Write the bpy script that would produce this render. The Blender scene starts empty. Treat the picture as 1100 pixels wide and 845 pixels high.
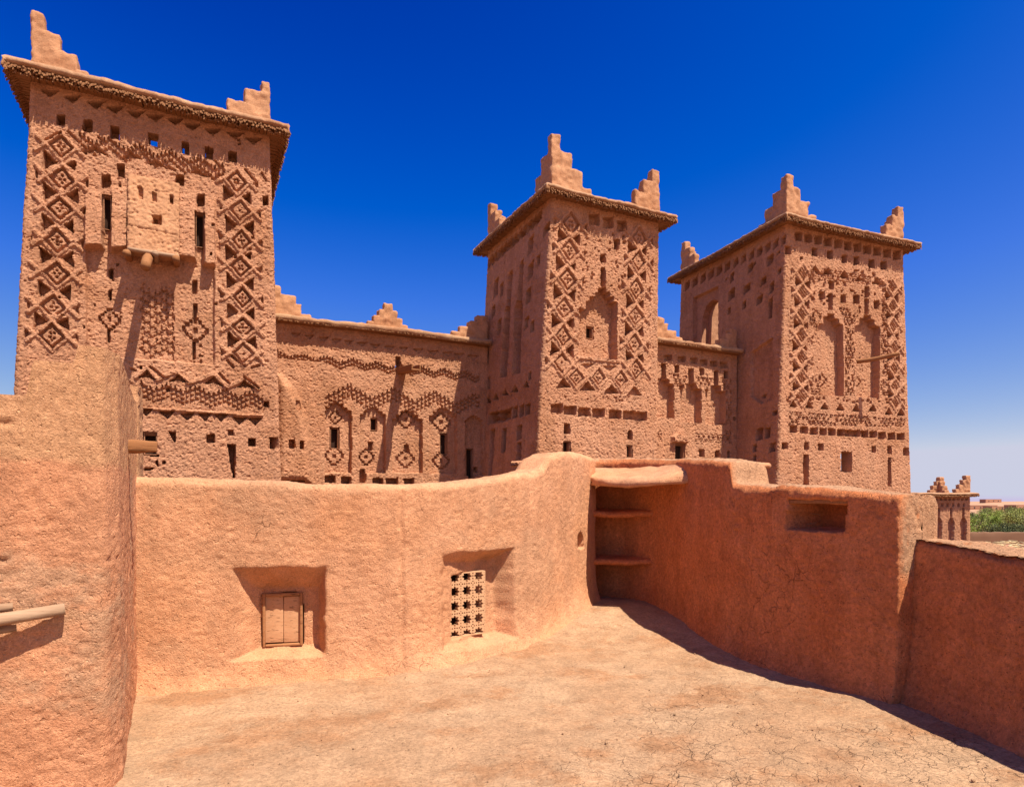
import bpy, bmesh, math, random
import numpy as np
from mathutils import Vector, Matrix

C = bpy.context.scene.collection
R = math.radians
rng = np.random.default_rng(7)

# ------------------------------------------------------------------ noise
def _hash(ix, iy, iz, seed):
    h = (ix.astype(np.int64) * 374761393 + iy.astype(np.int64) * 668265263 + iz.astype(np.int64) * 2147483647 + seed * 144269504) & 0xFFFFFFFF
    h = ((h ^ (h >> 13)) * 1274126177) & 0xFFFFFFFF
    h = ((h ^ (h >> 16)) * 2246822519) & 0xFFFFFFFF
    return ((h ^ (h >> 15)) & 0xFFFFFF) / float(0xFFFFFF)

def vnoise(P, seed=0):
    """3-D value noise in -1..1 for an (n,3) array."""
    I = np.floor(P); f = P - I; f = f * f * f * (f * (f * 6 - 15) + 10)
    ix, iy, iz = I[:, 0], I[:, 1], I[:, 2]
    out = 0
    for dx in (0, 1):
        wx = f[:, 0] if dx else 1 - f[:, 0]
        for dy in (0, 1):
            wy = f[:, 1] if dy else 1 - f[:, 1]
            for dz in (0, 1):
                wz = f[:, 2] if dz else 1 - f[:, 2]
                out = out + wx * wy * wz * _hash(ix + dx, iy + dy, iz + dz, seed)
    return out * 2 - 1

def fbm(P, scale, octv=3, seed=0, gain=.5):
    s = 0; a = 1; tot = 0
    for o in range(octv):
        s = s + a * vnoise(P * (scale * 2 ** o), seed + o * 17); tot += a; a *= gain
    return s / tot

def sstep(a, b, x):
    t = np.clip((x - a) / (b - a), 0, 1); return t * t * (3 - 2 * t)

def mud_disp(P, rough=1.0, seed=0, pit=1.0, f=1.0):
    """hand-laid clay: slight waviness, fine chopped-straw grain, pits and chips, in metres"""
    d = .016 * fbm(P, 1.1, 2, seed) + rough * (.006 * fbm(P, 6, 2, seed + 3) + (.020 * fbm(P, 18 * f, 2, seed + 5, .8)) / f)
    d = d - rough * pit * (.020 * sstep(.42, .62, fbm(P, 10, 2, seed + 9)) + .020 / f * sstep(.30, .55, fbm(P, 17 * f, 2, seed + 29)))
    return d

# ------------------------------------------------------------------ objects
def tag(o, label=None, cat=None, group=None, kind=None):
    if label: o['label'] = label
    if cat: o['category'] = cat
    if group: o['group'] = group
    if kind: o['kind'] = kind
    return o

def thing(name, loc, label, cat, group=None, rz=0):
    o = bpy.data.objects.new(name, None); C.objects.link(o)
    o.location = loc; o.rotation_euler = (0, 0, rz); o.empty_display_size = .3
    return tag(o, label, cat, group)

def mesh_obj(name, V, Fc, mats, parent=None, smooth=True, matidx=None, kind=None, loc=(0, 0, 0), label=None):
    """world-space verts; re-expressed from the root of the thing"""
    V = np.asarray(V, float)
    base = Vector(loc); root = parent
    if parent is not None:
        base = Vector((0, 0, 0)); q = parent
        while q is not None: base += q.location; q = q.parent
    V = V - np.array(base)
    me = bpy.data.meshes.new(name)
    if isinstance(Fc, np.ndarray):
        n = Fc.shape[1]
        me.vertices.add(len(V)); me.vertices.foreach_set('co', V.astype(np.float32).ravel())
        me.loops.add(Fc.size); me.loops.foreach_set('vertex_index', Fc.astype(np.int32).ravel())
        me.polygons.add(len(Fc)); me.polygons.foreach_set('loop_start', np.arange(0, Fc.size, n, dtype=np.int32))
        me.update(calc_edges=True)
    else:
        me.from_pydata([tuple(v) for v in V], [], Fc)
    for m in (mats if isinstance(mats, (list, tuple)) else [mats]): me.materials.append(m)
    if matidx is not None: me.polygons.foreach_set('material_index', np.asarray(matidx, np.int32))
    me.polygons.foreach_set('use_smooth', np.full(len(me.polygons), smooth))
    me.validate(); me.update()
    o = bpy.data.objects.new(name, me); C.objects.link(o)
    if parent is not None: o.parent = parent
    else: o.location = loc
    if kind: o['kind'] = kind
    if label: o['label'] = label
    return o

class MB:
    """collects pieces into one mesh"""
    def __init__(s): s.V = []; s.F = []; s.m = []; s.n = 0
    def add(s, V, F, m=0):
        V = np.asarray(V, float); s.V.append(V)
        for f in F: s.F.append(tuple(int(i) + s.n for i in f)); s.m.append(m)
        s.n += len(V)
    def build(s, name, mats, parent=None, smooth=True, **k):
        return mesh_obj(name, np.concatenate(s.V), s.F, mats, parent, smooth, s.m, **k)

def rbox(cx, cy, cz, sx, sy, sz, r=.04, res=.08, amp=.0, ax=None, seed=0):
    """rounded, slightly lumpy block; ax = (ex, ey, ez) frame"""
    V = []; F = []
    nx, ny, nz = [max(2, min(60, int(math.ceil(q / res)))) for q in (sx, sy, sz)]
    r = min(r, .49 * min(sx, sy, sz))
    def lin(s, n):
        if s < 2.4 * r: return np.linspace(-s / 2, s / 2, n + 1)
        return np.concatenate([[-s / 2, -s / 2 + r * .4], np.linspace(-s / 2 + r, s / 2 - r, max(2, n)), [s / 2 - r * .4, s / 2]])
    gx, gy, gz = lin(sx, nx), lin(sy, ny), lin(sz, nz)
    def face(a, b, fix, sgn, flip):
        off = sum(len(v) for v in V); A, B = np.meshgrid(a, b, indexing='ij'); n1, n2 = A.shape
        P = np.zeros((n1 * n2, 3)); o = [i for i in range(3) if i != fix]
        P[:, o[0]] = A.ravel(); P[:, o[1]] = B.ravel(); P[:, fix] = sgn; V.append(P)
        idx = np.arange(n1 * n2).reshape(n1, n2) + off
        q = np.stack([idx[:-1, :-1], idx[1:, :-1], idx[1:, 1:], idx[:-1, 1:]], -1).reshape(-1, 4)
        F.append(q[:, ::-1] if flip else q)
    face(gy, gz, 0, sx / 2, False); face(gy, gz, 0, -sx / 2, True)
    face(gx, gz, 1, sy / 2, True); face(gx, gz, 1, -sy / 2, False)
    face(gx, gy, 2, sz / 2, False); face(gx, gy, 2, -sz / 2, True)
    P = np.concatenate(V); hs = np.array([sx, sy, sz]) / 2
    inner = np.clip(P, -(hs - r), hs - r); d = P - inner; L = np.linalg.norm(d, axis=1)
    k = L > 1e-9; nrm = np.zeros_like(P); nrm[k] = d[k] / L[k, None]; P[k] = inner[k] + nrm[k] * r
    ax = np.eye(3) if ax is None else np.array(ax, float)
    W = P @ ax + np.array([cx, cy, cz])
    if amp:
        N = nrm @ ax; W = W + N * (amp * fbm(W, 5, 3, seed))[:, None]
    # weld coincident
    key = np.round(W, 5); _, first, inv = np.unique(key, axis=0, return_index=True, return_inverse=True)
    Fq = inv.ravel()[np.concatenate(F)]
    W = W[first]
    ok = [tuple(dict.fromkeys(f)) for f in Fq.tolist()]
    return W, [f for f in ok if len(f) > 2]

def tube(pts, rad, n=10, cap=True, seed=None, wob=0):
    """tapered tube along points"""
    pts = np.asarray(pts, float); rad = np.broadcast_to(rad, (len(pts),)); V = []; F = []
    t = np.gradient(pts, axis=0); t /= np.linalg.norm(t, axis=1)[:, None]
    ref = np.array([0, 0, 1.]) if abs(t[0][2]) < .9 else np.array([1., 0, 0])
    for i, p in enumerate(pts):
        a = np.cross(t[i], ref); a /= np.linalg.norm(a); b = np.cross(a, t[i])
        for k in range(n):
            th = 2 * math.pi * k / n; rr = rad[i] * (1 + wob * math.sin(3 * th + i * 1.3 + (seed or 0)))
            V.append(p + rr * (math.cos(th) * a + math.sin(th) * b))
    for i in range(len(pts) - 1):
        for k in range(n):
            F.append((i * n + k, i * n + (k + 1) % n, (i + 1) * n + (k + 1) % n, (i + 1) * n + k))
    if cap: F.append(tuple(range(n - 1, -1, -1))); F.append(tuple((len(pts) - 1) * n + k for k in range(n)))
    return np.array(V), F

# ------------------------------------------------------------------ relief carved into clay walls
def psdf(poly, U, Z):
    d = np.full(U.shape, 1e9); ins = np.zeros(U.shape, bool); n = len(poly)
    for i in range(n):
        ax, ay = poly[i]; bx, by = poly[(i + 1) % n]; ex, ey = bx - ax, by - ay
        L = ex * ex + ey * ey + 1e-12
        t = np.clip(((U - ax) * ex + (Z - ay) * ey) / L, 0, 1)
        d = np.minimum(d, (U - ax - t * ex) ** 2 + (Z - ay - t * ey) ** 2)
        c = ((ay > Z) != (by > Z)) & (U < ex * (Z - ay) / (ey if abs(ey) > 1e-9 else 1e-9) + ax)
        ins ^= c
    d = np.sqrt(d); return np.where(ins, -d, d)

def relief(ops, U, Z, thick, seed=0):
    """height of the surface (metres, outward) at face coordinates U, Z, and a mask of holes"""
    P = np.stack([U, Z, np.full_like(U, seed * 3.1)], 1)
    u = U + .022 * fbm(P, 7, 2, seed + 40); z = Z + .022 * fbm(P, 7, 2, seed + 50)
    h = np.zeros_like(U); hole = np.zeros(U.shape, bool)
    def sub(x0, x1, y0, y1, m=.12): return np.nonzero((u > x0 - m) & (u < x1 + m) & (z > y0 - m) & (z < y1 + m))[0]
    def bb(poly): a = np.array(poly); return a[:, 0].min(), a[:, 0].max(), a[:, 1].min(), a[:, 1].max()
    def cut(i, m, d): h[i] = np.where(h[i] > -d, h[i] + m * (-d - h[i]), h[i])
    def setto(i, m, v): h[i] = h[i] + m * (v - h[i])
    for op in ops:
        k = op[0]
        if k == 'c':
            i = sub(*bb(op[1])); m = 1 - sstep(-op[3] * .6, op[3] * .2, psdf(op[1], u[i], z[i])); x0, x1, y0, y1 = bb(op[1]); cut(i, m, min(.42, op[2] * (1.6 if (x1 - x0) * (y1 - y0) < .22 and op[2] > .1 else 1)))
        elif k == 'r':
            i = sub(*bb(op[1]), m=.4); m = 1 - sstep(-op[3], op[3] * .3, psdf(op[1], u[i], z[i])); h[i] = np.maximum(h[i], m * op[2])
        elif k == 'ramp':
            i = sub(*bb(op[1])); m = 1 - sstep(-op[3], op[3] * .3, psdf(op[1], u[i], z[i]))
            v = op[2] * np.clip((op[4] - z[i]) / (op[4] - op[5]), 0, 1) ** .8; h[i] = np.maximum(h[i], m * v)
        elif k in 'tw':
            cx, cz, w, hh = op[1:5]; i = sub(cx - w, cx + w, cz - hh, cz + hh)
            arch = op[-1] == 'arch'
            du = np.abs(u[i] - cx) if k == 't' else np.abs(U[i] - cx)
            zz = z[i] if k == 't' else Z[i]
            if arch:
                top = cz + hh / 2 - w / 2; q = np.where(zz > top, np.hypot(du, (zz - top) * .8), du)
                ins = (q < w / 2) & (zz > cz - hh / 2)
            else: ins = (du < w / 2 + (.012 if k == 'w' else 0)) & (np.abs(zz - cz) < hh / 2 + (.012 if k == 'w' else 0))
            if k == 't': h[i] = np.where(ins, -thick, h[i]); hole[i] |= ins
            else:
                ce = i[(np.abs(U[i] - cx) < w / 2 + .08) & (np.abs(Z[i] - cz) < hh / 2 + .08)]
                h[i] = np.where(ins, -.30 + min(0, float(np.percentile(h[ce], 15)) if len(ce) else 0), h[i])
        elif k == 't0':
            cx, cz, w, hh = op[1:5]; hole |= (np.abs(U - cx) < w / 2) & (np.abs(Z - cz) < hh / 2)
        elif k == 'l':
            (ax, ay), (bx, by), w, d = op[1:]; i = sub(min(ax, bx), max(ax, bx), min(ay, by), max(ay, by))
            L = (bx - ax) ** 2 + (by - ay) ** 2; t = np.clip(((u[i] - ax) * (bx - ax) + (z[i] - ay) * (by - ay)) / L, 0, 1)
            q = np.hypot(u[i] - ax - t * (bx - ax), z[i] - ay - t * (by - ay)); m = 1 - sstep(w * .35, w * .62, q)
            if d < 0: cut(i, m, -d)
            else: h[i] = np.maximum(h[i], h[i] * (1 - m) + m * d)
        elif k == 'd':     # carved lozenge: outer rib, sunk ring, inner lozenge with dots
            cx, cz, ru, rz, st = op[1:]; g = np.random.default_rng(int(abs(cx * 977 + cz * 131)) + seed); cx += g.normal() * .012; cz += g.normal() * .012; ru *= g.uniform(.92, 1.06); rz *= g.uniform(.92, 1.06); i = sub(cx - ru, cx + ru, cz - rz, cz + rz)
            du, dz = (u[i] - cx) / ru, (z[i] - cz) / rz; q = np.abs(du) + np.abs(dz)
            rib = sstep(.74, .80, q) * (1 - sstep(1.0, 1.08, q)); h[i] = np.maximum(h[i], rib * .035)
            if st == 0:
                ring = sstep(.52, .58, q) * (1 - sstep(.74, .80, q)); cut(i, ring, g.uniform(.05, .10))
                pat = [((0, 0), (.22, .0), (-.22, .0), (0, .22), (0, -.22)), ((.12, .12), (-.12, .12), (.12, -.12), (-.12, -.12)), ((0, .24), (.16, 0), (-.16, 0), (0, -.2)), ((.0, .0),), ((-.1, .2), (.1, .2), (-.12, -.05), (.14, -.05), (0, -.24))][g.integers(5)]
                for a, b in pat:
                    a += g.normal() * .02; b += g.normal() * .02
                    m = 1 - sstep(.06, .10, np.hypot(du - a, dz - b)); cut(i, m, .07)
            else:
                for o in (-.36, 0., .36):
                    m = (1 - sstep(.05, .1, np.abs((du + dz) - o))) * (1 - sstep(.62, .7, np.abs(du - dz))); cut(i, m, .11)
        elif k == 'x':     # stepped cross motif
            cx, cz, ru, rz, d = op[1:]; i = sub(cx - ru, cx + ru, cz - rz, cz + rz)
            a, b = np.abs(u[i] - cx) / ru, np.abs(z[i] - cz) / rz; n = 4
            q = np.floor(a * n) / n + np.floor(b * n) / n
            cut(i, ((q > .62) & (q < .9) & (a < 1.05) & (b < 1.05)).astype(float), d)
            cut(i, ((a < .14) & (b < .2)).astype(float), d)
        elif k == 'sp':    # splayed recess: outer rectangle sinking to an inner one
            (a0, a1, b0, b1), (c0, c1, d0, d1), dep = op[1:]; i = sub(a0, a1, b0, b1)
            m = np.minimum(np.minimum((u[i] - a0) / (c0 - a0 + 1e-3), (a1 - u[i]) / (a1 - c1 + 1e-3)), np.minimum((z[i] - b0) / (d0 - b0 + 1e-3), (b1 - z[i]) / (b1 - d1 + 1e-3)))
            m = np.clip(m, 0, 1)
            if isinstance(dep, tuple): dep = dep[0] + (dep[1] - dep[0]) * np.clip((u[i] - c0) / (c1 - c0), 0, 1)
            cut(i, (m > 0).astype(float), m * dep)
        elif k == 'sz':    # rows of stepped zigzag
            (ax, ay), (bx, by), per, amp, rows, gap, w, d, st = op[1:]
            i = np.nonzero((u > ax) & (u < bx))[0]; x = u[i] - ax; y = z[i] - (ay + (by - ay) * x / (bx - ax))
            def zig(x):
                t = np.abs(((x / per) % 1) * 2 - 1); return amp * (np.floor(t * st + .5) / st - .5)
            for r in range(rows):
                e = y - zig(x) + (r - (rows - 1) / 2) * gap
                v = np.abs(zig(x + .03) - zig(x - .03)) > 1e-6
                m = ((e > -w / 2) & (e < w / 2)) | (v & (np.abs(e) < amp / st * .75) & (np.abs(y) < 9))
                cut(i, m.astype(float), d)
                e2 = e - gap * .45; dot = (np.abs(((x / (per / st / 2)) % 1) - .5) < .2) & (np.abs(e2) < .035)
                cut(i, dot.astype(float), d * .8)
        elif k == 'lat':   # lattice of little pits and stepped grooves
            poly, pu, pz, d = op[1:]; i = sub(*bb(poly)); s = psdf(poly, u[i], z[i])
            row = np.floor(z[i] / pz); lu = ((u[i] / pu + .5 * (row % 2)) % 1) - .5; lz = ((z[i] / pz) % 1) - .5
            jit = _hash(np.floor(u[i] / pu + .5 * (row % 2)), row, row * 0, seed)
            g = (np.abs(lu) < .20) & (np.abs(lz) < .24); g2 = ((np.abs(lz) > .36) & (np.abs(lu) < .30)) | ((np.abs(lu) > .42) & (np.abs(lz) < .2))
            cut(i, (g & (s < 0) & (jit > .12)).astype(float), d); cut(i, (g2 & (s < 0) & (jit > .25)).astype(float), d * .55)
    return h, hole

class Tower:
    """rectangular clay tower or wall; origin = front-left corner at eye level z=0; bat = inset per metre of height (left, right, front, back)"""
    def __init__(s, ox, oy, yaw, W, D, bat):
        s.o = np.array([ox, oy, 0.]); s.W = W; s.D = D; s.b = bat; s.yaw = yaw
        c, n = math.cos(yaw), math.sin(yaw); s.ex = np.array([c, n, 0]); s.ey = np.array([-n, c, 0])
    def ext(s, z): return s.b[0] * z, s.W - s.b[1] * z, s.b[2] * z, s.D - s.b[3] * z     # x0 x1 y0 y1
    def world(s, x, y, z):
        return s.o + np.outer(x, s.ex) + np.outer(y, s.ey) + np.outer(z, [0, 0, 1.])

def zrows(fine0, fine1, step, low, coarse=.5):
    return np.concatenate([np.arange(low, fine0, coarse), np.arange(fine0, fine1 + step * .5, step)])

def tower_sheet(T, zr, steps, ops, r=.1, thick=.45, rough=1., seed=0, inner_from=None, cap_top=None, cap_bottom=False, pit=1., f=1.):
    """steps: sample spacing per side (front, right, back, left). returns list of (V, quads)"""
    names = ('front', 'right', 'back', 'left'); zm = .5 * (zr[0] + zr[-1])
    side = []; frac = []
    for k in range(4):
        L = (T.W, T.D)[k % 2]; n = max(4, int(L / steps[k])); e = .293 * r / L
        t = np.linspace(e, 1 - e, n + 1)
        if steps[k] > .06:   # keep corners fine
            t = np.unique(np.concatenate([t, np.linspace(e, r * 1.1 / L, 4), 1 - np.linspace(e, r * 1.1 / L, 4)]))
        side.append(np.full(len(t) - 1, k)); frac.append(t[:-1])
    side = np.concatenate(side); frac = np.concatenate(frac); ns = len(side); nz = len(zr)
    SD = np.repeat(side[None], nz, 0).ravel(); FR = np.repeat(frac[None], nz, 0).ravel(); ZZ = np.repeat(zr[:, None], ns, 1).ravel()
    def pos(inset):
        x0, x1, y0, y1 = [np.broadcast_to(q, ZZ.shape) for q in T.ext(ZZ)]
        x0, x1, y0, y1 = x0 + inset, x1 - inset, y0 + inset, y1 - inset
        lx = np.zeros_like(ZZ); ly = np.zeros_like(ZZ); nx = np.zeros_like(ZZ); ny = np.zeros_like(ZZ)
        Wl, Dl = x1 - x0, y1 - y0
        L = np.where(SD % 2 == 0, Wl, Dl); e0 = FR * L; e1 = (1 - FR) * L
        rr = r
        dl0 = np.clip(rr - e0, 0, None); dl1 = np.clip(rr - e1, 0, None); dl = np.maximum(dl0, dl1)
        ins = rr - np.sqrt(np.clip(rr * rr - dl * dl, 0, None))
        tn = (dl1 - dl0) / rr; nn = np.sqrt(np.clip(1 - tn * tn, 0, 1))
        m = SD == 0; lx[m] = (x0 + e0)[m]; ly[m] = (y0 + ins)[m]; nx[m] = tn[m]; ny[m] = -nn[m]
        m = SD == 1; ly[m] = (y0 + e0)[m]; lx[m] = (x1 - ins)[m]; nx[m] = nn[m]; ny[m] = tn[m]
        m = SD == 2; lx[m] = (x1 - e0)[m]; ly[m] = (y1 - ins)[m]; nx[m] = -tn[m]; ny[m] = nn[m]
        m = SD == 3; ly[m] = (y1 - e0)[m]; lx[m] = (x0 + ins)[m]; nx[m] = -nn[m]; ny[m] = -tn[m]
        return lx, ly, nx, ny
    lx, ly, nx, ny = pos(0)
    h = np.zeros_like(ZZ); hole = np.zeros(ZZ.shape, bool)
    for k, nm in enumerate(names):
        if nm in ops:
            m = np.nonzero(SD == k)[0]
            hh, ho = relief(ops[nm], (lx if k % 2 == 0 else ly)[m], ZZ[m], thick, seed + k * 7); h[m] = hh; hole[m] = ho
    P = T.world(lx, ly, ZZ)
    d = mud_disp(P, rough, seed, pit, f); d = np.where(hole, 0, d); h = h + d
    N = np.outer(nx, T.ex) + np.outer(ny, T.ey)
    V = P + N * h[:, None]
    idx = np.arange(nz * ns).reshape(nz, ns); nxt = np.roll(idx, -1, 1)
    q = np.stack([idx[:-1], nxt[:-1], nxt[1:], idx[1:]], -1).reshape(-1, 4)
    q = q[~hole[q].all(1)]
    out = [(V, q)]
    if inner_from is not None:
        lx2, ly2, nx2, ny2 = pos(thick); Pi = T.world(lx2, ly2, ZZ)
        Pi = Pi + N * (.02 * fbm(Pi, 2.5, 2, seed + 70))[:, None] * (~hole)[:, None]
        q2 = np.stack([idx[:-1], idx[1:], nxt[1:], nxt[:-1]], -1).reshape(-1, 4)
        q2 = q2[(ZZ[q2].min(1) >= inner_from) & ~hole[q2].all(1)]
        used = np.unique(q2); mp = np.zeros(len(Pi), int); mp[used] = np.arange(len(used))
        out.append((Pi[used], mp[q2]))
    for which in ((0,) if cap_bottom else ()) + ((1,) if cap_top is not None else ()):
        ring = idx[-1] if which else idx[0]; c = V[ring].mean(0); lam = np.linspace(1, 0, 26)
        rows = []
        for l in lam:
            q3 = c + (V[ring] - c) * np.array([l, l, 1])
            if which: q3 = cap_top(q3, l)
            rows.append(q3)
        Vc = np.concatenate(rows); n3 = len(lam); id3 = np.arange(n3 * ns).reshape(n3, ns); nx3 = np.roll(id3, -1, 1)
        qq = np.stack([id3[:-1], nx3[:-1], nx3[1:], id3[1:]], -1).reshape(-1, 4)
        out.append((Vc, qq if which else qq[:, ::-1]))
    return out

def join_sheets(sh):
    V = []; F = []; n = 0
    for v, q in sh: V.append(v); F.append(q + n); n += len(v)
    return np.concatenate(V), np.concatenate(F)

def eave_ring(T, z, ov, th, parent, mat_top, mat_reed, seed=0, ringed=True, sides=(0, 1, 2, 3), ends=(0, 0)):
    """clay-topped eave on a layer of reeds; the reeds are many thin stems with ragged ends"""
    x0, x1, y0, y1 = T.ext(z)
    # --- clay top: ring cross-section swept round the rectangle
    if ringed:
        cs = [(-.5, -.02), (0., -.02), (ov - .08, 0), (ov - .01, .03), (ov, .07), (ov - .03, th * .8), (ov - .12, th), (0, th + .04), (-.42, th + .05), (-.5, th)]
        per = []
        loop = [(x0, y0, 1, 0, 0, -1, x1 - x0), (x1, y0, 0, 1, 1, 0, y1 - y0), (x1, y1, -1, 0, 0, 1, x1 - x0), (x0, y1, 0, -1, -1, 0, y1 - y0)]
        for (ax, ay, dx, dy, nx_, ny_, L) in loop:
            n = int(L / .06)
            for t in np.linspace(0, 1, n + 1):
                per.append((ax, ay, dx, dy, nx_, ny_, L, t))
        rows = []
        for o, dz in cs:
            row = []
            for (ax, ay, dx, dy, nx_, ny_, L, t) in per:
                s = -o + t * (L + 2 * o); row.append((ax + dx * s + nx_ * o, ay + dy * s + ny_ * o, z + dz, o))
            rows.append(row)
        A = np.array(rows); nr, npn = A.shape[:2]
        flat = A.reshape(-1, 4); W = T.world(flat[:, 0], flat[:, 1], flat[:, 2])
        W[:, 2] += .05 * fbm(W, .55, 2, seed + 5) + .02 * fbm(W, 5, 2, seed)
        ctr = T.world(np.array([(x0 + x1) / 2]), np.array([(y0 + y1) / 2]), np.array([z]))[0]
        dirv = W - ctr; dirv[:, 2] = 0; dirv /= np.linalg.norm(dirv, axis=1)[:, None] + 1e-9
        W += dirv * ((flat[:, 3] > 0) * (.05 * fbm(W * [1, 1, .2], 9, 3, seed + 8)))[:, None]
        idx = np.arange(nr * npn).reshape(nr, npn); nx3 = np.roll(idx, -1, 1); up = np.roll(idx, -1, 0)
        q = np.stack([idx, nx3, np.roll(nx3, -1, 0), up], -1).reshape(-1, 4)
        e = mesh_obj('eave', W, q, mat_top, parent)
    # --- reeds
    V = []; F = []; n = 0; g = np.random.default_rng(seed + 11)
    loop = [(x0, y0, 1, 0, 0, -1, x1 - x0), (x1, y0, 0, 1, 1, 0, y1 - y0), (x1, y1, -1, 0, 0, 1, x1 - x0), (x0, y1, 0, -1, -1, 0, y1 - y0)]
    for si in sides:
        ax, ay, dx, dy, nx_, ny_, L = loop[si]
        for lay in range(6):
            flat = lay < 3                      # three layers lying flat, three hanging as a ragged fringe
            m = int((L + 2 * ov) / (.034 if flat else .030)); s = np.linspace(-ov + .03, L + ov - .03, m) + g.uniform(-.012, .012, m)
            o0 = np.clip(np.maximum(-s, s - L), -.12, None)    # at corners start on the mitre
            if flat: o1 = ov - .05 - .02 * lay + g.uniform(-.04, .02, m); zc = z - .02 - .022 * lay + g.uniform(-.01, .01, m); dp = g.uniform(-.02, .0, m)
            else:
                q = lay - 3; o1 = ov + .015 - .045 * q + g.uniform(-.035, .03, m); zc = z + .05 - .02 * q + g.uniform(-.012, .012, m); dp = g.uniform(-.19, -.09, m)
                o0 = np.maximum(o0, o1 - .22)
            o1 = np.maximum(o1, o0 + .04); sk = g.uniform(-.12, .12, m); rr = .017
            zc = zc + .05 * fbm(T.world(ax + dx * s, ay + dy * s, zc), .55, 2, seed + 5)
            ring = [(-rr, -rr), (rr, -rr), (rr, rr), (-rr, rr)]
            P = np.zeros((m, 8, 3))
            for j, (a, b) in enumerate(ring):
                for e2, (oo, ss, zz) in enumerate(((o0, s, zc), (o1, s + sk * (o1 - o0), zc + dp))):
                    P[:, e2 * 4 + j] = T.world(ax + dx * (ss + a) + nx_ * oo, ay + dy * (ss + a) + ny_ * oo, zz + b)
            V.append(P.reshape(-1, 3))
            fc = np.array([[0, 1, 5, 4], [1, 2, 6, 5], [2, 3, 7, 6], [3, 0, 4, 7], [4, 5, 6, 7], [3, 2, 1, 0]])
            F.append((np.arange(m)[:, None, None] * 8 + fc[None]).reshape(-1, 4) + n); n += m * 8
    mesh_obj('reed_layer', np.concatenate(V), np.concatenate(F), mat_reed, e if ringed else parent, smooth=False)

def merlon(T, corner, z, levels, th, parent, mat, seed=0, legs=(1, 1), slope=0):
    """stepped corner crenel, L-shaped in plan; levels = [(length, height)...] from the bottom up"""
    x0, x1, y0, y1 = T.ext(z); mb = MB(); sx = 1 if corner in (0, 2) else -1; sy = 1 if corner in (0, 1) else -1
    cx = x0 if sx > 0 else x1; cy = y0 if sy > 0 else y1; zz = z
    ax = (T.ex, T.ey, (0, 0, 1))
    H = 0; nl = len(levels); th0 = th
    for li, (L, hgt) in enumerate(levels):
        H += hgt; zz = z; th = th0 - .007 * (nl - 1 - li)
        if legs[0]:
            w = T.world(np.array([cx + sx * L / 2]), np.array([cy + sy * th / 2]), np.array([zz + H / 2]))[0]
            mb.add(*rbox(*w, L, th, H, .05, .05, .055, ax, seed))
        else:
            w = T.world(np.array([cx + sx * th / 2]), np.array([cy + sy * th / 2]), np.array([zz + H / 2]))[0]
            mb.add(*rbox(*w, th, th, H, .045, .1, .05, ax, seed + li))
        if legs[1] and L > th + .05:
            L2 = L - th + .06
            w = T.world(np.array([cx + sx * th * .49]), np.array([cy + sy * (th - .06 + L2 / 2)]), np.array([zz + H / 2 - .005]))[0]
            mb.add(*rbox(*w, th * .96, L2, H - .012, .05, .05, .055, ax, seed))
    return mb.build('merlon', [mat], parent)

def wall_merlon(T, xc, z, levels, th, parent, mat, seed=0, half=0):
    """stepped pyramid crenel on a curtain wall; half = -1/+1 keeps one side only"""
    mb = MB(); H = 0; nl = len(levels)
    for li, (L, hgt) in enumerate(levels):
        c = xc + half * L / 2; H += hgt
        w = T.world(np.array([c]), np.array([th / 2 + .02]), np.array([z + H / 2]))[0]
        mb.add(*rbox(*w, L, th - .008 * (nl - 1 - li), H, .05, .05, .05, (T.ex, T.ey, (0, 0, 1)), seed))
    return mb.build('merlon', [mat], parent)

def window_part(T, face, u, z, w, h, parent, mats, kind, base=0., depth=.24):
    """lined slit set into the wall: four jambs and a back board coloured dark like an unlit interior"""
    x0, x1, y0, y1 = T.ext(z)
    ex, ey = (T.ex, T.ey) if face == 'front' else (-T.ey, T.ex)
    o = T.o + (T.ex * u + T.ey * y0 if face == 'front' else T.ex * x0 + T.ey * u) + np.array([0, 0, z]) + ey * base
    mb = MB(); t = .014; ez = np.array([0, 0, 1.])
    def bx(cx, cd, cz, sx, sd, sz, m):
        p = o + ex * cx + ey * cd + ez * cz; mb.add(*rbox(*p, sx, sd, sz, .006, .2, 0, (ex, ey, ez)), m)
    d0 = .05; dm = (d0 + depth) / 2; dl = depth - d0
    bx(-w / 2 + t / 2, dm, 0, t, dl, h, 0); bx(w / 2 - t / 2, dm, 0, t, dl, h, 0)
    bx(0, dm, h / 2 - t / 2, w - 2 * t, dl, t, 0); bx(0, dm, -h / 2 + t / 2, w - 2 * t, dl, t, 0)
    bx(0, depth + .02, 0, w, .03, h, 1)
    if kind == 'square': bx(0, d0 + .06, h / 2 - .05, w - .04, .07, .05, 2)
    return mb.build('window', mats, parent)

# ------------------------------------------------------------------ free-form terrace walls
def smooth_path(pts, step, k):
    pts = np.array(pts, float); s = np.concatenate([[0], np.cumsum(np.linalg.norm(np.diff(pts[:, :2], axis=0), axis=1))])
    n = int(s[-1] / step); t = np.linspace(0, s[-1], n + 1)
    Q = np.stack([np.interp(t, s, pts[:, j]) for j in range(pts.shape[1])], 1)
    w = max(1, int(k / step)); ker = np.hanning(2 * w + 3)[1:-1]; ker /= ker.sum()
    pad = len(ker) // 2
    for j in range(2):
        a = np.concatenate([2 * Q[0, j] - Q[pad:0, j][::1][:pad][::1] if False else np.linspace(Q[0, j] - (Q[1, j] - Q[0, j]) * pad, Q[0, j], pad, endpoint=False), Q[:, j],
                            np.linspace(Q[-1, j] + (Q[-1, j] - Q[-2, j]), Q[-1, j] + (Q[-1, j] - Q[-2, j]) * pad, pad)])
        Q[:, j] = np.convolve(a, ker, 'valid')
    return t, Q

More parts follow.
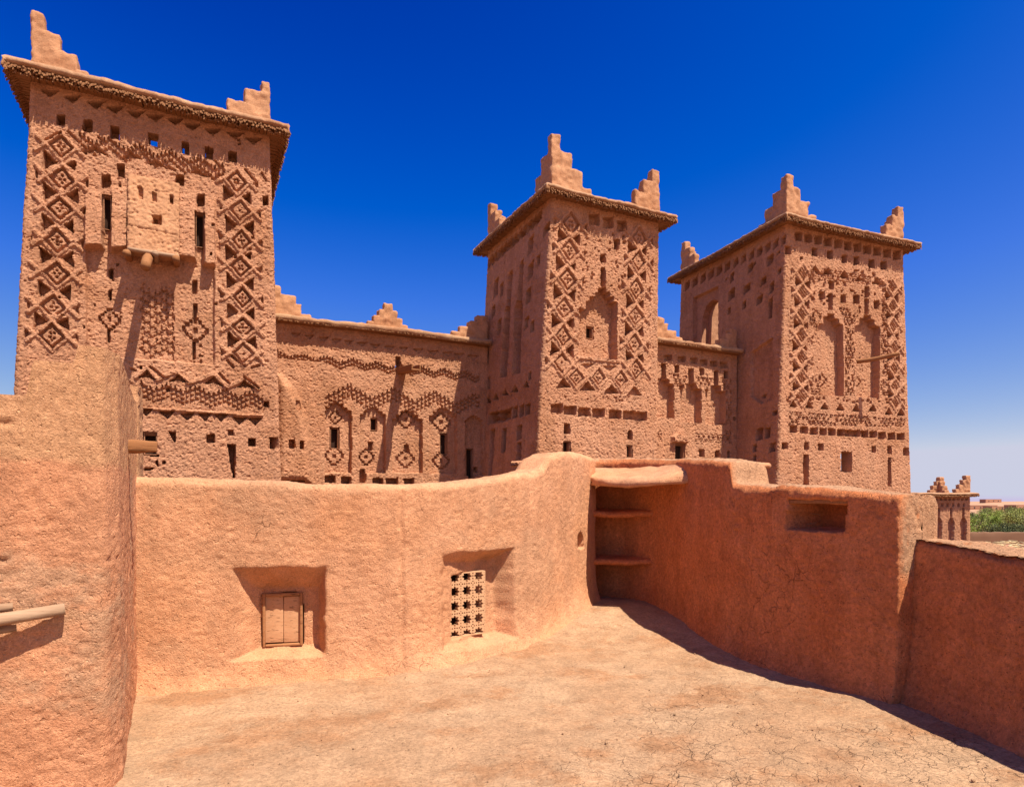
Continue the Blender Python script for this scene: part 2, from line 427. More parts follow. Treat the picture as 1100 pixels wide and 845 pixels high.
def path_wall(pts, step, zstep, th, ops, k=.2, flare=.12, rough=1., seed=0, rtop=.1, low=-1.9, back_low=-3., lean=0., caps=(True, True), pit=1.):
    """clay wall following a plan path; pts rows = (x, y, base z, top z); the carved face is on the right-hand side"""
    t, Q = smooth_path(pts, step, k); n = len(t)
    tg = np.gradient(Q[:, :2], axis=0); tg /= np.linalg.norm(tg, axis=1)[:, None]
    nr = np.stack([tg[:, 1], -tg[:, 0]], 1)
    top = Q[:, 3]; base = Q[:, 2]
    H = (top - low).max(); m = int(H / zstep)
    fr = np.linspace(0, 1, m + 1)          # front face, bottom to just under the rounded top
    prof = [('f', v) for v in fr] + [('a', v) for v in np.linspace(0, 1, 7)[1:]] + [('p', v) for v in np.linspace(0, 1, max(5, int((th - 2 * rtop) / .02)))[1:]] + [('b', v) for v in np.linspace(0, 1, 7)[1:]] + [('k', v) for v in (.03, .1, .3, .6, 1)]
    rows = []; off = []; nz = []; no = []; zs = []
    for kd, v in prof:
        if kd == 'f': z = low + (top - rtop - low) * v; o = np.zeros(n); a, b = 1., 0.
        elif kd == 'a': th_ = v * math.pi / 2; z = top - rtop + rtop * math.sin(th_); o = np.full(n, -rtop + rtop * math.cos(th_)); a, b = math.cos(th_), math.sin(th_)
        elif kd == 'p': z = top + 0; o = np.full(n, -rtop - (th - 2 * rtop) * v); a, b = 0., 1.
        elif kd == 'b': th_ = v * math.pi / 2; z = top - rtop + rtop * math.cos(th_); o = np.full(n, -th + rtop - rtop * math.sin(th_)); a, b = -math.sin(th_), math.cos(th_)
        else: z = top - rtop + (back_low - top + rtop) * v; o = np.full(n, -th); a, b = -1., 0.
        z = np.broadcast_to(z, (n,)).astype(float)
        if kd in 'fa':
            o = o + flare * np.exp(-np.clip(z - base, -.2, 9) / .16) - lean * (z - base)
        rows.append(z); off.append(o); no.append(np.full(n, a)); nz.append(np.full(n, b))
    Z = np.array(rows); O = np.array(off); NO = np.array(no); NZ = np.array(nz); S = np.broadcast_to(t, Z.shape)
    P = np.stack([Q[:, 0] + nr[:, 0] * O, Q[:, 1] + nr[:, 1] * O, Z], -1)
    flatP = P.reshape(-1, 3); h = mud_disp(flatP, rough, seed, pit, 1.7)
    h += .012 * fbm(flatP, 2.2, 2, seed + 90) + (NZ.ravel() > .3) * .03 * fbm(flatP, 2.5, 3, seed + 91)
    fm = (NO.ravel() > .9)
    hh, hole = relief(ops, S.ravel()[fm], Z.ravel()[fm], th, seed); h[fm] += hh
    N3 = np.stack([nr[:, 0] * NO, nr[:, 1] * NO, NZ], -1).reshape(-1, 3)
    V = flatP + N3 * h[:, None]
    G = V.reshape(Z.shape[0], n, 3)
    # end caps: columns drawn in to the middle of the wall
    cols = [G]
    for which in (0, 1):
        if not caps[which]: continue
        c = 0 if which == 0 else n - 1; prof3 = G[:, c]; mid = np.array([Q[c, 0] - nr[c, 0] * th / 2, Q[c, 1] - nr[c, 1] * th / 2])
        ext = []
        for lam in np.linspace(.96, 0, 24):
            q = prof3.copy(); q[:, :2] = mid + (prof3[:, :2] - mid) * lam
            sg = -1 if which == 0 else 1
            q[:, 2] = np.where(q[:, 2] > top[c] - rtop, np.maximum(q[:, 2] - 0, top[c] - rtop + (q[:, 2] - top[c] + rtop)), q[:, 2])
            d = mud_disp(q, rough, seed + 3, pit, 1.7) * (1 - lam) ** .3 + .03 * (1 - lam ** 6)
            q[:, :2] += sg * tg[c] * d[:, None]
            ext.append(q)
        ext = np.stack(ext, 1)
        cols = [ext[:, ::-1]] + cols if which == 0 else cols + [ext]
    G = np.concatenate(cols, 1); r_, c_ = G.shape[:2]; idx = np.arange(r_ * c_).reshape(r_, c_)
    q = np.stack([idx[:-1, :-1], idx[:-1, 1:], idx[1:, 1:], idx[1:, :-1]], -1).reshape(-1, 4)
    return G.reshape(-1, 3), q, (t, Q, nr, tg)

# carved patterns of each face, in metres along and up the face
RELIEF = {
 't1': [
  ('c',[(0.611,9.2),(0.952,9.297),(0.781,9.082)],0.13,0.03),
  ('c',[(1.035,9.2),(1.385,9.298),(1.209,9.081)],0.13,0.03),
  ('c',[(1.47,9.185),(1.83,9.284),(1.649,9.064)],0.13,0.03),
  ('c',[(1.847,9.187),(2.216,9.287),(2.031,9.064)],0.13,0.03),
  ('c',[(2.269,9.182),(2.647,9.284),(2.457,9.058)],0.13,0.03),
  ('c',[(2.665,9.209),(3.051,9.312),(2.857,9.084)],0.13,0.03),
  ('c',[(3.086,9.243),(3.482,9.348),(3.283,9.116)],0.13,0.03),
  ('c',[(3.444,9.209),(3.849,9.315),(3.645,9.081)],0.13,0.03),
  ('c',[(3.887,9.195),(4.302,9.302),(4.094,9.065)],0.13,0.03),
  ('c',[(4.402,9.24),(4.829,9.348),(4.614,9.108)],0.13,0.03),
  ('c',[(4.821,9.213),(5.257,9.323),(5.038,9.08)],0.13,0.03),
  ('t',1.496,8.63,0.17,0.267),
  ('t',2.014,8.62,0.175,0.271),
  ('t',2.802,8.654,0.184,0.277),
  ('t',3.484,8.616,0.167,0.282),
  ('t',4.015,8.628,0.172,0.287),
  ('t',4.542,8.636,0.179,0.291),
  ('c',[(0.905,8.727),(1.05,8.766),(1.05,8.503),(0.905,8.466)],0.3,0.025),
  ('ramp',[(1.437,7.134),(1.799,7.212),(1.799,5.898),(1.437,5.835)],0.2,0.03,7.212,5.835),
  ('ramp',[(1.945,7.351),(2.299,7.428),(2.299,5.921),(1.945,5.859)],0.22,0.03,7.428,5.859),
  ('ramp',[(3.327,7.539),(3.731,7.626),(3.731,5.918),(3.327,5.851)],0.22,0.03,7.626,5.851),
  ('ramp',[(3.895,7.501),(4.144,7.553),(4.144,5.849),(3.895,5.809)],0.2,0.03,7.553,5.809),
  ('c',[(1.455,5.838),(1.799,5.898),(1.799,6.35),(1.945,6.378),(1.945,5.859),(3.731,5.941),(3.731,6.601),(3.895,6.632),(3.895,5.854),(4.134,5.824),(4.134,3.407),(1.964,3.396),(1.455,3.345)],0.11,0.05),
  ('w',1.872,6.731,0.156,0.776,'slit'),
  ('w',3.803,6.684,0.175,0.821,'slit'),
  ('l',(0.697,8.025),(0.519,7.844),0.085,0.045),
  ('l',(0.697,8.025),(0.544,8.177),0.085,0.045),
  ('l',(1.308,8.025),(1.437,7.901),0.085,0.045),
  ('l',(1.308,8.025),(1.468,8.184),0.085,0.045),
  ('c',[(1.49,8.121),(1.49,7.929),(1.38,8.025)],0.092,0.02),
  ('l',(0.705,7.311),(0.571,7.181),0.085,0.045),
  ('l',(0.705,7.311),(0.53,7.487),0.085,0.045),
  ('c',[(0.522,7.407),(0.522,7.215),(0.633,7.311)],0.096,0.02),
  ('l',(1.316,7.311),(1.467,7.161),0.085,0.045),
  ('l',(1.316,7.311),(1.464,7.458),0.085,0.045),
  ('c',[(1.498,7.407),(1.498,7.215),(1.387,7.311)],0.099,0.02),
  ('l',(0.671,6.647),(0.526,6.504),0.085,0.045),
  ('l',(0.671,6.647),(0.491,6.83),0.085,0.045),
  ('l',(1.282,6.647),(1.416,6.517),0.085,0.045),
  ('l',(1.282,6.647),(1.442,6.806),0.085,0.045),
  ('c',[(1.465,6.743),(1.465,6.551),(1.354,6.647)],0.098,0.02),
  ('l',(0.623,5.905),(0.46,5.742),0.085,0.045),
  ('l',(0.623,5.905),(0.491,6.032),0.085,0.045),
  ('c',[(0.441,6.001),(0.441,5.809),(0.551,5.905)],0.08,0.02),
  ('l',(1.234,5.905),(1.386,5.753),0.085,0.045),
  ('l',(1.234,5.905),(1.413,6.087),0.085,0.045),
  ('c',[(1.416,6.001),(1.416,5.809),(1.305,5.905)],0.069,0.02),
  ('l',(0.59,5.165),(0.435,5.012),0.085,0.045),
  ('l',(0.59,5.165),(0.428,5.326),0.085,0.045),
  ('l',(1.2,5.165),(1.358,5.008),0.085,0.045),
  ('l',(1.2,5.165),(1.34,5.301),0.085,0.045),
  ('l',(0.54,4.385),(0.388,4.234),0.085,0.045),
  ('l',(0.54,4.385),(0.377,4.548),0.085,0.045),
  ('c',[(0.358,4.481),(0.358,4.289),(0.469,4.385)],0.069,0.02),
  ('l',(1.151,4.385),(1.316,4.22),0.085,0.045),
  ('l',(1.151,4.385),(1.32,4.555),0.085,0.045),
  ('c',[(1.333,4.481),(1.333,4.289),(1.223,4.385)],0.078,0.02),
  ('l',(0.507,3.748),(0.363,3.606),0.085,0.045),
  ('l',(0.507,3.748),(0.374,3.878),0.085,0.045),
  ('c',[(0.325,3.844),(0.325,3.652),(0.436,3.748)],0.099,0.02),
  ('l',(1.119,3.748),(1.294,3.571),0.085,0.045),
  ('l',(1.119,3.748),(1.264,3.892),0.085,0.045),
  ('c',[(1.3,3.844),(1.3,3.652),(1.19,3.748)],0.062,0.02),
  ('d',1.003,8.025,0.325,0.37,0),
  ('d',1.01,7.311,0.325,0.37,0),
  ('d',0.977,6.647,0.325,0.37,0),
  ('d',0.928,5.905,0.325,0.37,0),
  ('d',0.895,5.165,0.325,0.37,0),
  ('d',0.846,4.385,0.325,0.37,0),
  ('d',0.813,3.748,0.325,0.37,0),
  ('c',[(0.661,7.888),(0.668,7.448),(0.928,7.668)],0.182,0.02),
  ('c',[(1.256,7.797),(1.256,7.539),(1.085,7.668)],0.146,0.02),
  ('c',[(0.646,7.186),(0.666,6.772),(0.916,6.979)],0.157,0.02),
  ('c',[(1.31,7.158),(1.305,6.8),(1.072,6.979)],0.149,0.02),
  ('c',[(0.631,6.482),(0.641,6.07),(0.875,6.276)],0.127,0.02),
  ('c',[(1.214,6.422),(1.213,6.13),(1.03,6.276)],0.189,0.02),
  ('c',[(0.593,5.737),(0.611,5.333),(0.834,5.535)],0.179,0.02),
  ('c',[(1.195,5.702),(1.226,5.368),(0.989,5.535)],0.158,0.02),
  ('c',[(0.558,4.981),(0.586,4.569),(0.793,4.775)],0.159,0.02),
  ('c',[(1.162,4.96),(1.15,4.59),(0.949,4.775)],0.168,0.02),
  ('c',[(0.505,4.245),(0.477,3.888),(0.751,4.066)],0.145,0.02),
  ('c',[(1.114,4.212),(1.126,3.921),(0.907,4.066)],0.166,0.02),
  ('l',(4.311,8.068),(4.18,7.95),0.085,0.045),
  ('l',(4.311,8.068),(4.17,8.196),0.085,0.045),
  ('c',[(4.123,8.16),(4.123,7.976),(4.237,8.068)],0.075,0.02),
  ('l',(4.941,8.068),(5.097,7.924),0.085,0.045),
  ('l',(4.941,8.068),(5.075,8.189),0.085,0.045),
  ('c',[(5.129,8.16),(5.129,7.976),(5.015,8.068)],0.079,0.02),
  ('l',(4.393,7.347),(4.236,7.201),0.085,0.045),
  ('l',(4.393,7.347),(4.23,7.499),0.085,0.045),
  ('l',(5.023,7.347),(5.186,7.196),0.085,0.045),
  ('l',(5.023,7.347),(5.156,7.467),0.085,0.045),
  ('c',[(5.211,7.439),(5.211,7.255),(5.097,7.347)],0.088,0.02),
  ('l',(4.422,6.589),(4.275,6.455),0.085,0.045),
  ('l',(4.422,6.589),(4.249,6.751),0.085,0.045),
  ('c',[(4.234,6.681),(4.234,6.497),(4.348,6.589)],0.075,0.02),
  ('l',(5.052,6.589),(5.224,6.428),0.085,0.045),
  ('l',(5.052,6.589),(5.19,6.714),0.085,0.045),
  ('c',[(5.24,6.681),(5.24,6.497),(5.126,6.589)],0.072,0.02),
  ('l',(4.413,5.922),(4.261,5.782),0.085,0.045),
  ('l',(4.413,5.922),(4.231,6.094),0.085,0.045),
  ('l',(5.043,5.922),(5.22,5.756),0.085,0.045),
  ('l',(5.043,5.922),(5.208,6.076),0.085,0.045),
  ('c',[(5.231,6.014),(5.231,5.83),(5.117,5.922)],0.071,0.02),
  ('l',(4.434,5.172),(4.277,5.026),0.085,0.045),
  ('l',(4.434,5.172),(4.253,5.343),0.085,0.045),
  ('c',[(4.246,5.264),(4.246,5.08),(4.36,5.172)],0.082,0.02),
  ('l',(5.064,5.172),(5.242,5.004),0.085,0.045),
  ('l',(5.064,5.172),(5.212,5.307),0.085,0.045),
  ('c',[(5.252,5.264),(5.252,5.08),(5.138,5.172)],0.084,0.02),
  ('l',(4.463,4.422),(4.304,4.275),0.085,0.045),
  ('l',(4.463,4.422),(4.298,4.576),0.085,0.045),
  ('c',[(4.275,4.514),(4.275,4.33),(4.389,4.422)],0.065,0.02),
  ('l',(5.093,4.422),(5.274,4.251),0.085,0.045),
  ('l',(5.093,4.422),(5.279,4.598),0.085,0.045),
  ('l',(4.463,3.734),(4.314,3.598),0.085,0.045),
  ('l',(4.463,3.734),(4.298,3.888),0.085,0.045),
  ('c',[(4.275,3.826),(4.275,3.642),(4.389,3.734)],0.062,0.02),
  ('l',(5.093,3.734),(5.268,3.57),0.085,0.045),
  ('l',(5.093,3.734),(5.225,3.853),0.085,0.045),
  ('d',4.626,8.068,0.335,0.355,0),
  ('d',4.708,7.347,0.335,0.355,0),
  ('d',4.737,6.589,0.335,0.355,0),
  ('d',4.728,5.922,0.335,0.355,0),
  ('d',4.749,5.172,0.335,0.355,0),
  ('d',4.778,4.422,0.335,0.355,0),
  ('d',4.778,3.734,0.335,0.355,0),
  ('c',[(4.338,7.905),(4.325,7.51),(4.587,7.707)],0.137,0.02),
  ('c',[(4.951,7.862),(4.971,7.553),(4.747,7.707)],0.195,0.02),
  ('c',[(4.375,7.194),(4.39,6.742),(4.642,6.968)],0.149,0.02),
  ('c',[(5.028,7.152),(5.029,6.784),(4.803,6.968)],0.19,0.02),
  ('c',[(4.382,6.457),(4.381,6.054),(4.652,6.255)],0.179,0.02),
  ('c',[(4.969,6.358),(4.958,6.153),(4.813,6.255)],0.172,0.02),
  ('c',[(4.406,5.756),(4.403,5.338),(4.658,5.547)],0.179,0.02),
  ('c',[(5.031,5.717),(5.03,5.377),(4.819,5.547)],0.151,0.02),
  ('c',[(4.431,5.005),(4.422,4.589),(4.683,4.797)],0.141,0.02),
  ('c',[(5.041,4.953),(5.04,4.641),(4.844,4.797)],0.186,0.02),
  ('c',[(4.433,4.28),(4.436,3.876),(4.698,4.078)],0.193,0.02),
  ('c',[(5.074,4.237),(5.099,3.919),(4.858,4.078)],0.167,0.02),
  ('c',[(1.343,7.98),(1.649,8.244),(1.908,8.034),(1.623,8.084)],0.12,0.03),
  ('c',[(2.136,8.014),(2.331,8.288),(2.601,8.115),(2.367,8.139)],0.12,0.03),
  ('c',[(3.568,8.049),(3.8,8.201),(4.054,8.016),(3.81,8.039)],0.12,0.03),
  ('c',[(2.635,8.046),(2.873,8.215),(3.208,8.009),(2.919,8.065)],0.12,0.03),
  ('l',(3.189,8.4),(3.473,8.155),0.05,-0.08),
  ('l',(3.897,8.405),(4.133,8.199),0.05,-0.08),
  ('l',(4.839,8.404),(5.054,8.176),0.05,-0.08),
  ('l',(1.109,8.411),(1.343,8.209),0.05,-0.08),
  ('l',(1.701,8.419),(1.926,8.243),0.05,-0.08),
  ('l',(2.428,8.415),(2.681,8.176),0.05,-0.08),
  ('l',(0.699,8.109),(0.977,8.357),0.05,-0.08),
  ('l',(5.213,8.4),(5.318,8.244),0.05,-0.08),
  ('l',(2.947,8.215),(3.264,8.009),0.05,-0.08),
  ('l',(1.996,8.391),(2.172,8.187),0.05,-0.08),
  ('l',(3.416,8.377),(3.607,8.208),0.05,-0.08),
  ('l',(4.153,8.465),(4.352,8.249),0.05,-0.08),
  ('c',[(1.763,7.576),(1.936,7.615),(1.936,7.32),(1.763,7.283)],0.25,0.025),
  ('c',[(2.076,7.893),(2.218,7.926),(2.218,7.629),(2.076,7.597)],0.25,0.025),
  ('c',[(2.353,7.531),(2.475,7.557),(2.475,7.216),(2.353,7.191)],0.25,0.025),
  ('c',[(2.667,7.466),(2.791,7.493),(2.791,7.249),(2.667,7.223)],0.25,0.025),
  ('c',[(2.721,6.728),(2.883,6.759),(2.883,6.591),(2.721,6.561)],0.25,0.025),
  ('c',[(3.276,7.923),(3.465,7.965),(3.465,7.7),(3.276,7.659)],0.25,0.025),
  ('c',[(3.133,7.452),(3.23,7.473),(3.23,7.239),(3.133,7.219)],0.25,0.025),
  ('c',[(3.749,7.542),(3.905,7.575),(3.905,7.289),(3.749,7.258)],0.25,0.025),
  ('c',[(5.255,7.837),(5.382,7.863),(5.382,7.615),(5.255,7.589)],0.25,0.025),
  ('c',[(1.894,5.456),(1.992,5.472),(1.992,5.246),(1.894,5.231)],0.25,0.025),
  ('sz',(1.31,8.201),(4.352,8.214),0.62,0.22,2,0.17,0.05,0.08,4),
  ('c',[(0.937,4.655),(0.992,4.663),(0.992,4.607),(0.937,4.599)],0.12,0.025),
  ('c',[(4.679,9.025),(4.747,9.041),(4.747,8.992),(4.679,8.975)],0.12,0.025),
  ('c',[(4.267,7.312),(4.314,7.322),(4.314,7.274),(4.267,7.265)],0.12,0.025),
  ('c',[(1.005,4.266),(1.054,4.273),(1.054,4.23),(1.005,4.224)],0.12,0.025),
  ('c',[(3.316,7.349),(3.377,7.361),(3.377,7.315),(3.316,7.303)],0.12,0.025),
  ('c',[(3.175,3.788),(3.224,3.793),(3.224,3.726),(3.175,3.721)],0.12,0.025),
  ('c',[(4.13,4.934),(4.191,4.943),(4.191,4.892),(4.13,4.884)],0.12,0.025),
  ('c',[(4.576,6.189),(4.642,6.201),(4.642,6.129),(4.576,6.118)],0.12,0.025),
  ('c',[(3.807,3.512),(3.844,3.515),(3.844,3.438),(3.807,3.435)],0.12,0.025),
  ('c',[(1.982,4.026),(2.019,4.03),(2.019,3.973),(1.982,3.969)],0.12,0.025),
  ('c',[(1.392,4.041),(1.429,4.045),(1.429,3.989),(1.392,3.984)],0.12,0.025),
  ('c',[(4.063,6.859),(4.126,6.871),(4.126,6.808),(4.063,6.796)],0.12,0.025),
  ('c',[(4.726,4.649),(4.795,4.658),(4.795,4.586),(4.726,4.577)],0.12,0.025),
  ('c',[(2.052,5.622),(2.109,5.631),(2.109,5.556),(2.052,5.547)],0.12,0.025),
  ('c',[(1.819,7.054),(1.856,7.061),(1.856,6.998),(1.819,6.991)],0.12,0.025),
  ('c',[(1.602,4.608),(1.64,4.614),(1.64,4.543),(1.602,4.538)],0.12,0.025),
  ('c',[(1.801,3.43),(1.84,3.434),(1.84,3.393),(1.801,3.39)],0.12,0.025),
  ('c',[(1.48,3.989),(1.513,3.993),(1.513,3.945),(1.48,3.941)],0.12,0.025),
  ('c',[(4.972,6.765),(5.029,6.775),(5.029,6.71),(4.972,6.699)],0.12,0.025),
  ('c',[(2.69,3.688),(2.722,3.691),(2.722,3.636),(2.69,3.633)],0.12,0.025),
  ('c',[(2.609,4.844),(2.662,4.851),(2.662,4.811),(2.609,4.804)],0.12,0.025),
  ('c',[(1.236,7.025),(1.274,7.033),(1.274,6.966),(1.236,6.958)],0.12,0.025),
  ('c',[(3.839,3.641),(3.885,3.645),(3.885,3.587),(3.839,3.582)],0.12,0.025),
  ('c',[(1.392,3.573),(1.447,3.579),(1.447,3.504),(1.392,3.498)],0.12,0.025),
  ('c',[(3.798,3.903),(3.85,3.909),(3.85,3.833),(3.798,3.827)],0.12,0.025),
  ('c',[(2.107,4.391),(2.159,4.398),(2.159,4.335),(2.107,4.328)],0.12,0.025),
  ('c',[(4.269,5.128),(4.311,5.134),(4.311,5.09),(4.269,5.084)],0.12,0.025),
  ('c',[(2.104,7.441),(2.161,7.454),(2.161,7.393),(2.104,7.381)],0.12,0.025),
  ('c',[(3.777,3.656),(3.836,3.662),(3.836,3.586),(3.777,3.58)],0.12,0.025),
  ('c',[(3.055,4.501),(3.117,4.509),(3.117,4.451),(3.055,4.443)],0.12,0.025),
  ('c',[(3.662,3.47),(3.702,3.474),(3.702,3.43),(3.662,3.426)],0.12,0.025),
  ('c',[(2.732,3.727),(2.779,3.732),(2.779,3.684),(2.732,3.679)],0.12,0.025),
  ('c',[(4.927,6.427),(4.978,6.435),(4.978,6.39),(4.927,6.381)],0.12,0.025),
  ('c',[(2.528,3.231),(2.572,3.235),(2.572,3.164),(2.528,3.16)],0.12,0.025),
  ('c',[(4.662,9.12),(4.721,9.135),(4.721,9.087),(4.662,9.072)],0.12,0.025),
  ('c',[(2.849,3.956),(2.891,3.961),(2.891,3.892),(2.849,3.887)],0.12,0.025),
  ('c',[(1.949,5.237),(2.001,5.244),(2.001,5.184),(1.949,5.177)],0.12,0.025),
  ('c',[(2.11,4.481),(2.143,4.486),(2.143,4.434),(2.11,4.429)],0.12,0.025),
  ('c',[(4.037,6.113),(4.073,6.119),(4.073,6.05),(4.037,6.044)],0.12,0.025),
  ('c',[(4.6,8.115),(4.666,8.13),(4.666,8.088),(4.6,8.073)],0.12,0.025),
  ('sz',(2.527,4.289),(3.247,4.311),0.5,0.17,7,0.235,0.055,0.17,2),
  ('x',1.91,4.282,0.216,0.254,0.2),
  ('x',3.705,4.249,0.278,0.31,0.2),
  ('c',[(3.641,5.456),(3.742,5.472),(3.742,5.148),(3.641,5.134)],0.21,0.025),
  ('c',[(3.653,4.888),(3.738,4.9),(3.738,4.426),(3.653,4.415)],0.21,0.025),
  ('c',[(3.641,3.962),(3.711,3.97),(3.711,3.539),(3.641,3.532)],0.21,0.025),
  ('c',[(1.887,4.974),(1.95,4.984),(1.95,4.738),(1.887,4.729)],0.2,0.025),
  ('c',[(1.863,4.072),(1.919,4.079),(1.919,3.752),(1.863,3.746)],0.2,0.025),
  ('l',(2.446,2.965),(2.667,3.175),0.09,0.05),
  ('l',(2.667,3.175),(2.908,2.95),0.09,0.05),
  ('l',(2.908,2.95),(3.267,3.178),0.09,0.05),
  ('l',(3.267,3.178),(3.567,2.912),0.09,0.05),
  ('l',(3.567,2.912),(4.112,3.185),0.09,0.05),
  ('l',(4.112,3.185),(4.426,2.886),0.09,0.05),
  ('l',(4.426,2.886),(4.817,3.131),0.09,0.05),
  ('l',(4.817,3.131),(5.144,2.904),0.09,0.05),
  ('c',[(2.477,2.95),(2.683,3.139),(2.86,2.946),(2.667,2.984)],0.12,0.03),
  ('c',[(3.119,2.912),(3.333,3.116),(3.567,2.912),(3.342,2.96)],0.12,0.03),
  ('c',[(3.871,2.918),(4.112,3.128),(4.356,2.881),(4.112,2.968)],0.12,0.03),
  ('c',[(4.638,2.903),(4.817,3.1),(5.071,2.898),(4.853,2.94)],0.12,0.03),
  ('l',(2.367,3.14),(2.43,3.109),0.06,-0.09),
  ('l',(2.747,3.23),(3.021,3.015),0.06,-0.09),
  ('l',(4.251,3.198),(4.461,2.985),0.06,-0.09),
  ('l',(4.532,3.666),(4.817,3.442),0.06,-0.09),
  ('l',(4.426,3.54),(4.567,3.4),0.06,-0.09),
  ('l',(4.998,3.42),(5.162,3.494),0.06,-0.09),
  ('l',(4.817,3.17),(5.144,2.924),0.06,-0.09),
  ('sz',(2.509,2.613),(5.272,2.54),0.62,0.15,3,0.12,0.055,0.08,3),
  ('l',(2.477,2.24),(5.254,2.216),0.05,0.05),
  ('c',[(2.493,2.23),(2.811,2.251),(2.651,2.057)],0.14,0.03),
  ('c',[(2.94,2.189),(3.267,2.209),(3.103,2.014)],0.14,0.03),
  ('c',[(3.366,2.175),(3.701,2.195),(3.533,1.997)],0.14,0.03),
  ('c',[(3.752,2.183),(4.094,2.204),(3.922,2.004)],0.14,0.03),
  ('c',[(4.112,2.198),(4.461,2.219),(4.286,2.017)],0.14,0.03),
  ('c',[(4.532,2.146),(4.889,2.167),(4.71,1.963)],0.14,0.03),
  ('c',[(4.896,2.144),(5.261,2.166),(5.078,1.959)],0.14,0.03),
  ('w',2.748,1.413,0.263,0.535,'square'),
  ('c',[(3.136,1.715),(3.284,1.722),(3.294,1.454),(3.234,1.471)],0.2,0.03),
  ('c',[(3.964,1.706),(4.143,1.715),(4.143,1.493),(3.964,1.486)],0.2,0.025),
  ('c',[(4.447,1.806),(4.567,1.812),(4.567,1.681),(4.447,1.675)],0.12,0.025),
  ('c',[(4.019,1.64),(4.088,1.644),(4.088,1.56),(4.019,1.557)],0.0,0.025),
  ('c',[(4.415,1.462),(4.613,1.459),(4.603,0.62),(4.549,0.619)],0.3,0.03),
  ('c',[(4.915,1.639),(5.082,1.646),(5.082,1.45),(4.915,1.444)],0.3,0.025),
  ('c',[(5.413,1.681),(5.637,1.691),(5.637,1.412),(5.413,1.404)],0.25,0.025),
  ('c',[(5.283,2.578),(5.394,2.586),(5.394,2.448),(5.283,2.441)],0.2,0.025),
  ('c',[(3.074,2.782),(3.165,2.79),(3.165,2.693),(3.074,2.686)],0.15,0.025),
  ('c',[(2.62,0.838),(2.811,0.843),(2.811,0.777),(2.62,0.772)],0.12,0.025),
  ('c',[(2.524,1.076),(2.588,1.078),(2.588,0.932),(2.524,0.931)],0.12,0.025),
  ('c',[(2.863,1.013),(2.921,1.015),(2.921,0.868),(2.863,0.866)],0.12,0.025),
  ('c',[(3.002,1.021),(3.074,1.023),(3.074,0.942),(3.002,0.94)],0.12,0.025),
  ('c',[(2.731,1.142),(2.924,1.148),(2.924,1.104),(2.731,1.098)],0.12,0.025),
 ],
 't2': [
  ('c',[(0.973,9.423),(1.355,9.5),(1.355,9.15),(0.973,9.075)],0.16,0.025),
  ('c',[(1.498,9.407),(1.888,9.485),(1.888,9.13),(1.498,9.055)],0.16,0.025),
  ('c',[(2.041,9.419),(2.441,9.498),(2.441,9.139),(2.041,9.063)],0.16,0.025),
  ('c',[(2.584,9.434),(2.993,9.514),(2.993,9.151),(2.584,9.073)],0.16,0.025),
  ('c',[(3.153,9.429),(3.572,9.511),(3.572,9.143),(3.153,9.065)],0.16,0.025),
  ('c',[(3.695,9.423),(4.123,9.505),(4.123,9.133),(3.695,9.054)],0.16,0.025),
  ('c',[(4.137,9.417),(4.572,9.5),(4.572,9.125),(4.137,9.046)],0.16,0.025),
  ('l',(0.954,8.952),(0.722,8.716),0.085,0.045),
  ('l',(0.954,8.952),(0.749,9.158),0.085,0.045),
  ('c',[(0.719,9.077),(0.719,8.827),(0.862,8.952)],0.067,0.02),
  ('l',(1.744,8.952),(1.936,8.761),0.085,0.045),
  ('l',(1.744,8.952),(1.936,9.143),0.085,0.045),
  ('c',[(1.979,9.077),(1.979,8.827),(1.836,8.952)],0.081,0.02),
  ('l',(0.892,8.09),(0.726,7.929),0.085,0.045),
  ('l',(0.892,8.09),(0.714,8.265),0.085,0.045),
  ('c',[(0.657,8.215),(0.657,7.965),(0.8,8.09)],0.093,0.02),
  ('l',(1.682,8.09),(1.853,7.923),0.085,0.045),
  ('l',(1.682,8.09),(1.892,8.301),0.085,0.045),
  ('c',[(1.917,8.215),(1.917,7.965),(1.774,8.09)],0.086,0.02),
  ('l',(0.799,7.158),(0.607,6.967),0.085,0.045),
  ('l',(0.799,7.158),(0.602,7.355),0.085,0.045),
  ('c',[(0.564,7.283),(0.564,7.033),(0.707,7.158)],0.072,0.02),
  ('l',(1.589,7.158),(1.801,6.944),0.085,0.045),
  ('l',(1.589,7.158),(1.817,7.391),0.085,0.045),
  ('c',[(1.824,7.283),(1.824,7.033),(1.681,7.158)],0.084,0.02),
  ('l',(0.707,6.208),(0.495,5.995),0.085,0.045),
  ('l',(0.707,6.208),(0.48,6.439),0.085,0.045),
  ('c',[(0.472,6.333),(0.472,6.083),(0.615,6.208)],0.1,0.02),
  ('l',(1.497,6.208),(1.692,6.014),0.085,0.045),
  ('l',(1.497,6.208),(1.724,6.439),0.085,0.045),
  ('c',[(1.732,6.333),(1.732,6.083),(1.589,6.208)],0.071,0.02),
  ('l',(0.664,5.327),(0.462,5.125),0.085,0.045),
  ('l',(0.664,5.327),(0.462,5.53),0.085,0.045),
  ('l',(1.454,5.327),(1.637,5.146),0.085,0.045),
  ('l',(1.454,5.327),(1.631,5.501),0.085,0.045),
  ('c',[(1.689,5.452),(1.689,5.202),(1.546,5.327)],0.067,0.02),
  ('l',(0.615,4.445),(0.387,4.213),0.085,0.045),
  ('l',(0.615,4.445),(0.438,4.619),0.085,0.045),
  ('c',[(0.38,4.57),(0.38,4.32),(0.523,4.445)],0.085,0.02),
  ('l',(1.405,4.445),(1.582,4.272),0.085,0.045),
  ('l',(1.405,4.445),(1.634,4.678),0.085,0.045),
  ('c',[(1.64,4.57),(1.64,4.32),(1.497,4.445)],0.08,0.02),
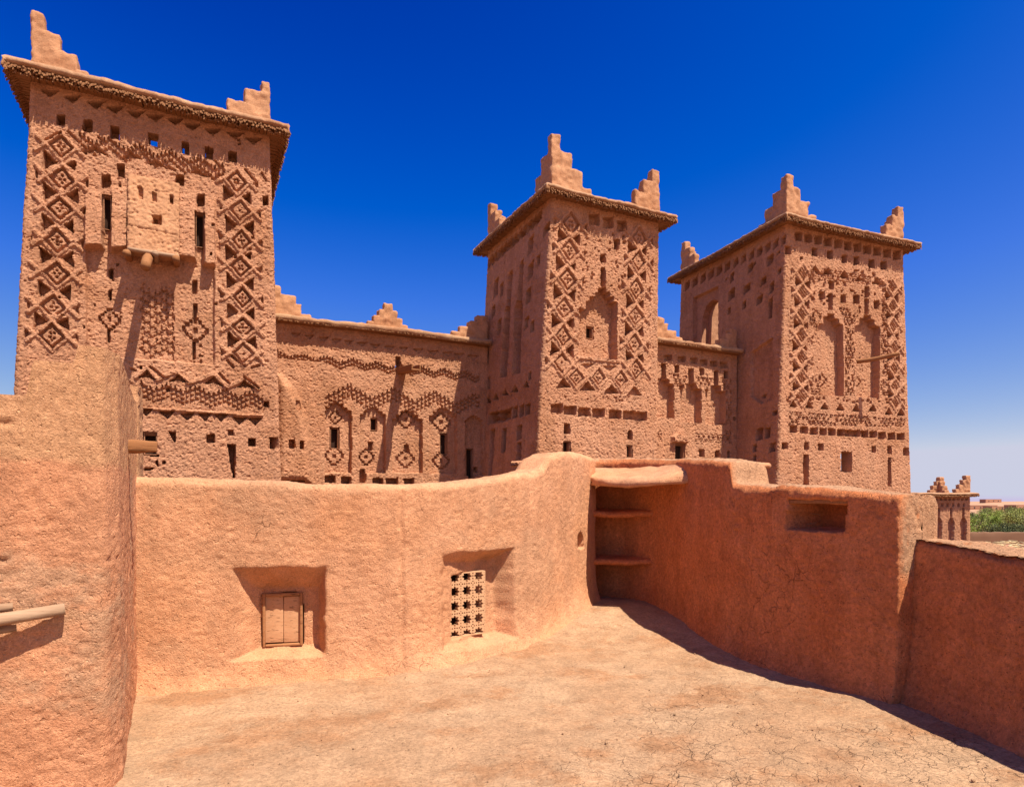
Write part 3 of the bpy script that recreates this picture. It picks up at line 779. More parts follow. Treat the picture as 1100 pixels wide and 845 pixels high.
  ('d',1.349,8.952,0.42,0.48,0),
  ('d',1.287,8.09,0.42,0.48,0),
  ('d',1.194,7.158,0.42,0.48,0),
  ('d',1.102,6.208,0.42,0.48,0),
  ('d',1.059,5.327,0.42,0.48,0),
  ('d',1.01,4.445,0.42,0.48,0),
  ('c',[(0.887,8.773),(0.854,8.269),(1.217,8.521)],0.145,0.02),
  ('c',[(1.671,8.704),(1.67,8.338),(1.419,8.521)],0.144,0.02),
  ('c',[(0.794,7.911),(0.796,7.337),(1.14,7.624)],0.146,0.02),
  ('c',[(1.53,7.761),(1.509,7.487),(1.341,7.624)],0.217,0.02),
  ('c',[(0.71,6.968),(0.723,6.398),(1.047,6.683)],0.165,0.02),
  ('c',[(1.51,6.893),(1.485,6.473),(1.249,6.683)],0.162,0.02),
  ('c',[(0.643,6.031),(0.635,5.504),(0.98,5.768)],0.187,0.02),
  ('c',[(1.45,5.969),(1.455,5.566),(1.181,5.768)],0.174,0.02),
  ('c',[(0.618,5.131),(0.58,4.641),(0.934,4.886)],0.223,0.02),
  ('c',[(1.441,5.122),(1.451,4.65),(1.135,4.886)],0.193,0.02),
  ('l',(3.656,8.988),(3.487,8.817),0.085,0.045),
  ('l',(3.656,8.988),(3.453,9.198),0.085,0.045),
  ('l',(4.422,8.988),(4.587,8.822),0.085,0.045),
  ('l',(4.422,8.988),(4.605,9.175),0.085,0.045),
  ('c',[(4.65,9.113),(4.65,8.863),(4.512,8.988)],0.088,0.02),
  ('l',(3.656,8.23),(3.442,8.006),0.085,0.045),
  ('l',(3.656,8.23),(3.498,8.388),0.085,0.045),
  ('c',[(3.428,8.355),(3.428,8.105),(3.566,8.23)],0.075,0.02),
  ('l',(4.422,8.23),(4.647,7.993),0.085,0.045),
  ('l',(4.422,8.23),(4.633,8.449),0.085,0.045),
  ('c',[(4.65,8.355),(4.65,8.105),(4.512,8.23)],0.099,0.02),
  ('l',(3.552,7.259),(3.368,7.071),0.085,0.045),
  ('l',(3.552,7.259),(3.338,7.482),0.085,0.045),
  ('c',[(3.324,7.384),(3.324,7.134),(3.462,7.259)],0.07,0.02),
  ('l',(4.318,7.259),(4.54,7.026),0.085,0.045),
  ('l',(4.318,7.259),(4.533,7.483),0.085,0.045),
  ('c',[(4.546,7.384),(4.546,7.134),(4.408,7.259)],0.066,0.02),
  ('l',(3.552,6.305),(3.374,6.124),0.085,0.045),
  ('l',(3.552,6.305),(3.329,6.539),0.085,0.045),
  ('c',[(3.324,6.43),(3.324,6.18),(3.462,6.305)],0.062,0.02),
  ('l',(4.318,6.305),(4.49,6.131),0.085,0.045),
  ('l',(4.318,6.305),(4.516,6.51),0.085,0.045),
  ('l',(3.483,5.379),(3.295,5.186),0.085,0.045),
  ('l',(3.483,5.379),(3.31,5.554),0.085,0.045),
  ('c',[(3.255,5.504),(3.255,5.254),(3.393,5.379)],0.072,0.02),
  ('l',(4.249,5.379),(4.423,5.202),0.085,0.045),
  ('l',(4.249,5.379),(4.446,5.583),0.085,0.045),
  ('c',[(4.477,5.504),(4.477,5.254),(4.339,5.379)],0.095,0.02),
  ('l',(3.552,4.517),(3.364,4.324),0.085,0.045),
  ('l',(3.552,4.517),(3.35,4.726),0.085,0.045),
  ('c',[(3.324,4.642),(3.324,4.392),(3.462,4.517)],0.087,0.02),
  ('l',(4.318,4.517),(4.539,4.286),0.085,0.045),
  ('l',(4.318,4.517),(4.48,4.679),0.085,0.045),
  ('d',4.039,8.988,0.4074,0.48,0),
  ('d',4.039,8.23,0.4074,0.48,0),
  ('d',3.935,7.259,0.4074,0.48,0),
  ('d',3.935,6.305,0.4074,0.48,0),
  ('d',3.866,5.379,0.4074,0.48,0),
  ('d',3.935,4.517,0.4074,0.48,0),
  ('c',[(3.606,8.843),(3.57,8.375),(3.941,8.609)],0.14,0.02),
  ('c',[(4.374,8.764),(4.355,8.454),(4.137,8.609)],0.158,0.02),
  ('c',[(3.59,8.007),(3.576,7.482),(3.889,7.745)],0.221,0.02),
  ('c',[(4.34,7.961),(4.353,7.528),(4.085,7.745)],0.193,0.02),
  ('c',[(3.514,7.065),(3.527,6.499),(3.837,6.782)],0.185,0.02),
  ('c',[(4.227,6.934),(4.258,6.63),(4.033,6.782)],0.155,0.02),
  ('c',[(3.472,6.123),(3.469,5.561),(3.803,5.842)],0.208,0.02),
  ('c',[(4.245,6.04),(4.236,5.644),(3.998,5.842)],0.171,0.02),
  ('c',[(3.508,5.176),(3.508,4.72),(3.803,4.948)],0.195,0.02),
  ('c',[(4.22,5.11),(4.23,4.786),(3.998,4.948)],0.223,0.02),
  ('d',1.567,4.06,0.36,0.42,0),
  ('d',2.395,4.121,0.36,0.42,0),
  ('d',3.287,4.126,0.36,0.42,0),
  ('c',[(1.071,3.986),(1.364,3.703),(0.781,3.657)],0.16,0.03),
  ('c',[(1.977,3.972),(2.282,3.683),(1.677,3.636)],0.16,0.03),
  ('c',[(2.92,3.952),(3.237,3.657),(2.607,3.61)],0.16,0.03),
  ('c',[(3.853,3.961),(4.182,3.661),(3.528,3.612)],0.16,0.03),
  ('c',[(1.724,4.503),(2.234,4.551),(1.977,4.311)],0.08,0.03),
  ('c',[(2.591,4.52),(3.12,4.57),(2.854,4.325)],0.08,0.03),
  ('c',[(2.298,6.91),(2.382,6.922),(2.382,7.058),(2.709,7.128),(2.709,6.996),(2.854,7.017),(2.854,6.842),(3.006,6.863),(3.006,6.709),(3.153,6.73),(3.153,4.777),(1.629,4.734),(1.692,6.26),(1.914,6.316),(1.914,6.558),(2.073,6.58),(2.073,6.742),(2.298,6.774)],0.34,0.02),
  ('l',(1.598,4.705),(3.187,4.725),0.12,0.05),
  ('w',2.292,5.668,0.271,0.391,'slit'),
  ('c',[(2.486,8.189),(2.696,8.225),(2.696,7.951),(2.486,7.917)],0.22,0.025),
  ('c',[(2.493,7.757),(2.689,7.789),(2.689,7.16),(2.493,7.131)],0.25,0.025),
  ('c',[(3.026,8.777),(3.24,8.816),(3.24,8.484),(3.026,8.447)],0.22,0.025),
  ('c',[(0.609,3.135),(1.046,3.165),(1.046,2.891),(0.609,2.863)],0.17,0.025),
  ('c',[(1.095,3.1),(1.542,3.13),(1.542,2.852),(1.095,2.825)],0.17,0.025),
  ('c',[(1.623,3.081),(2.08,3.111),(2.08,2.831),(1.623,2.803)],0.17,0.025),
  ('c',[(2.176,3.085),(2.643,3.115),(2.643,2.831),(2.176,2.804)],0.17,0.025),
  ('c',[(2.834,3.078),(3.314,3.109),(3.314,2.821),(2.834,2.793)],0.17,0.025),
  ('c',[(3.395,3.081),(3.887,3.112),(3.887,2.821),(3.395,2.792)],0.17,0.025),
  ('c',[(3.887,3.078),(4.389,3.11),(4.389,2.815),(3.887,2.787)],0.17,0.025),
  ('c',[(1.089,2.534),(1.324,2.546),(1.324,2.217),(1.089,2.206)],0.25,0.025),
  ('w',1.195,1.749,0.259,0.445,'slit'),
  ('c',[(3.585,2.438),(3.777,2.448),(3.777,2.14),(3.585,2.132)],0.25,0.025),
  ('w',3.66,1.731,0.219,0.402,'slit'),
  ('c',[(2.591,2.13),(2.92,2.144),(2.92,1.43),(2.591,1.42)],0.0,0.025),
  ('c',[(1.933,8.617),(2.022,8.633),(2.022,8.557),(1.933,8.541)],0.06,0.025),
  ('c',[(2.415,8.65),(2.506,8.666),(2.506,8.59),(2.415,8.574)],0.06,0.025),
  ('c',[(2.808,8.419),(2.9,8.436),(2.9,8.359),(2.808,8.343)],0.06,0.025),
  ('c',[(1.965,7.734),(2.054,7.748),(2.054,7.673),(1.965,7.658)],0.06,0.025),
  ('c',[(2.157,7.495),(2.247,7.509),(2.247,7.433),(2.157,7.419)],0.06,0.025),
  ('c',[(3.341,7.238),(3.436,7.252),(3.436,7.174),(3.341,7.16)],0.06,0.025),
  ('c',[(2.874,7.251),(2.966,7.265),(2.966,7.188),(2.874,7.174)],0.06,0.025),
  ('c',[(2.123,7.547),(2.192,7.558),(2.192,7.483),(2.123,7.472)],0.09,0.025),
  ('c',[(3.358,8.773),(3.473,8.794),(3.473,8.701),(3.358,8.68)],0.09,0.025),
  ('c',[(2.085,7.399),(2.176,7.414),(2.176,7.309),(2.085,7.295)],0.09,0.025),
  ('c',[(2.395,8.306),(2.46,8.317),(2.46,8.254),(2.395,8.243)],0.09,0.025),
  ('c',[(1.859,8.425),(1.944,8.44),(1.944,8.383),(1.859,8.368)],0.09,0.025),
  ('c',[(1.79,7.594),(1.852,7.604),(1.852,7.524),(1.79,7.514)],0.09,0.025),
  ('c',[(3.334,8.87),(3.419,8.886),(3.419,8.817),(3.334,8.802)],0.09,0.025),
  ('c',[(3.096,8.082),(3.162,8.093),(3.162,7.987),(3.096,7.977)],0.09,0.025),
  ('c',[(3.317,7.636),(3.391,7.648),(3.391,7.526),(3.317,7.515)],0.09,0.025),
  ('c',[(1.92,7.844),(1.982,7.854),(1.982,7.791),(1.92,7.781)],0.09,0.025),
  ('c',[(3.176,7.482),(3.239,7.492),(3.239,7.388),(3.176,7.378)],0.09,0.025),
  ('c',[(3.115,7.926),(3.201,7.94),(3.201,7.833),(3.115,7.819)],0.09,0.025),
  ('c',[(1.808,7.189),(1.895,7.203),(1.895,7.111),(1.808,7.098)],0.09,0.025),
  ('c',[(2.26,8.392),(2.328,8.404),(2.328,8.348),(2.26,8.337)],0.09,0.025),
  ('c',[(3.188,7.263),(3.29,7.279),(3.29,7.203),(3.188,7.188)],0.09,0.025),
  ('c',[(3.075,8.503),(3.142,8.514),(3.142,8.433),(3.075,8.421)],0.09,0.025),
  ('c',[(3.25,7.247),(3.324,7.258),(3.324,7.151),(3.25,7.14)],0.09,0.025),
  ('c',[(1.945,7.623),(2.009,7.633),(2.009,7.565),(1.945,7.555)],0.09,0.025),
  ('c',[(3.066,8.788),(3.158,8.805),(3.158,8.727),(3.066,8.71)],0.09,0.025),
  ('c',[(3.435,7.698),(3.513,7.71),(3.513,7.589),(3.435,7.577)],0.09,0.025),
  ('c',[(2.825,8.68),(2.901,8.694),(2.901,8.585),(2.825,8.572)],0.09,0.025),
  ('c',[(3.37,8.974),(3.466,8.992),(3.466,8.923),(3.37,8.905)],0.09,0.025),
  ('c',[(2.933,8.962),(3.037,8.982),(3.037,8.891),(2.933,8.872)],0.09,0.025),
  ('c',[(1.892,8.18),(1.961,8.192),(1.961,8.108),(1.892,8.096)],0.09,0.025),
  ('c',[(2.749,3.469),(2.835,3.475),(2.835,3.425),(2.749,3.419)],0.07,0.025),
  ('c',[(1.129,3.417),(1.187,3.421),(1.187,3.358),(1.129,3.353)],0.07,0.025),
  ('c',[(3.062,3.506),(3.145,3.512),(3.145,3.453),(3.062,3.447)],0.07,0.025),
  ('c',[(2.69,3.545),(2.761,3.55),(2.761,3.5),(2.69,3.494)],0.07,0.025),
  ('c',[(3.327,3.465),(3.416,3.472),(3.416,3.397),(3.327,3.391)],0.07,0.025),
  ('c',[(2.543,3.52),(2.612,3.525),(2.612,3.458),(2.543,3.453)],0.07,0.025),
  ('c',[(3.076,3.428),(3.139,3.433),(3.139,3.38),(3.076,3.375)],0.07,0.025),
  ('c',[(3.216,3.58),(3.294,3.586),(3.294,3.524),(3.216,3.518)],0.07,0.025),
  ('c',[(3.587,3.604),(3.674,3.611),(3.674,3.551),(3.587,3.545)],0.07,0.025),
  ('c',[(3.044,3.554),(3.125,3.56),(3.125,3.489),(3.044,3.484)],0.07,0.025),
  ('c',[(3.089,3.42),(3.169,3.426),(3.169,3.362),(3.089,3.356)],0.07,0.025),
  ('c',[(3.004,3.552),(3.086,3.558),(3.086,3.504),(3.004,3.498)],0.07,0.025),
  ('c',[(2.247,3.423),(2.309,3.427),(2.309,3.373),(2.247,3.368)],0.07,0.025),
  ('c',[(3.216,3.46),(3.293,3.466),(3.293,3.397),(3.216,3.392)],0.07,0.025),
  ('c',[(1.949,3.406),(2.02,3.411),(2.02,3.342),(1.949,3.337)],0.07,0.025),
  ('c',[(0.787,3.246),(0.842,3.25),(0.842,3.194),(0.787,3.19)],0.07,0.025),
 ],
 't2l': [
  ('c',[(4.46,9.444),(4.894,9.313),(4.894,8.93),(4.46,9.055)],0.22,0.025),
  ('c',[(4.018,9.457),(4.438,9.327),(4.438,8.95),(4.018,9.074)],0.22,0.025),
  ('c',[(3.59,9.469),(3.996,9.341),(3.996,8.97),(3.59,9.093)],0.22,0.025),
  ('c',[(3.176,9.481),(3.569,9.355),(3.569,8.99),(3.176,9.11)],0.22,0.025),
  ('c',[(2.774,9.492),(3.155,9.368),(3.155,9.009),(2.774,9.128)],0.22,0.025),
  ('c',[(2.385,9.503),(2.754,9.381),(2.754,9.027),(2.385,9.144)],0.22,0.025),
  ('c',[(2.008,9.514),(2.365,9.393),(2.365,9.045),(2.008,9.161)],0.22,0.025),
  ('c',[(1.642,9.524),(1.988,9.405),(1.988,9.062),(1.642,9.176)],0.22,0.025),
  ('c',[(1.286,9.534),(1.622,9.417),(1.622,9.079),(1.286,9.191)],0.22,0.025),
  ('c',[(0.941,9.544),(1.267,9.429),(1.267,9.095),(0.941,9.206)],0.22,0.025),
  ('c',[(0.605,9.554),(0.922,9.44),(0.922,9.111),(0.605,9.221)],0.22,0.025),
  ('c',[(1.078,8.964),(1.462,8.844),(1.462,8.287),(1.078,8.399)],0.22,0.025),
  ('c',[(1.714,8.35),(2.036,8.258),(2.036,7.816),(1.714,7.902)],0.22,0.025),
  ('c',[(0.985,8.032),(1.361,7.926),(1.361,7.406),(0.985,7.505)],0.22,0.025),
  ('c',[(0.538,8.098),(0.791,8.025),(0.791,7.664),(0.538,7.734)],0.22,0.025),
  ('c',[(2.596,8.248),(2.947,8.189),(2.947,6.88),(2.596,6.929)],0.22,0.025),
  ('c',[(1.715,7.991),(2.066,7.925),(2.066,6.728),(1.715,6.783)],0.22,0.025),
  ('c',[(1.08,7.174),(1.391,7.098),(1.391,6.609),(1.08,6.68)],0.22,0.025),
  ('c',[(3.779,8.373),(4.149,8.286),(4.149,7.6),(3.779,7.679)],0.22,0.025),
  ('c',[(3.915,7.358),(4.21,7.293),(4.21,6.882),(3.915,6.944)],0.22,0.025),
  ('c',[(1.102,6.193),(1.398,6.127),(1.398,5.764),(1.102,5.825)],0.22,0.025),
  ('c',[(3.286,6.708),(3.622,6.64),(3.622,6.108),(3.286,6.17)],0.22,0.025),
  ('c',[(3.316,8.027),(3.568,7.968),(3.568,7.497),(3.316,7.552)],0.22,0.025),
  ('c',[(0.711,5.956),(0.936,5.909),(0.936,5.552),(0.711,5.596)],0.22,0.025),
  ('c',[(3.071,6.884),(3.017,7.028),(2.688,6.937),(2.608,6.759),(2.554,4.44),(3.161,4.488)],0.3,0.03),
  ('c',[(2.269,6.729),(2.136,6.968),(1.719,6.85),(1.603,6.547),(1.548,4.372),(2.116,4.39)],0.3,0.03),
  ('c',[(4.074,3.964),(3.748,3.66),(4.33,3.741)],0.2,0.03),
  ('c',[(3.417,3.986),(3.108,3.689),(3.661,3.769)],0.2,0.03),
  ('c',[(2.66,4.026),(2.369,3.737),(2.89,3.816)],0.2,0.03),
  ('c',[(1.876,4.013),(1.602,3.733),(2.092,3.809)],0.2,0.03),
  ('c',[(1.025,4.036),(0.77,3.766),(1.226,3.84)],0.2,0.03),
  ('c',[(3.557,3.338),(3.991,3.29),(3.991,2.872),(3.557,2.914)],0.25,0.025),
  ('c',[(3.155,3.315),(3.576,3.269),(3.576,2.858),(3.155,2.898)],0.25,0.025),
  ('c',[(2.737,3.29),(3.144,3.244),(3.144,2.84),(2.737,2.88)],0.25,0.025),
  ('c',[(2.375,3.282),(2.77,3.238),(2.77,2.839),(2.375,2.878)],0.25,0.025),
  ('c',[(1.984,3.276),(2.367,3.232),(2.367,2.84),(1.984,2.878)],0.25,0.025),
  ('c',[(1.545,3.272),(1.913,3.229),(1.913,2.844),(1.545,2.882)],0.25,0.025),
  ('c',[(1.06,3.26),(1.413,3.218),(1.413,2.841),(1.06,2.878)],0.25,0.025),
  ('c',[(0.651,3.246),(0.992,3.205),(0.992,2.834),(0.651,2.871)],0.25,0.025),
  ('c',[(3.318,2.671),(3.708,2.656),(3.708,0.903),(3.318,0.908)],0.25,0.025),
  ('c',[(1.137,2.6),(1.522,2.564),(1.522,2.094),(1.137,2.122)],0.25,0.025),
  ('c',[(1.108,2.022),(1.424,2.007),(1.424,0.907),(1.108,0.914)],0.25,0.025),
  ('c',[(0.692,4.275),(0.867,4.249),(0.867,3.974),(0.692,3.998)],0.25,0.025),
  ('c',[(3.988,4.677),(4.236,4.645),(4.236,4.203),(3.988,4.233)],0.25,0.025),
  ('w',2.506,2.174,0.353,0.795,'slit'),
  ('c',[(-0.017,8.958),(0.398,8.807),(0.398,8.531),(-0.017,8.676)],0.3,0.025),
 ],
 't3': [
  ('c',[(0.866,9.846),(1.226,9.903),(1.226,9.578),(0.866,9.524)],0.17,0.025),
  ('c',[(1.337,9.851),(1.701,9.909),(1.701,9.582),(1.337,9.527)],0.17,0.025),
  ('c',[(1.814,9.857),(2.184,9.914),(2.184,9.585),(1.814,9.53)],0.17,0.025),
  ('c',[(2.299,9.862),(2.675,9.92),(2.675,9.589),(2.299,9.533)],0.17,0.025),
  ('c',[(2.791,9.868),(3.173,9.926),(3.173,9.592),(2.791,9.536)],0.17,0.025),
  ('c',[(3.291,9.874),(3.679,9.933),(3.679,9.596),(3.291,9.539)],0.17,0.025),
  ('c',[(3.799,9.879),(4.193,9.939),(4.193,9.599),(3.799,9.542)],0.17,0.025),
  ('c',[(4.315,9.885),(4.715,9.945),(4.715,9.603),(4.315,9.545)],0.17,0.025),
  ('c',[(4.838,9.891),(5.245,9.952),(5.245,9.607),(4.838,9.548)],0.17,0.025),
  ('c',[(5.371,9.897),(5.784,9.958),(5.784,9.611),(5.371,9.552)],0.17,0.025),
  ('c',[(5.912,9.904),(6.331,9.965),(6.331,9.615),(5.912,9.555)],0.17,0.025),
  ('c',[(1.672,9.37),(1.957,9.412),(1.957,9.109),(1.672,9.069)],0.25,0.025),
  ('c',[(2.431,9.381),(2.722,9.423),(2.722,9.117),(2.431,9.076)],0.25,0.025),
  ('c',[(3.164,9.334),(3.462,9.377),(3.462,9.067),(3.164,9.025)],0.25,0.025),
  ('c',[(3.799,9.354),(4.103,9.397),(4.103,9.084),(3.799,9.042)],0.25,0.025),
  ('c',[(4.591,9.349),(4.903,9.393),(4.903,9.076),(4.591,9.033)],0.25,0.025),
  ('c',[(5.236,9.38),(5.553,9.424),(5.553,9.105),(5.236,9.062)],0.25,0.025),
  ('c',[(1.856,8.761),(2.091,8.528),(1.622,8.465)],0.17,0.03),
  ('c',[(2.491,8.772),(2.731,8.537),(2.252,8.474)],0.17,0.03),
  ('c',[(3.313,8.769),(3.559,8.531),(3.068,8.466)],0.17,0.03),
  ('c',[(4.157,8.752),(4.41,8.511),(3.906,8.446)],0.17,0.03),
  ('c',[(5.041,8.738),(5.301,8.493),(4.783,8.427)],0.17,0.03),
  ('l',(0.901,8.361),(0.69,8.163),0.085,0.045),
  ('l',(0.901,8.361),(0.741,8.505),0.085,0.045),
  ('c',[(0.688,8.465),(0.688,8.257),(0.817,8.361)],0.067,0.02),
  ('l',(1.615,8.361),(1.817,8.172),0.085,0.045),
  ('l',(1.615,8.361),(1.772,8.502),0.085,0.045),
  ('c',[(1.828,8.465),(1.828,8.257),(1.699,8.361)],0.074,0.02),
  ('l',(0.901,7.674),(0.742,7.531),0.085,0.045),
  ('l',(0.901,7.674),(0.718,7.842),0.085,0.045),
  ('c',[(0.688,7.778),(0.688,7.57),(0.817,7.674)],0.098,0.02),
  ('l',(1.615,7.674),(1.791,7.513),0.085,0.045),
  ('l',(1.615,7.674),(1.809,7.854),0.085,0.045),
  ('c',[(1.828,7.778),(1.828,7.57),(1.699,7.674)],0.094,0.02),
  ('l',(0.869,6.891),(0.684,6.72),0.085,0.045),
  ('l',(0.869,6.891),(0.704,7.041),0.085,0.045),
  ('c',[(0.656,6.995),(0.656,6.787),(0.785,6.891)],0.06,0.02),
  ('l',(1.583,6.891),(1.738,6.752),0.085,0.045),
  ('l',(1.583,6.891),(1.776,7.07),0.085,0.045),
  ('c',[(1.796,6.995),(1.796,6.787),(1.667,6.891)],0.096,0.02),
  ('l',(0.836,6.077),(0.643,5.898),0.085,0.045),
  ('l',(0.836,6.077),(0.627,6.273),0.085,0.045),
  ('l',(1.55,6.077),(1.703,5.94),0.085,0.045),
  ('l',(1.55,6.077),(1.752,6.266),0.085,0.045),
  ('c',[(1.763,6.181),(1.763,5.973),(1.634,6.077)],0.067,0.02),
  ('l',(0.819,5.266),(0.665,5.128),0.085,0.045),
  ('l',(0.819,5.266),(0.653,5.416),0.085,0.045),
  ('l',(1.533,5.266),(1.704,5.11),0.085,0.045),
  ('l',(1.533,5.266),(1.715,5.433),0.085,0.045),
  ('c',[(1.746,5.37),(1.746,5.162),(1.617,5.266)],0.085,0.02),
  ('l',(0.827,5.293),(0.653,5.134),0.085,0.045),
  ('l',(0.827,5.293),(0.678,5.426),0.085,0.045),
  ('l',(1.541,5.293),(1.725,5.124),0.085,0.045),
  ('l',(1.541,5.293),(1.688,5.424),0.085,0.045),
  ('c',[(1.754,5.397),(1.754,5.189),(1.625,5.293)],0.098,0.02),
  ('l',(0.827,4.553),(0.617,4.356),0.085,0.045),
  ('l',(0.827,4.553),(0.647,4.718),0.085,0.045),
  ('c',[(0.614,4.657),(0.614,4.449),(0.743,4.553)],0.078,0.02),
  ('l',(1.541,4.553),(1.709,4.401),0.085,0.045),
  ('l',(1.541,4.553),(1.72,4.717),0.085,0.045),
  ('c',[(1.754,4.657),(1.754,4.449),(1.625,4.553)],0.066,0.02),
  ('l',(0.827,3.845),(0.616,3.647),0.085,0.045),
  ('l',(0.827,3.845),(0.668,3.988),0.085,0.045),
  ('c',[(0.614,3.949),(0.614,3.741),(0.743,3.845)],0.085,0.02),
  ('l',(1.541,3.845),(1.71,3.691),0.085,0.045),
  ('l',(1.541,3.845),(1.737,4.027),0.085,0.045),
  ('c',[(1.754,3.949),(1.754,3.741),(1.625,3.845)],0.082,0.02),
  ('d',1.258,8.361,0.38,0.4,1),
  ('d',1.258,7.674,0.38,0.4,1),
  ('d',1.226,6.891,0.38,0.4,1),
  ('d',1.193,6.077,0.38,0.4,1),
  ('d',1.176,5.266,0.38,0.4,1),
  ('d',1.184,5.293,0.38,0.4,1),
  ('d',1.184,4.553,0.38,0.4,1),
  ('d',1.184,3.845,0.38,0.4,1),
  ('c',[(0.89,8.202),(0.912,7.833),(1.167,8.018)],0.194,0.02),
  ('c',[(1.629,8.203),(1.62,7.832),(1.349,8.018)],0.232,0.02),
  ('c',[(0.86,7.505),(0.876,7.06),(1.151,7.283)],0.207,0.02),
  ('c',[(1.57,7.456),(1.566,7.109),(1.333,7.283)],0.179,0.02),
  ('c',[(0.824,6.718),(0.825,6.25),(1.118,6.484)],0.198,0.02),
  ('c',[(1.485,6.616),(1.494,6.352),(1.301,6.484)],0.257,0.02),
  ('c',[(0.781,5.921),(0.763,5.422),(1.093,5.671)],0.19,0.02),
  ('c',[(1.446,5.79),(1.453,5.553),(1.276,5.671)],0.183,0.02),
  ('c',[(0.79,5.287),(0.799,5.272),(1.089,5.28)],0.243,0.02),
  ('c',[(1.465,5.284),(1.485,5.275),(1.271,5.28)],0.253,0.02),
  ('c',[(0.792,5.141),(0.806,4.705),(1.093,4.923)],0.271,0.02),
  ('c',[(1.485,5.065),(1.474,4.781),(1.275,4.923)],0.215,0.02),
  ('c',[(0.803,4.399),(0.754,3.999),(1.093,4.199)],0.185,0.02),
  ('c',[(1.503,4.349),(1.515,4.049),(1.275,4.199)],0.239,0.02),
  ('l',(5.526,8.437),(5.362,8.288),0.085,0.045),
  ('l',(5.526,8.437),(5.338,8.613),0.085,0.045),
  ('c',[(5.324,8.536),(5.324,8.338),(5.446,8.437)],0.081,0.02),
  ('l',(6.202,8.437),(6.373,8.28),0.085,0.045),
  ('l',(6.202,8.437),(6.35,8.57),0.085,0.045),
  ('c',[(6.404,8.536),(6.404,8.338),(6.282,8.437)],0.095,0.02),
  ('l',(5.545,7.703),(5.4,7.573),0.085,0.045),
  ('l',(5.545,7.703),(5.344,7.892),0.085,0.045),
  ('c',[(5.343,7.802),(5.343,7.604),(5.465,7.703)],0.099,0.02),
  ('l',(6.221,7.703),(6.406,7.531),0.085,0.045),
  ('l',(6.221,7.703),(6.391,7.859),0.085,0.045),
  ('l',(5.583,6.936),(5.438,6.806),0.085,0.045),
  ('l',(5.583,6.936),(5.409,7.097),0.085,0.045),
  ('c',[(5.381,7.035),(5.381,6.837),(5.503,6.936)],0.09,0.02),
  ('l',(6.259,6.936),(6.417,6.792),0.085,0.045),
  ('l',(6.259,6.936),(6.401,7.062),0.085,0.045),
  ('l',(5.602,6.167),(5.405,5.982),0.085,0.045),
  ('l',(5.602,6.167),(5.443,6.311),0.085,0.045),
  ('l',(6.278,6.167),(6.426,6.034),0.085,0.045),
  ('l',(6.278,6.167),(6.434,6.309),0.085,0.045),
  ('l',(5.632,6.077),(5.487,5.947),0.085,0.045),
  ('l',(5.632,6.077),(5.456,6.24),0.085,0.045),
  ('c',[(5.43,6.176),(5.43,5.978),(5.552,6.077)],0.093,0.02),
  ('l',(6.308,6.077),(6.506,5.891),0.085,0.045),
  ('l',(6.308,6.077),(6.451,6.204),0.085,0.045),
  ('c',[(6.51,6.176),(6.51,5.978),(6.388,6.077)],0.087,0.02),
  ('l',(5.662,5.283),(5.491,5.126),0.085,0.045),
  ('l',(5.662,5.283),(5.507,5.424),0.085,0.045),
  ('l',(6.338,5.283),(6.499,5.136),0.085,0.045),
  ('l',(6.338,5.283),(6.519,5.451),0.085,0.045),
  ('c',[(6.54,5.382),(6.54,5.184),(6.418,5.283)],0.078,0.02),
  ('l',(5.681,4.556),(5.48,4.367),0.085,0.045),
  ('l',(5.681,4.556),(5.529,4.693),0.085,0.045),
  ('l',(6.357,4.556),(6.499,4.429),0.085,0.045),
  ('l',(6.357,4.556),(6.557,4.744),0.085,0.045),
  ('c',[(6.559,4.655),(6.559,4.457),(6.437,4.556)],0.074,0.02),
  ('l',(5.701,3.934),(5.511,3.757),0.085,0.045),
  ('l',(5.701,3.934),(5.515,4.107),0.085,0.045),
  ('l',(6.377,3.934),(6.561,3.764),0.085,0.045),
  ('l',(6.377,3.934),(6.565,4.109),0.085,0.045),
  ('c',[(6.579,4.033),(6.579,3.835),(6.457,3.934)],0.093,0.02),
  ('d',5.864,8.437,0.36,0.38,1),
  ('d',5.883,7.703,0.36,0.38,1),
  ('d',5.921,6.936,0.36,0.38,1),
  ('d',5.94,6.167,0.36,0.38,1),
  ('d',5.97,6.077,0.36,0.38,1),
  ('d',6.0,5.283,0.36,0.38,1),
  ('d',6.019,4.556,0.36,0.38,1),
  ('d',6.039,3.934,0.36,0.38,1),
  ('c',[(5.496,8.292),(5.495,7.848),(5.787,8.07)],0.197,0.02),
  ('c',[(6.227,8.271),(6.213,7.869),(5.96,8.07)],0.257,0.02),
  ('c',[(5.556,7.523),(5.546,7.116),(5.816,7.319)],0.191,0.02),
  ('c',[(6.231,7.506),(6.224,7.133),(5.988,7.319)],0.257,0.02),
  ('c',[(5.572,6.767),(5.6,6.336),(5.844,6.551)],0.205,0.02),
  ('c',[(6.206,6.689),(6.217,6.414),(6.017,6.551)],0.225,0.02),
  ('c',[(5.572,6.15),(5.595,6.094),(5.869,6.122)],0.184,0.02),
  ('c',[(6.298,6.145),(6.292,6.099),(6.041,6.122)],0.229,0.02),
  ('c',[(5.638,5.891),(5.636,5.469),(5.899,5.68)],0.19,0.02),
  ('c',[(6.271,5.833),(6.28,5.527),(6.071,5.68)],0.175,0.02),
  ('c',[(5.644,5.129),(5.647,4.71),(5.923,4.92)],0.197,0.02),
  ('c',[(6.268,5.036),(6.294,4.803),(6.096,4.92)],0.241,0.02),
  ('c',[(5.643,4.439),(5.681,4.051),(5.943,4.245)],0.191,0.02),
  ('c',[(6.298,4.352),(6.302,4.138),(6.115,4.245)],0.178,0.02),
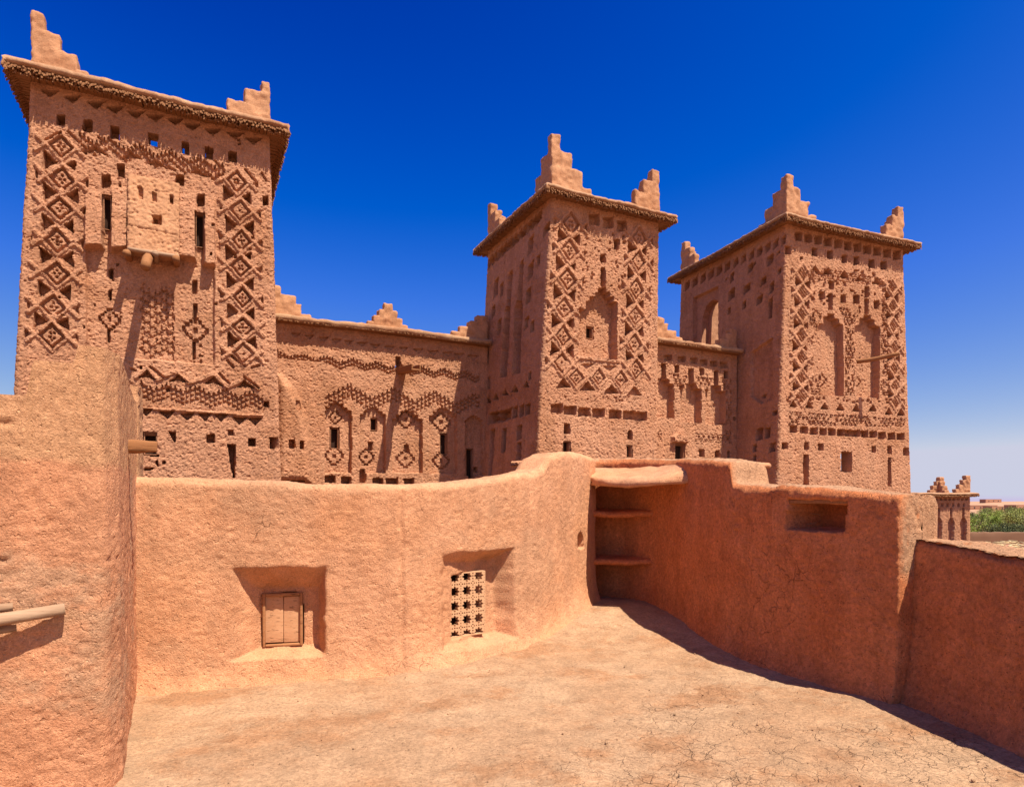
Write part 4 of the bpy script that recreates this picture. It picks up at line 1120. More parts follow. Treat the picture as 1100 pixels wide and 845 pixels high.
  ('c',[(2.542,8.264),(2.783,8.295),(2.783,8.001),(2.542,7.971)],0.25,0.025),
  ('c',[(2.049,7.821),(2.337,7.857),(2.337,7.565),(2.049,7.531)],0.25,0.025),
  ('c',[(2.508,7.798),(2.731,7.825),(2.731,7.219),(2.508,7.194)],0.25,0.025),
  ('c',[(3.129,7.826),(3.41,7.859),(3.41,7.563),(3.129,7.53)],0.25,0.025),
  ('c',[(3.777,7.897),(4.089,7.935),(4.089,7.609),(3.777,7.573)],0.25,0.025),
  ('c',[(4.373,8.29),(4.628,8.322),(4.628,7.914),(4.373,7.884)],0.25,0.025),
  ('c',[(4.364,7.808),(4.582,7.833),(4.582,7.275),(4.364,7.251)],0.25,0.025),
  ('c',[(4.866,7.801),(5.143,7.834),(5.143,7.535),(4.866,7.504)],0.25,0.025),
  ('c',[(1.111,8.963),(1.242,8.982),(1.242,8.882),(1.111,8.864)],0.25,0.025),
  ('c',[(3.87,6.19),(4.175,6.219),(4.175,5.598),(3.87,5.573)],0.25,0.025),
  ('c',[(2.465,6.931),(2.465,7.071),(2.808,7.064),(2.808,6.917),(3.034,6.916),(3.034,6.749),(3.243,6.726),(3.285,4.027),(2.13,4.033),(2.235,6.336),(2.024,6.347),(2.024,6.631),(2.261,6.656),(2.261,6.909)],0.3,0.02),
  ('c',[(4.31,7.065),(4.337,7.212),(4.674,7.223),(4.674,7.091),(4.912,7.064),(4.912,6.866),(5.208,6.83),(5.166,4.075),(3.925,4.046),(3.861,6.433),(3.861,6.725),(4.094,6.781),(4.094,7.029)],0.3,0.02),
  ('l',(2.278,6.277),(2.349,4.244),0.06,-0.38),
  ('l',(3.906,5.891),(3.925,4.08),0.06,0.0),
  ('x',2.396,4.641,0.369,0.276,0.36),
  ('x',4.204,4.704,0.353,0.256,0.36),
  ('c',[(3.897,6.142),(4.175,6.168),(4.175,5.528),(3.897,5.505)],0.45,0.025),
  ('lat',[(3.008,7.375),(4.202,7.38),(3.754,6.746),(3.401,6.71)],0.2,0.2,0.14),
  ('lat',[(3.357,6.641),(3.843,6.691),(3.833,4.074),(3.331,4.076)],0.22,0.22,0.14),
  ('lat',[(1.689,7.224),(2.193,6.965),(1.957,6.372),(1.564,6.583)],0.2,0.2,0.12),
  ('lat',[(1.44,8.698),(5.864,8.705),(5.864,8.37),(5.115,8.41),(1.44,8.197)],0.26,0.22,0.07),
  ('c',[(0.805,3.751),(0.998,3.493),(0.613,3.472)],0.17,0.03),
  ('c',[(1.542,3.757),(1.74,3.496),(1.346,3.474)],0.17,0.03),
  ('c',[(2.323,3.751),(2.525,3.486),(2.121,3.465)],0.17,0.03),
  ('c',[(3.105,3.757),(3.312,3.489),(2.899,3.467)],0.17,0.03),
  ('c',[(3.925,3.771),(4.138,3.5),(3.713,3.477)],0.17,0.03),
  ('c',[(4.813,3.815),(5.032,3.541),(4.596,3.518)],0.17,0.03),
  ('c',[(5.677,3.74),(5.902,3.462),(5.454,3.439)],0.17,0.03),
  ('c',[(6.365,3.751),(6.594,3.47),(6.137,3.447)],0.17,0.03),
  ('lat',[(0.555,3.297),(6.614,3.338),(6.614,3.023),(0.555,2.8)],0.21,0.16,0.13),
  ('c',[(0.63,2.784),(0.982,2.8),(0.982,2.556),(0.63,2.542)],0.16,0.025),
  ('c',[(1.133,2.781),(1.491,2.797),(1.491,2.551),(1.133,2.536)],0.16,0.025),
  ('c',[(1.602,2.763),(1.965,2.778),(1.965,2.531),(1.602,2.516)],0.16,0.025),
  ('c',[(2.052,2.769),(2.419,2.785),(2.419,2.536),(2.052,2.521)],0.16,0.025),
  ('c',[(2.49,2.768),(2.863,2.785),(2.863,2.534),(2.49,2.519)],0.16,0.025),
  ('c',[(2.961,2.756),(3.34,2.772),(3.34,2.519),(2.961,2.504)],0.16,0.025),
  ('c',[(3.367,2.76),(3.75,2.776),(3.75,2.521),(3.367,2.507)],0.16,0.025),
  ('c',[(3.75,2.763),(4.138,2.779),(4.138,2.523),(3.75,2.508)],0.16,0.025),
  ('c',[(4.175,2.76),(4.568,2.777),(4.568,2.519),(4.175,2.504)],0.16,0.025),
  ('c',[(4.643,2.76),(5.041,2.776),(5.041,2.517),(4.643,2.502)],0.16,0.025),
  ('c',[(5.118,2.745),(5.522,2.762),(5.522,2.5),(5.118,2.485)],0.16,0.025),
  ('c',[(5.619,2.731),(6.029,2.748),(6.029,2.485),(5.619,2.469)],0.16,0.025),
  ('c',[(6.128,2.738),(6.544,2.755),(6.544,2.489),(6.128,2.474)],0.16,0.025),
  ('c',[(0.25,2.158),(0.53,2.168),(0.53,1.939),(0.25,1.93)],0.25,0.025),
  ('c',[(1.333,2.215),(1.546,2.223),(1.546,1.951),(1.333,1.944)],0.25,0.025),
  ('c',[(2.008,2.2),(2.253,2.208),(2.253,1.947),(2.008,1.939)],0.25,0.025),
  ('c',[(4.747,2.179),(4.975,2.187),(4.975,1.941),(4.747,1.934)],0.25,0.025),
  ('c',[(5.609,2.207),(5.843,2.215),(5.843,1.939),(5.609,1.932)],0.25,0.025),
  ('c',[(6.494,2.174),(6.835,2.184),(6.835,1.89),(6.494,1.88)],0.25,0.025),
  ('c',[(1.286,1.763),(1.542,1.77),(1.542,0.656),(1.286,0.654)],0.25,0.025),
  ('c',[(5.638,1.778),(5.814,1.782),(5.814,0.642),(5.638,0.64)],0.25,0.025),
  ('t',3.423,1.556,0.563,0.746),
  ('t',0.559,9.119,0.225,0.308),
  ('c',[(4.654,9.117),(4.775,9.134),(4.775,9.054),(4.654,9.038)],0.1,0.025),
  ('c',[(3.966,7.762),(4.092,7.777),(4.092,7.666),(3.966,7.651)],0.1,0.025),
  ('c',[(1.758,8.615),(1.838,8.625),(1.838,8.546),(1.758,8.535)],0.1,0.025),
  ('c',[(1.657,7.554),(1.796,7.571),(1.796,7.459),(1.657,7.443)],0.1,0.025),
  ('c',[(2.547,8.193),(2.675,8.21),(2.675,8.135),(2.547,8.118)],0.1,0.025),
  ('c',[(2.76,7.763),(2.876,7.777),(2.876,7.688),(2.76,7.674)],0.1,0.025),
  ('c',[(2.416,7.565),(2.517,7.577),(2.517,7.486),(2.416,7.474)],0.1,0.025),
  ('c',[(3.617,8.714),(3.769,8.734),(3.769,8.649),(3.617,8.629)],0.1,0.025),
  ('c',[(4.411,8.032),(4.506,8.044),(4.506,7.977),(4.411,7.966)],0.1,0.025),
  ('c',[(3.297,7.75),(3.387,7.761),(3.387,7.645),(3.297,7.634)],0.1,0.025),
  ('c',[(2.306,8.237),(2.392,8.248),(2.392,8.175),(2.306,8.164)],0.1,0.025),
  ('c',[(3.864,7.839),(3.949,7.849),(3.949,7.73),(3.864,7.72)],0.1,0.025),
  ('c',[(3.597,8.085),(3.718,8.1),(3.718,8.027),(3.597,8.012)],0.1,0.025),
  ('c',[(5.156,7.748),(5.249,7.759),(5.249,7.672),(5.156,7.662)],0.1,0.025),
  ('c',[(2.256,8.161),(2.366,8.175),(2.366,8.052),(2.256,8.038)],0.1,0.025),
  ('c',[(4.034,7.494),(4.183,7.511),(4.183,7.435),(4.034,7.418)],0.1,0.025),
  ('c',[(4.411,8.137),(4.505,8.148),(4.505,8.046),(4.411,8.034)],0.1,0.025),
  ('c',[(4.193,8.885),(4.347,8.906),(4.347,8.778),(4.193,8.758)],0.1,0.025),
  ('c',[(5.323,9.244),(5.438,9.26),(5.438,9.182),(5.323,9.166)],0.1,0.025),
  ('c',[(2.077,7.849),(2.188,7.863),(2.188,7.759),(2.077,7.745)],0.1,0.025),
  ('c',[(4.437,8.456),(4.588,8.476),(4.588,8.353),(4.437,8.334)],0.1,0.025),
  ('c',[(5.331,9.293),(5.444,9.309),(5.444,9.18),(5.331,9.164)],0.1,0.025),
  ('c',[(4.799,8.842),(4.953,8.862),(4.953,8.735),(4.799,8.715)],0.1,0.025),
  ('c',[(4.551,8.956),(4.694,8.976),(4.694,8.91),(4.551,8.891)],0.1,0.025),
  ('c',[(3.681,8.071),(3.823,8.089),(3.823,8.005),(3.681,7.987)],0.1,0.025),
  ('c',[(3.336,8.347),(3.423,8.358),(3.423,8.27),(3.336,8.259)],0.1,0.025),
  ('c',[(4.164,7.946),(4.259,7.957),(4.259,7.89),(4.164,7.879)],0.1,0.025),
  ('c',[(4.862,8.093),(4.953,8.104),(4.953,7.999),(4.862,7.988)],0.1,0.025),
  ('c',[(2.415,7.718),(2.558,7.735),(2.558,7.649),(2.415,7.632)],0.1,0.025),
  ('c',[(4.594,9.105),(4.695,9.119),(4.695,9.028),(4.594,9.014)],0.1,0.025),
  ('c',[(3.268,8.253),(3.418,8.272),(3.418,8.191),(3.268,8.172)],0.1,0.025),
  ('c',[(2.227,7.434),(2.348,7.449),(2.348,7.345),(2.227,7.331)],0.1,0.025),
  ('c',[(3.115,7.999),(3.26,8.016),(3.26,7.938),(3.115,7.92)],0.1,0.025),
  ('c',[(3.311,8.523),(3.436,8.539),(3.436,8.452),(3.311,8.436)],0.1,0.025),
  ('c',[(2.842,8.357),(2.946,8.37),(2.946,8.267),(2.842,8.254)],0.1,0.025),
  ('c',[(2.015,8.261),(2.092,8.271),(2.092,8.182),(2.015,8.172)],0.1,0.025),
  ('c',[(2.106,7.889),(2.196,7.901),(2.196,7.775),(2.106,7.764)],0.1,0.025),
  ('c',[(4.229,8.753),(4.39,8.775),(4.39,8.654),(4.229,8.633)],0.1,0.025),
  ('c',[(2.013,7.715),(2.155,7.732),(2.155,7.669),(2.013,7.652)],0.1,0.025),
  ('c',[(2.023,8.515),(2.146,8.532),(2.146,8.431),(2.023,8.415)],0.1,0.025),
  ('c',[(1.96,8.614),(2.043,8.626),(2.043,8.536),(1.96,8.524)],0.1,0.025),
  ('c',[(2.589,8.171),(2.738,8.19),(2.738,8.094),(2.589,8.075)],0.1,0.025),
  ('c',[(2.907,8.288),(3.034,8.305),(3.034,8.181),(2.907,8.165)],0.1,0.025),
  ('c',[(3.247,7.642),(3.385,7.659),(3.385,7.551),(3.247,7.535)],0.1,0.025),
  ('c',[(3.809,8.018),(3.929,8.033),(3.929,7.959),(3.809,7.945)],0.1,0.025),
  ('c',[(3.955,8.896),(4.097,8.915),(4.097,8.833),(3.955,8.814)],0.1,0.025),
  ('c',[(4.201,8.123),(4.313,8.137),(4.313,8.025),(4.201,8.011)],0.1,0.025),
  ('c',[(5.321,8.317),(5.452,8.334),(5.452,8.229),(5.321,8.213)],0.1,0.025),
  ('c',[(1.676,8.372),(1.81,8.39),(1.81,8.32),(1.676,8.302)],0.1,0.025),
  ('c',[(2.544,7.299),(2.698,7.316),(2.698,7.224),(2.544,7.206)],0.1,0.025),
  ('c',[(2.068,7.535),(2.218,7.553),(2.218,7.458),(2.068,7.441)],0.1,0.025),
  ('c',[(4.51,8.72),(4.658,8.739),(4.658,8.673),(4.51,8.654)],0.1,0.025),
  ('c',[(5.143,8.466),(5.275,8.483),(5.275,8.373),(5.143,8.356)],0.1,0.025),
  ('c',[(3.241,8.359),(3.34,8.371),(3.34,8.269),(3.241,8.257)],0.1,0.025),
  ('c',[(5.057,7.807),(5.156,7.818),(5.156,7.707),(5.057,7.696)],0.1,0.025),
  ('c',[(4.769,8.887),(4.891,8.904),(4.891,8.806),(4.769,8.79)],0.1,0.025),
  ('c',[(3.838,8.883),(3.96,8.9),(3.96,8.803),(3.838,8.786)],0.1,0.025),
  ('c',[(4.537,8.048),(4.686,8.066),(4.686,7.973),(4.537,7.955)],0.1,0.025),
  ('c',[(3.798,8.826),(3.938,8.845),(3.938,8.718),(3.798,8.699)],0.1,0.025),
  ('c',[(4.36,7.91),(4.482,7.925),(4.482,7.799),(4.36,7.784)],0.1,0.025),
  ('c',[(4.656,3.919),(4.749,3.924),(4.749,3.822),(4.656,3.816)],0.09,0.025),
  ('c',[(2.233,3.929),(2.339,3.936),(2.339,3.839),(2.233,3.832)],0.09,0.025),
  ('c',[(0.926,3.86),(1.059,3.868),(1.059,3.784),(0.926,3.776)],0.09,0.025),
  ('c',[(3.277,3.996),(3.36,4.001),(3.36,3.919),(3.277,3.914)],0.09,0.025),
  ('c',[(5.043,4.063),(5.178,4.072),(5.178,3.988),(5.043,3.98)],0.09,0.025),
  ('c',[(1.606,3.8),(1.701,3.806),(1.701,3.718),(1.606,3.712)],0.09,0.025),
  ('c',[(1.91,3.879),(1.993,3.884),(1.993,3.811),(1.91,3.806)],0.09,0.025),
  ('c',[(4.485,3.982),(4.626,3.991),(4.626,3.884),(4.485,3.876)],0.09,0.025),
  ('c',[(6.386,4.119),(6.519,4.127),(6.519,4.016),(6.386,4.008)],0.09,0.025),
  ('c',[(0.518,3.769),(0.618,3.775),(0.618,3.679),(0.518,3.673)],0.09,0.025),
  ('c',[(0.463,3.768),(0.608,3.777),(0.608,3.71),(0.463,3.702)],0.09,0.025),
  ('c',[(5.113,3.961),(5.216,3.967),(5.216,3.901),(5.113,3.895)],0.09,0.025),
  ('c',[(4.809,4.108),(4.898,4.114),(4.898,4.0),(4.809,3.995)],0.09,0.025),
  ('c',[(2.021,3.838),(2.115,3.844),(2.115,3.768),(2.021,3.762)],0.09,0.025),
  ('c',[(6.337,4.104),(6.472,4.112),(6.472,4.031),(6.337,4.023)],0.09,0.025),
  ('c',[(0.487,3.7),(0.635,3.709),(0.635,3.64),(0.487,3.631)],0.09,0.025),
  ('c',[(4.205,3.963),(4.343,3.972),(4.343,3.877),(4.205,3.869)],0.09,0.025),
  ('c',[(4.505,3.975),(4.644,3.984),(4.644,3.904),(4.505,3.896)],0.09,0.025),
  ('c',[(5.542,3.954),(5.678,3.962),(5.678,3.884),(5.542,3.876)],0.09,0.025),
  ('c',[(1.016,3.72),(1.159,3.729),(1.159,3.669),(1.016,3.66)],0.09,0.025),
  ('c',[(2.932,3.94),(3.048,3.948),(3.048,3.875),(2.932,3.868)],0.09,0.025),
  ('c',[(1.134,3.743),(1.217,3.748),(1.217,3.682),(1.134,3.677)],0.09,0.025),
  ('c',[(3.4,3.892),(3.549,3.901),(3.549,3.803),(3.4,3.794)],0.09,0.025),
  ('c',[(3.701,3.876),(3.866,3.886),(3.866,3.772),(3.701,3.763)],0.09,0.025),
  ('c',[(5.704,4.082),(5.828,4.09),(5.828,4.007),(5.704,4.0)],0.09,0.025),
  ('c',[(2.028,3.885),(2.11,3.89),(2.11,3.801),(2.028,3.796)],0.09,0.025),
  ('c',[(3.916,3.89),(4.047,3.897),(4.047,3.826),(3.916,3.818)],0.09,0.025),
  ('c',[(3.241,3.924),(3.339,3.929),(3.339,3.821),(3.241,3.815)],0.09,0.025),
  ('c',[(1.513,3.853),(1.662,3.862),(1.662,3.76),(1.513,3.752)],0.09,0.025),
  ('c',[(5.527,4.073),(5.68,4.082),(5.68,4.003),(5.527,3.993)],0.09,0.025),
  ('lat',[(1.611,4.584),(2.13,4.621),(2.13,3.968),(1.611,3.936)],0.2,0.2,0.1),
  ('lat',[(5.301,8.367),(5.534,8.396),(5.726,4.192),(5.242,4.162)],0.2,0.2,0.1),
 ],
 't3l': [
  ('c',[(5.544,9.855),(5.887,9.752),(5.887,9.397),(5.544,9.496)],0.15,0.025),
  ('c',[(4.988,9.841),(5.318,9.74),(5.318,9.391),(4.988,9.488)],0.15,0.025),
  ('c',[(4.452,9.827),(4.77,9.727),(4.77,9.385),(4.452,9.48)],0.15,0.025),
  ('c',[(3.934,9.813),(4.242,9.716),(4.242,9.379),(3.934,9.473)],0.15,0.025),
  ('c',[(3.435,9.8),(3.732,9.704),(3.732,9.373),(3.435,9.466)],0.15,0.025),
  ('c',[(2.953,9.787),(3.239,9.694),(3.239,9.368),(2.953,9.459)],0.15,0.025),
  ('c',[(2.487,9.775),(2.763,9.683),(2.763,9.363),(2.487,9.452)],0.15,0.025),
  ('c',[(2.036,9.763),(2.303,9.673),(2.303,9.358),(2.036,9.446)],0.15,0.025),
  ('c',[(1.599,9.752),(1.858,9.663),(1.858,9.353),(1.599,9.439)],0.15,0.025),
  ('c',[(1.177,9.741),(1.427,9.653),(1.427,9.349),(1.177,9.433)],0.15,0.025),
  ('c',[(0.768,9.73),(1.01,9.644),(1.01,9.344),(0.768,9.427)],0.15,0.025),
  ('c',[(0.371,9.72),(0.606,9.635),(0.606,9.34),(0.371,9.422)],0.15,0.025),
  ('c',[(-0.013,9.709),(0.214,9.626),(0.214,9.336),(-0.013,9.416)],0.15,0.025),
  ('c',[(0.609,9.224),(0.903,9.125),(0.903,8.788),(0.609,8.884)],0.22,0.025),
  ('c',[(1.638,9.268),(1.917,9.176),(1.917,8.867),(1.638,8.955)],0.22,0.025),
  ('c',[(2.697,9.248),(2.919,9.181),(2.919,8.831),(2.697,8.896)],0.22,0.025),
  ('c',[(0.18,8.55),(0.356,8.493),(0.356,8.303),(0.18,8.358)],0.22,0.025),
  ('c',[(0.928,8.501),(1.207,8.414),(1.207,8.153),(0.928,8.237)],0.22,0.025),
  ('c',[(0.507,8.167),(0.731,8.101),(0.731,7.716),(0.507,7.779)],0.22,0.025),
  ('c',[(2.599,8.597),(2.983,8.484),(2.983,8.094),(2.599,8.202)],0.22,0.025),
  ('c',[(1.746,8.512),(2.102,8.404),(2.102,8.121),(1.746,8.225)],0.22,0.025),
  ('c',[(1.094,7.859),(1.361,7.784),(1.361,7.469),(1.094,7.541)],0.22,0.025),
  ('c',[(1.929,7.883),(2.135,7.828),(2.135,7.543),(1.929,7.597)],0.22,0.025),
  ('c',[(2.816,7.857),(2.993,7.811),(2.993,7.56),(2.816,7.604)],0.22,0.025),
  ('c',[(0.546,7.579),(0.736,7.533),(0.736,6.796),(0.546,6.837)],0.22,0.025),
  ('c',[(1.494,9.221),(1.611,9.182),(1.611,9.062),(1.494,9.1)],0.22,0.025),
  ('c',[(0.29,9.219),(0.396,9.182),(0.396,9.067),(0.29,9.103)],0.22,0.025),
  ('c',[(3.077,9.141),(3.186,9.108),(3.186,9.008),(3.077,9.042)],0.22,0.025),
  ('c',[(5.254,8.939),(3.631,8.953),(3.46,5.941),(5.116,6.29)],0.16,0.02),
  ('c',[(1.561,5.737),(1.033,5.92),(0.494,6.052),(0.382,3.774),(0.921,3.691),(1.506,4.056)],0.13,0.03),
  ('t',4.155,7.421,1.154,1.919,'arch'),
  ('c',[(0.792,2.805),(1.14,2.77),(1.14,2.326),(0.792,2.356)],0.18,0.025),
  ('c',[(0.411,2.77),(0.685,2.743),(0.685,2.378),(0.411,2.402)],0.18,0.025),
  ('c',[(0.155,2.185),(0.44,2.162),(0.44,1.845),(0.155,1.865)],0.18,0.025),
  ('c',[(1.095,2.207),(1.296,2.191),(1.296,1.922),(1.095,1.936)],0.18,0.025),
  ('c',[(1.088,1.807),(1.265,1.796),(1.265,1.572),(1.088,1.582)],0.18,0.025),
  ('c',[(1.073,1.208),(1.244,1.201),(1.244,0.681),(1.073,0.685)],0.18,0.025),
  ('c',[(0.124,3.362),(0.343,3.334),(0.343,3.175),(0.124,3.202)],0.18,0.025),
  ('c',[(0.83,4.051),(1.04,4.019),(1.04,3.885),(0.83,3.916)],0.18,0.025),
 ],
 'mw': [
  ('c',[(1.547,5.532),(1.893,5.572),(1.72,5.397)],0.09,0.03),
  ('c',[(1.981,5.511),(2.334,5.552),(2.157,5.375)],0.09,0.03),
  ('c',[(2.423,5.496),(2.782,5.537),(2.602,5.359)],0.09,0.03),
  ('c',[(2.84,5.478),(3.206,5.519),(3.022,5.339)],0.09,0.03),
  ('c',[(3.232,5.455),(3.604,5.497),(3.417,5.315)],0.09,0.03),
  ('c',[(3.697,5.453),(4.076,5.495),(3.886,5.312)],0.09,0.03),
  ('c',[(4.137,5.441),(4.523,5.483),(4.329,5.298)],0.09,0.03),
  ('c',[(4.663,5.429),(5.056,5.472),(4.859,5.285)],0.09,0.03),
  ('c',[(5.156,5.448),(5.557,5.491),(5.356,5.302)],0.09,0.03),
  ('c',[(5.695,5.456),(6.105,5.5),(5.899,5.309)],0.09,0.03),
  ('c',[(6.246,5.444),(6.664,5.488),(6.454,5.295)],0.09,0.03),
  ('c',[(6.77,5.442),(7.198,5.486),(6.983,5.291)],0.09,0.03),
  ('c',[(7.228,5.432),(7.663,5.476),(7.445,5.28)],0.09,0.03),
  ('c',[(7.773,5.429),(8.217,5.474),(7.994,5.276)],0.09,0.03),
  ('sz',(1.109,4.682),(8.233,4.622),0.82,0.16,2,0.13,0.06,0.09,4),
  ('sz',(1.937,3.531),(8.233,3.593),1.52,0.42,3,0.15,0.06,0.09,5),
  ('c',[(3.035,3.393),(3.114,3.335),(3.252,3.344),(3.252,3.217),(3.391,3.227),(3.391,3.099),(3.53,3.108),(3.53,2.981),(3.53,1.01),(2.55,0.99),(2.55,2.921),(2.55,3.046),(2.685,3.055),(2.685,3.18),(2.821,3.189),(2.821,3.315),(2.957,3.324)],0.2,0.02),
  ('c',[(4.25,3.314),(4.32,3.264),(4.443,3.272),(4.443,3.161),(4.566,3.169),(4.566,3.059),(4.69,3.067),(4.69,2.956),(4.69,1.034),(3.818,1.016),(3.818,2.905),(3.818,3.013),(3.939,3.021),(3.939,3.13),(4.059,3.137),(4.059,3.246),(4.181,3.254)],0.17,0.02),
  ('c',[(5.471,3.283),(5.558,3.221),(5.713,3.231),(5.713,3.096),(5.868,3.105),(5.868,2.97),(6.024,2.979),(6.024,2.843),(6.024,1.061),(4.929,1.039),(4.929,2.783),(4.929,2.916),(5.08,2.925),(5.08,3.058),(5.231,3.067),(5.231,3.201),(5.383,3.21)],0.2,0.02),
  ('c',[(6.804,3.462),(6.888,3.405),(7.034,3.414),(7.034,3.29),(7.181,3.299),(7.181,3.174),(7.329,3.182),(7.329,3.057),(7.329,1.073),(6.29,1.052),(6.29,2.997),(6.29,3.12),(6.433,3.129),(6.433,3.252),(6.577,3.261),(6.577,3.385),(6.721,3.394)],0.18,0.02),
  ('c',[(8.01,3.248),(8.066,3.211),(8.164,3.217),(8.164,3.135),(8.263,3.14),(8.263,3.058),(8.362,3.064),(8.362,2.982),(8.362,1.02),(7.663,1.007),(7.663,2.943),(7.663,3.024),(7.76,3.03),(7.76,3.111),(7.857,3.117),(7.857,3.198),(7.954,3.204)],0.18,0.02),
  ('w',3.003,2.182,0.26,0.691,'slit'),
  ('w',4.33,2.719,0.221,0.423,'slit'),
  ('w',6.892,2.14,0.258,0.746,'slit'),
  ('w',7.915,1.451,0.253,1.097,'slit'),
  ('c',[(4.131,2.103),(4.295,2.11),(4.295,1.823),(4.131,1.817)],0.35,0.025),
  ('c',[(3.805,1.171),(4.008,1.176),(4.008,0.701),(3.805,0.698)],0.3,0.025),
  ('c',[(5.424,2.074),(5.604,2.081),(5.604,1.787),(5.424,1.781)],0.35,0.025),
  ('x',2.979,1.583,0.326,0.332,0.28),
  ('x',4.057,1.584,0.286,0.285,0.28),
  ('x',5.466,1.559,0.345,0.335,0.28),
  ('x',6.795,1.528,0.341,0.322,0.28),
  ('x',3.023,2.88,0.235,0.239,0.28),
  ('x',5.466,2.955,0.332,0.321,0.28),
  ('x',6.796,2.938,0.379,0.358,0.28),
  ('c',[(2.608,0.912),(2.983,0.919),(2.983,0.68),(2.608,0.675)],0.25,0.025),
  ('c',[(3.193,0.883),(3.51,0.889),(3.51,0.647),(3.193,0.643)],0.25,0.025),
  ('c',[(4.261,0.868),(4.606,0.874),(4.606,0.668),(4.261,0.664)],0.25,0.025),
  ('c',[(4.719,0.862),(5.142,0.87),(5.142,0.662),(4.719,0.656)],0.25,0.025),
  ('c',[(5.356,0.852),(5.717,0.858),(5.717,0.662),(5.356,0.657)],0.25,0.025),
  ('c',[(8.074,1.345),(8.233,1.349),(8.233,1.128),(8.074,1.125)],0.25,0.025),
  ('t',5.142,4.912,0.171,0.388),
  ('r',[(1.049,4.262),(1.291,4.092),(1.596,3.828),(1.844,3.297),(2.031,2.724),(2.188,2.08),(2.251,0.611),(1.049,0.596)],0.3,0.3),
  ('c',[(1.701,3.319),(1.862,3.331),(1.862,3.006),(1.701,2.996)],0.0,0.025),
  ('c',[(1.48,2.042),(1.652,2.05),(1.652,1.74),(1.48,1.734)],0.0,0.025),
  ('c',[(1.813,2.005),(1.937,2.01),(1.937,1.737),(1.813,1.733)],0.0,0.025),
  ('c',[(1.443,0.736),(2.0,0.744),(2.0,0.692),(1.443,0.684)],0.0,0.025),
 ],
 'rw': [
  ('c',[(1.356,5.404),(1.705,5.44),(1.705,5.236),(1.356,5.202)],0.12,0.025),
  ('c',[(2.004,5.412),(2.362,5.448),(2.362,5.241),(2.004,5.206)],0.12,0.025),
  ('c',[(2.571,5.409),(2.937,5.446),(2.937,5.237),(2.571,5.202)],0.12,0.025),
  ('c',[(3.054,5.398),(3.426,5.434),(3.426,5.224),(3.054,5.188)],0.12,0.025),
  ('c',[(3.545,5.401),(3.924,5.438),(3.924,5.225),(3.545,5.189)],0.12,0.025),
  ('c',[(4.065,5.398),(4.452,5.436),(4.452,5.221),(4.065,5.185)],0.12,0.025),
  ('c',[(1.219,5.073),(1.438,5.094),(1.438,4.549),(1.585,4.54),(1.585,4.394),(1.808,4.369),(1.808,3.119),(0.858,3.114),(0.858,4.335),(1.074,4.374),(1.074,4.518),(1.219,4.531)],0.3,0.02),
  ('c',[(2.505,5.018),(2.735,5.039),(2.735,4.482),(2.889,4.472),(2.889,4.323),(3.122,4.296),(3.122,3.016),(2.126,3.013),(2.126,4.262),(2.352,4.303),(2.352,4.45),(2.505,4.463)],0.3,0.02),
  ('c',[(3.734,5.041),(3.975,5.063),(3.975,4.492),(4.108,4.48),(4.108,4.328),(4.327,4.299),(4.327,2.99),(3.338,2.99),(3.338,4.268),(3.575,4.309),(3.575,4.46),(3.734,4.473)],0.3,0.02),
  ('c',[(1.845,5.067),(2.05,5.086),(2.05,4.822),(1.845,4.803)],0.2,0.025),
  ('c',[(3.035,5.067),(3.249,5.087),(3.249,4.817),(3.035,4.798)],0.2,0.025),
  ('c',[(4.248,5.08),(4.472,5.1),(4.472,4.824),(4.248,4.805)],0.2,0.025),
  ('lat',[(1.576,4.779),(2.466,4.748),(2.182,4.282),(1.854,4.329)],0.2,0.2,0.1),
  ('lat',[(2.802,4.777),(3.684,4.741),(3.436,4.231),(3.142,4.245)],0.2,0.2,0.1),
  ('lat',[(4.035,4.809),(4.668,4.787),(4.668,4.325),(4.339,4.261)],0.2,0.2,0.1),
  ('lat',[(4.39,4.304),(4.668,4.325),(4.626,2.322),(4.339,2.348)],0.22,0.2,0.1),
  ('c',[(2.088,4.362),(2.277,4.378),(2.277,4.083),(2.088,4.069)],0.25,0.025),
  ('c',[(3.318,4.274),(3.476,4.286),(3.476,4.06),(3.318,4.049)],0.2,0.025),
  ('lat',[(1.074,2.68),(4.595,2.628),(4.565,2.319),(1.074,2.32)],0.24,0.2,0.09),
  ('r',[(1.668,2.455),(1.947,2.578),(2.324,2.448),(2.419,2.216),(1.622,2.198)],0.2,0.05),
  ('w',2.089,1.886,0.432,0.617,'square'),
  ('c',[(3.005,2.016),(3.279,2.026),(3.279,1.756),(3.005,1.747)],0.22,0.025),
  ('c',[(3.814,2.0),(4.075,2.01),(4.075,1.751),(3.814,1.743)],0.22,0.025),
  ('c',[(4.452,2.023),(4.595,2.028),(4.595,1.721),(4.452,1.717)],0.22,0.025),
  ('c',[(4.761,3.345),(4.864,3.351),(4.864,3.212),(4.761,3.206)],0.22,0.025),
 ],
}
WW_PTS = [(-1.0, 6.33, -1.6, 0.24), (-0.46, 6.24, -1.6, 0.235), (0.29, 6.14, -1.6, 0.21), (0.98, 6.0, -1.6, 0.185), (1.74, 5.89, -1.6, 0.175), (2.45, 6.02, -1.58, 0.23), (3.23, 6.33, -1.54, 0.33), (3.62, 6.54, -1.52, 0.4), (3.78, 6.64, -1.51, 0.56), (3.95, 6.75, -1.49, 0.62), (4.42, 7.08, -1.44, 0.67), (5.03, 7.56, -1.4, 0.66)]
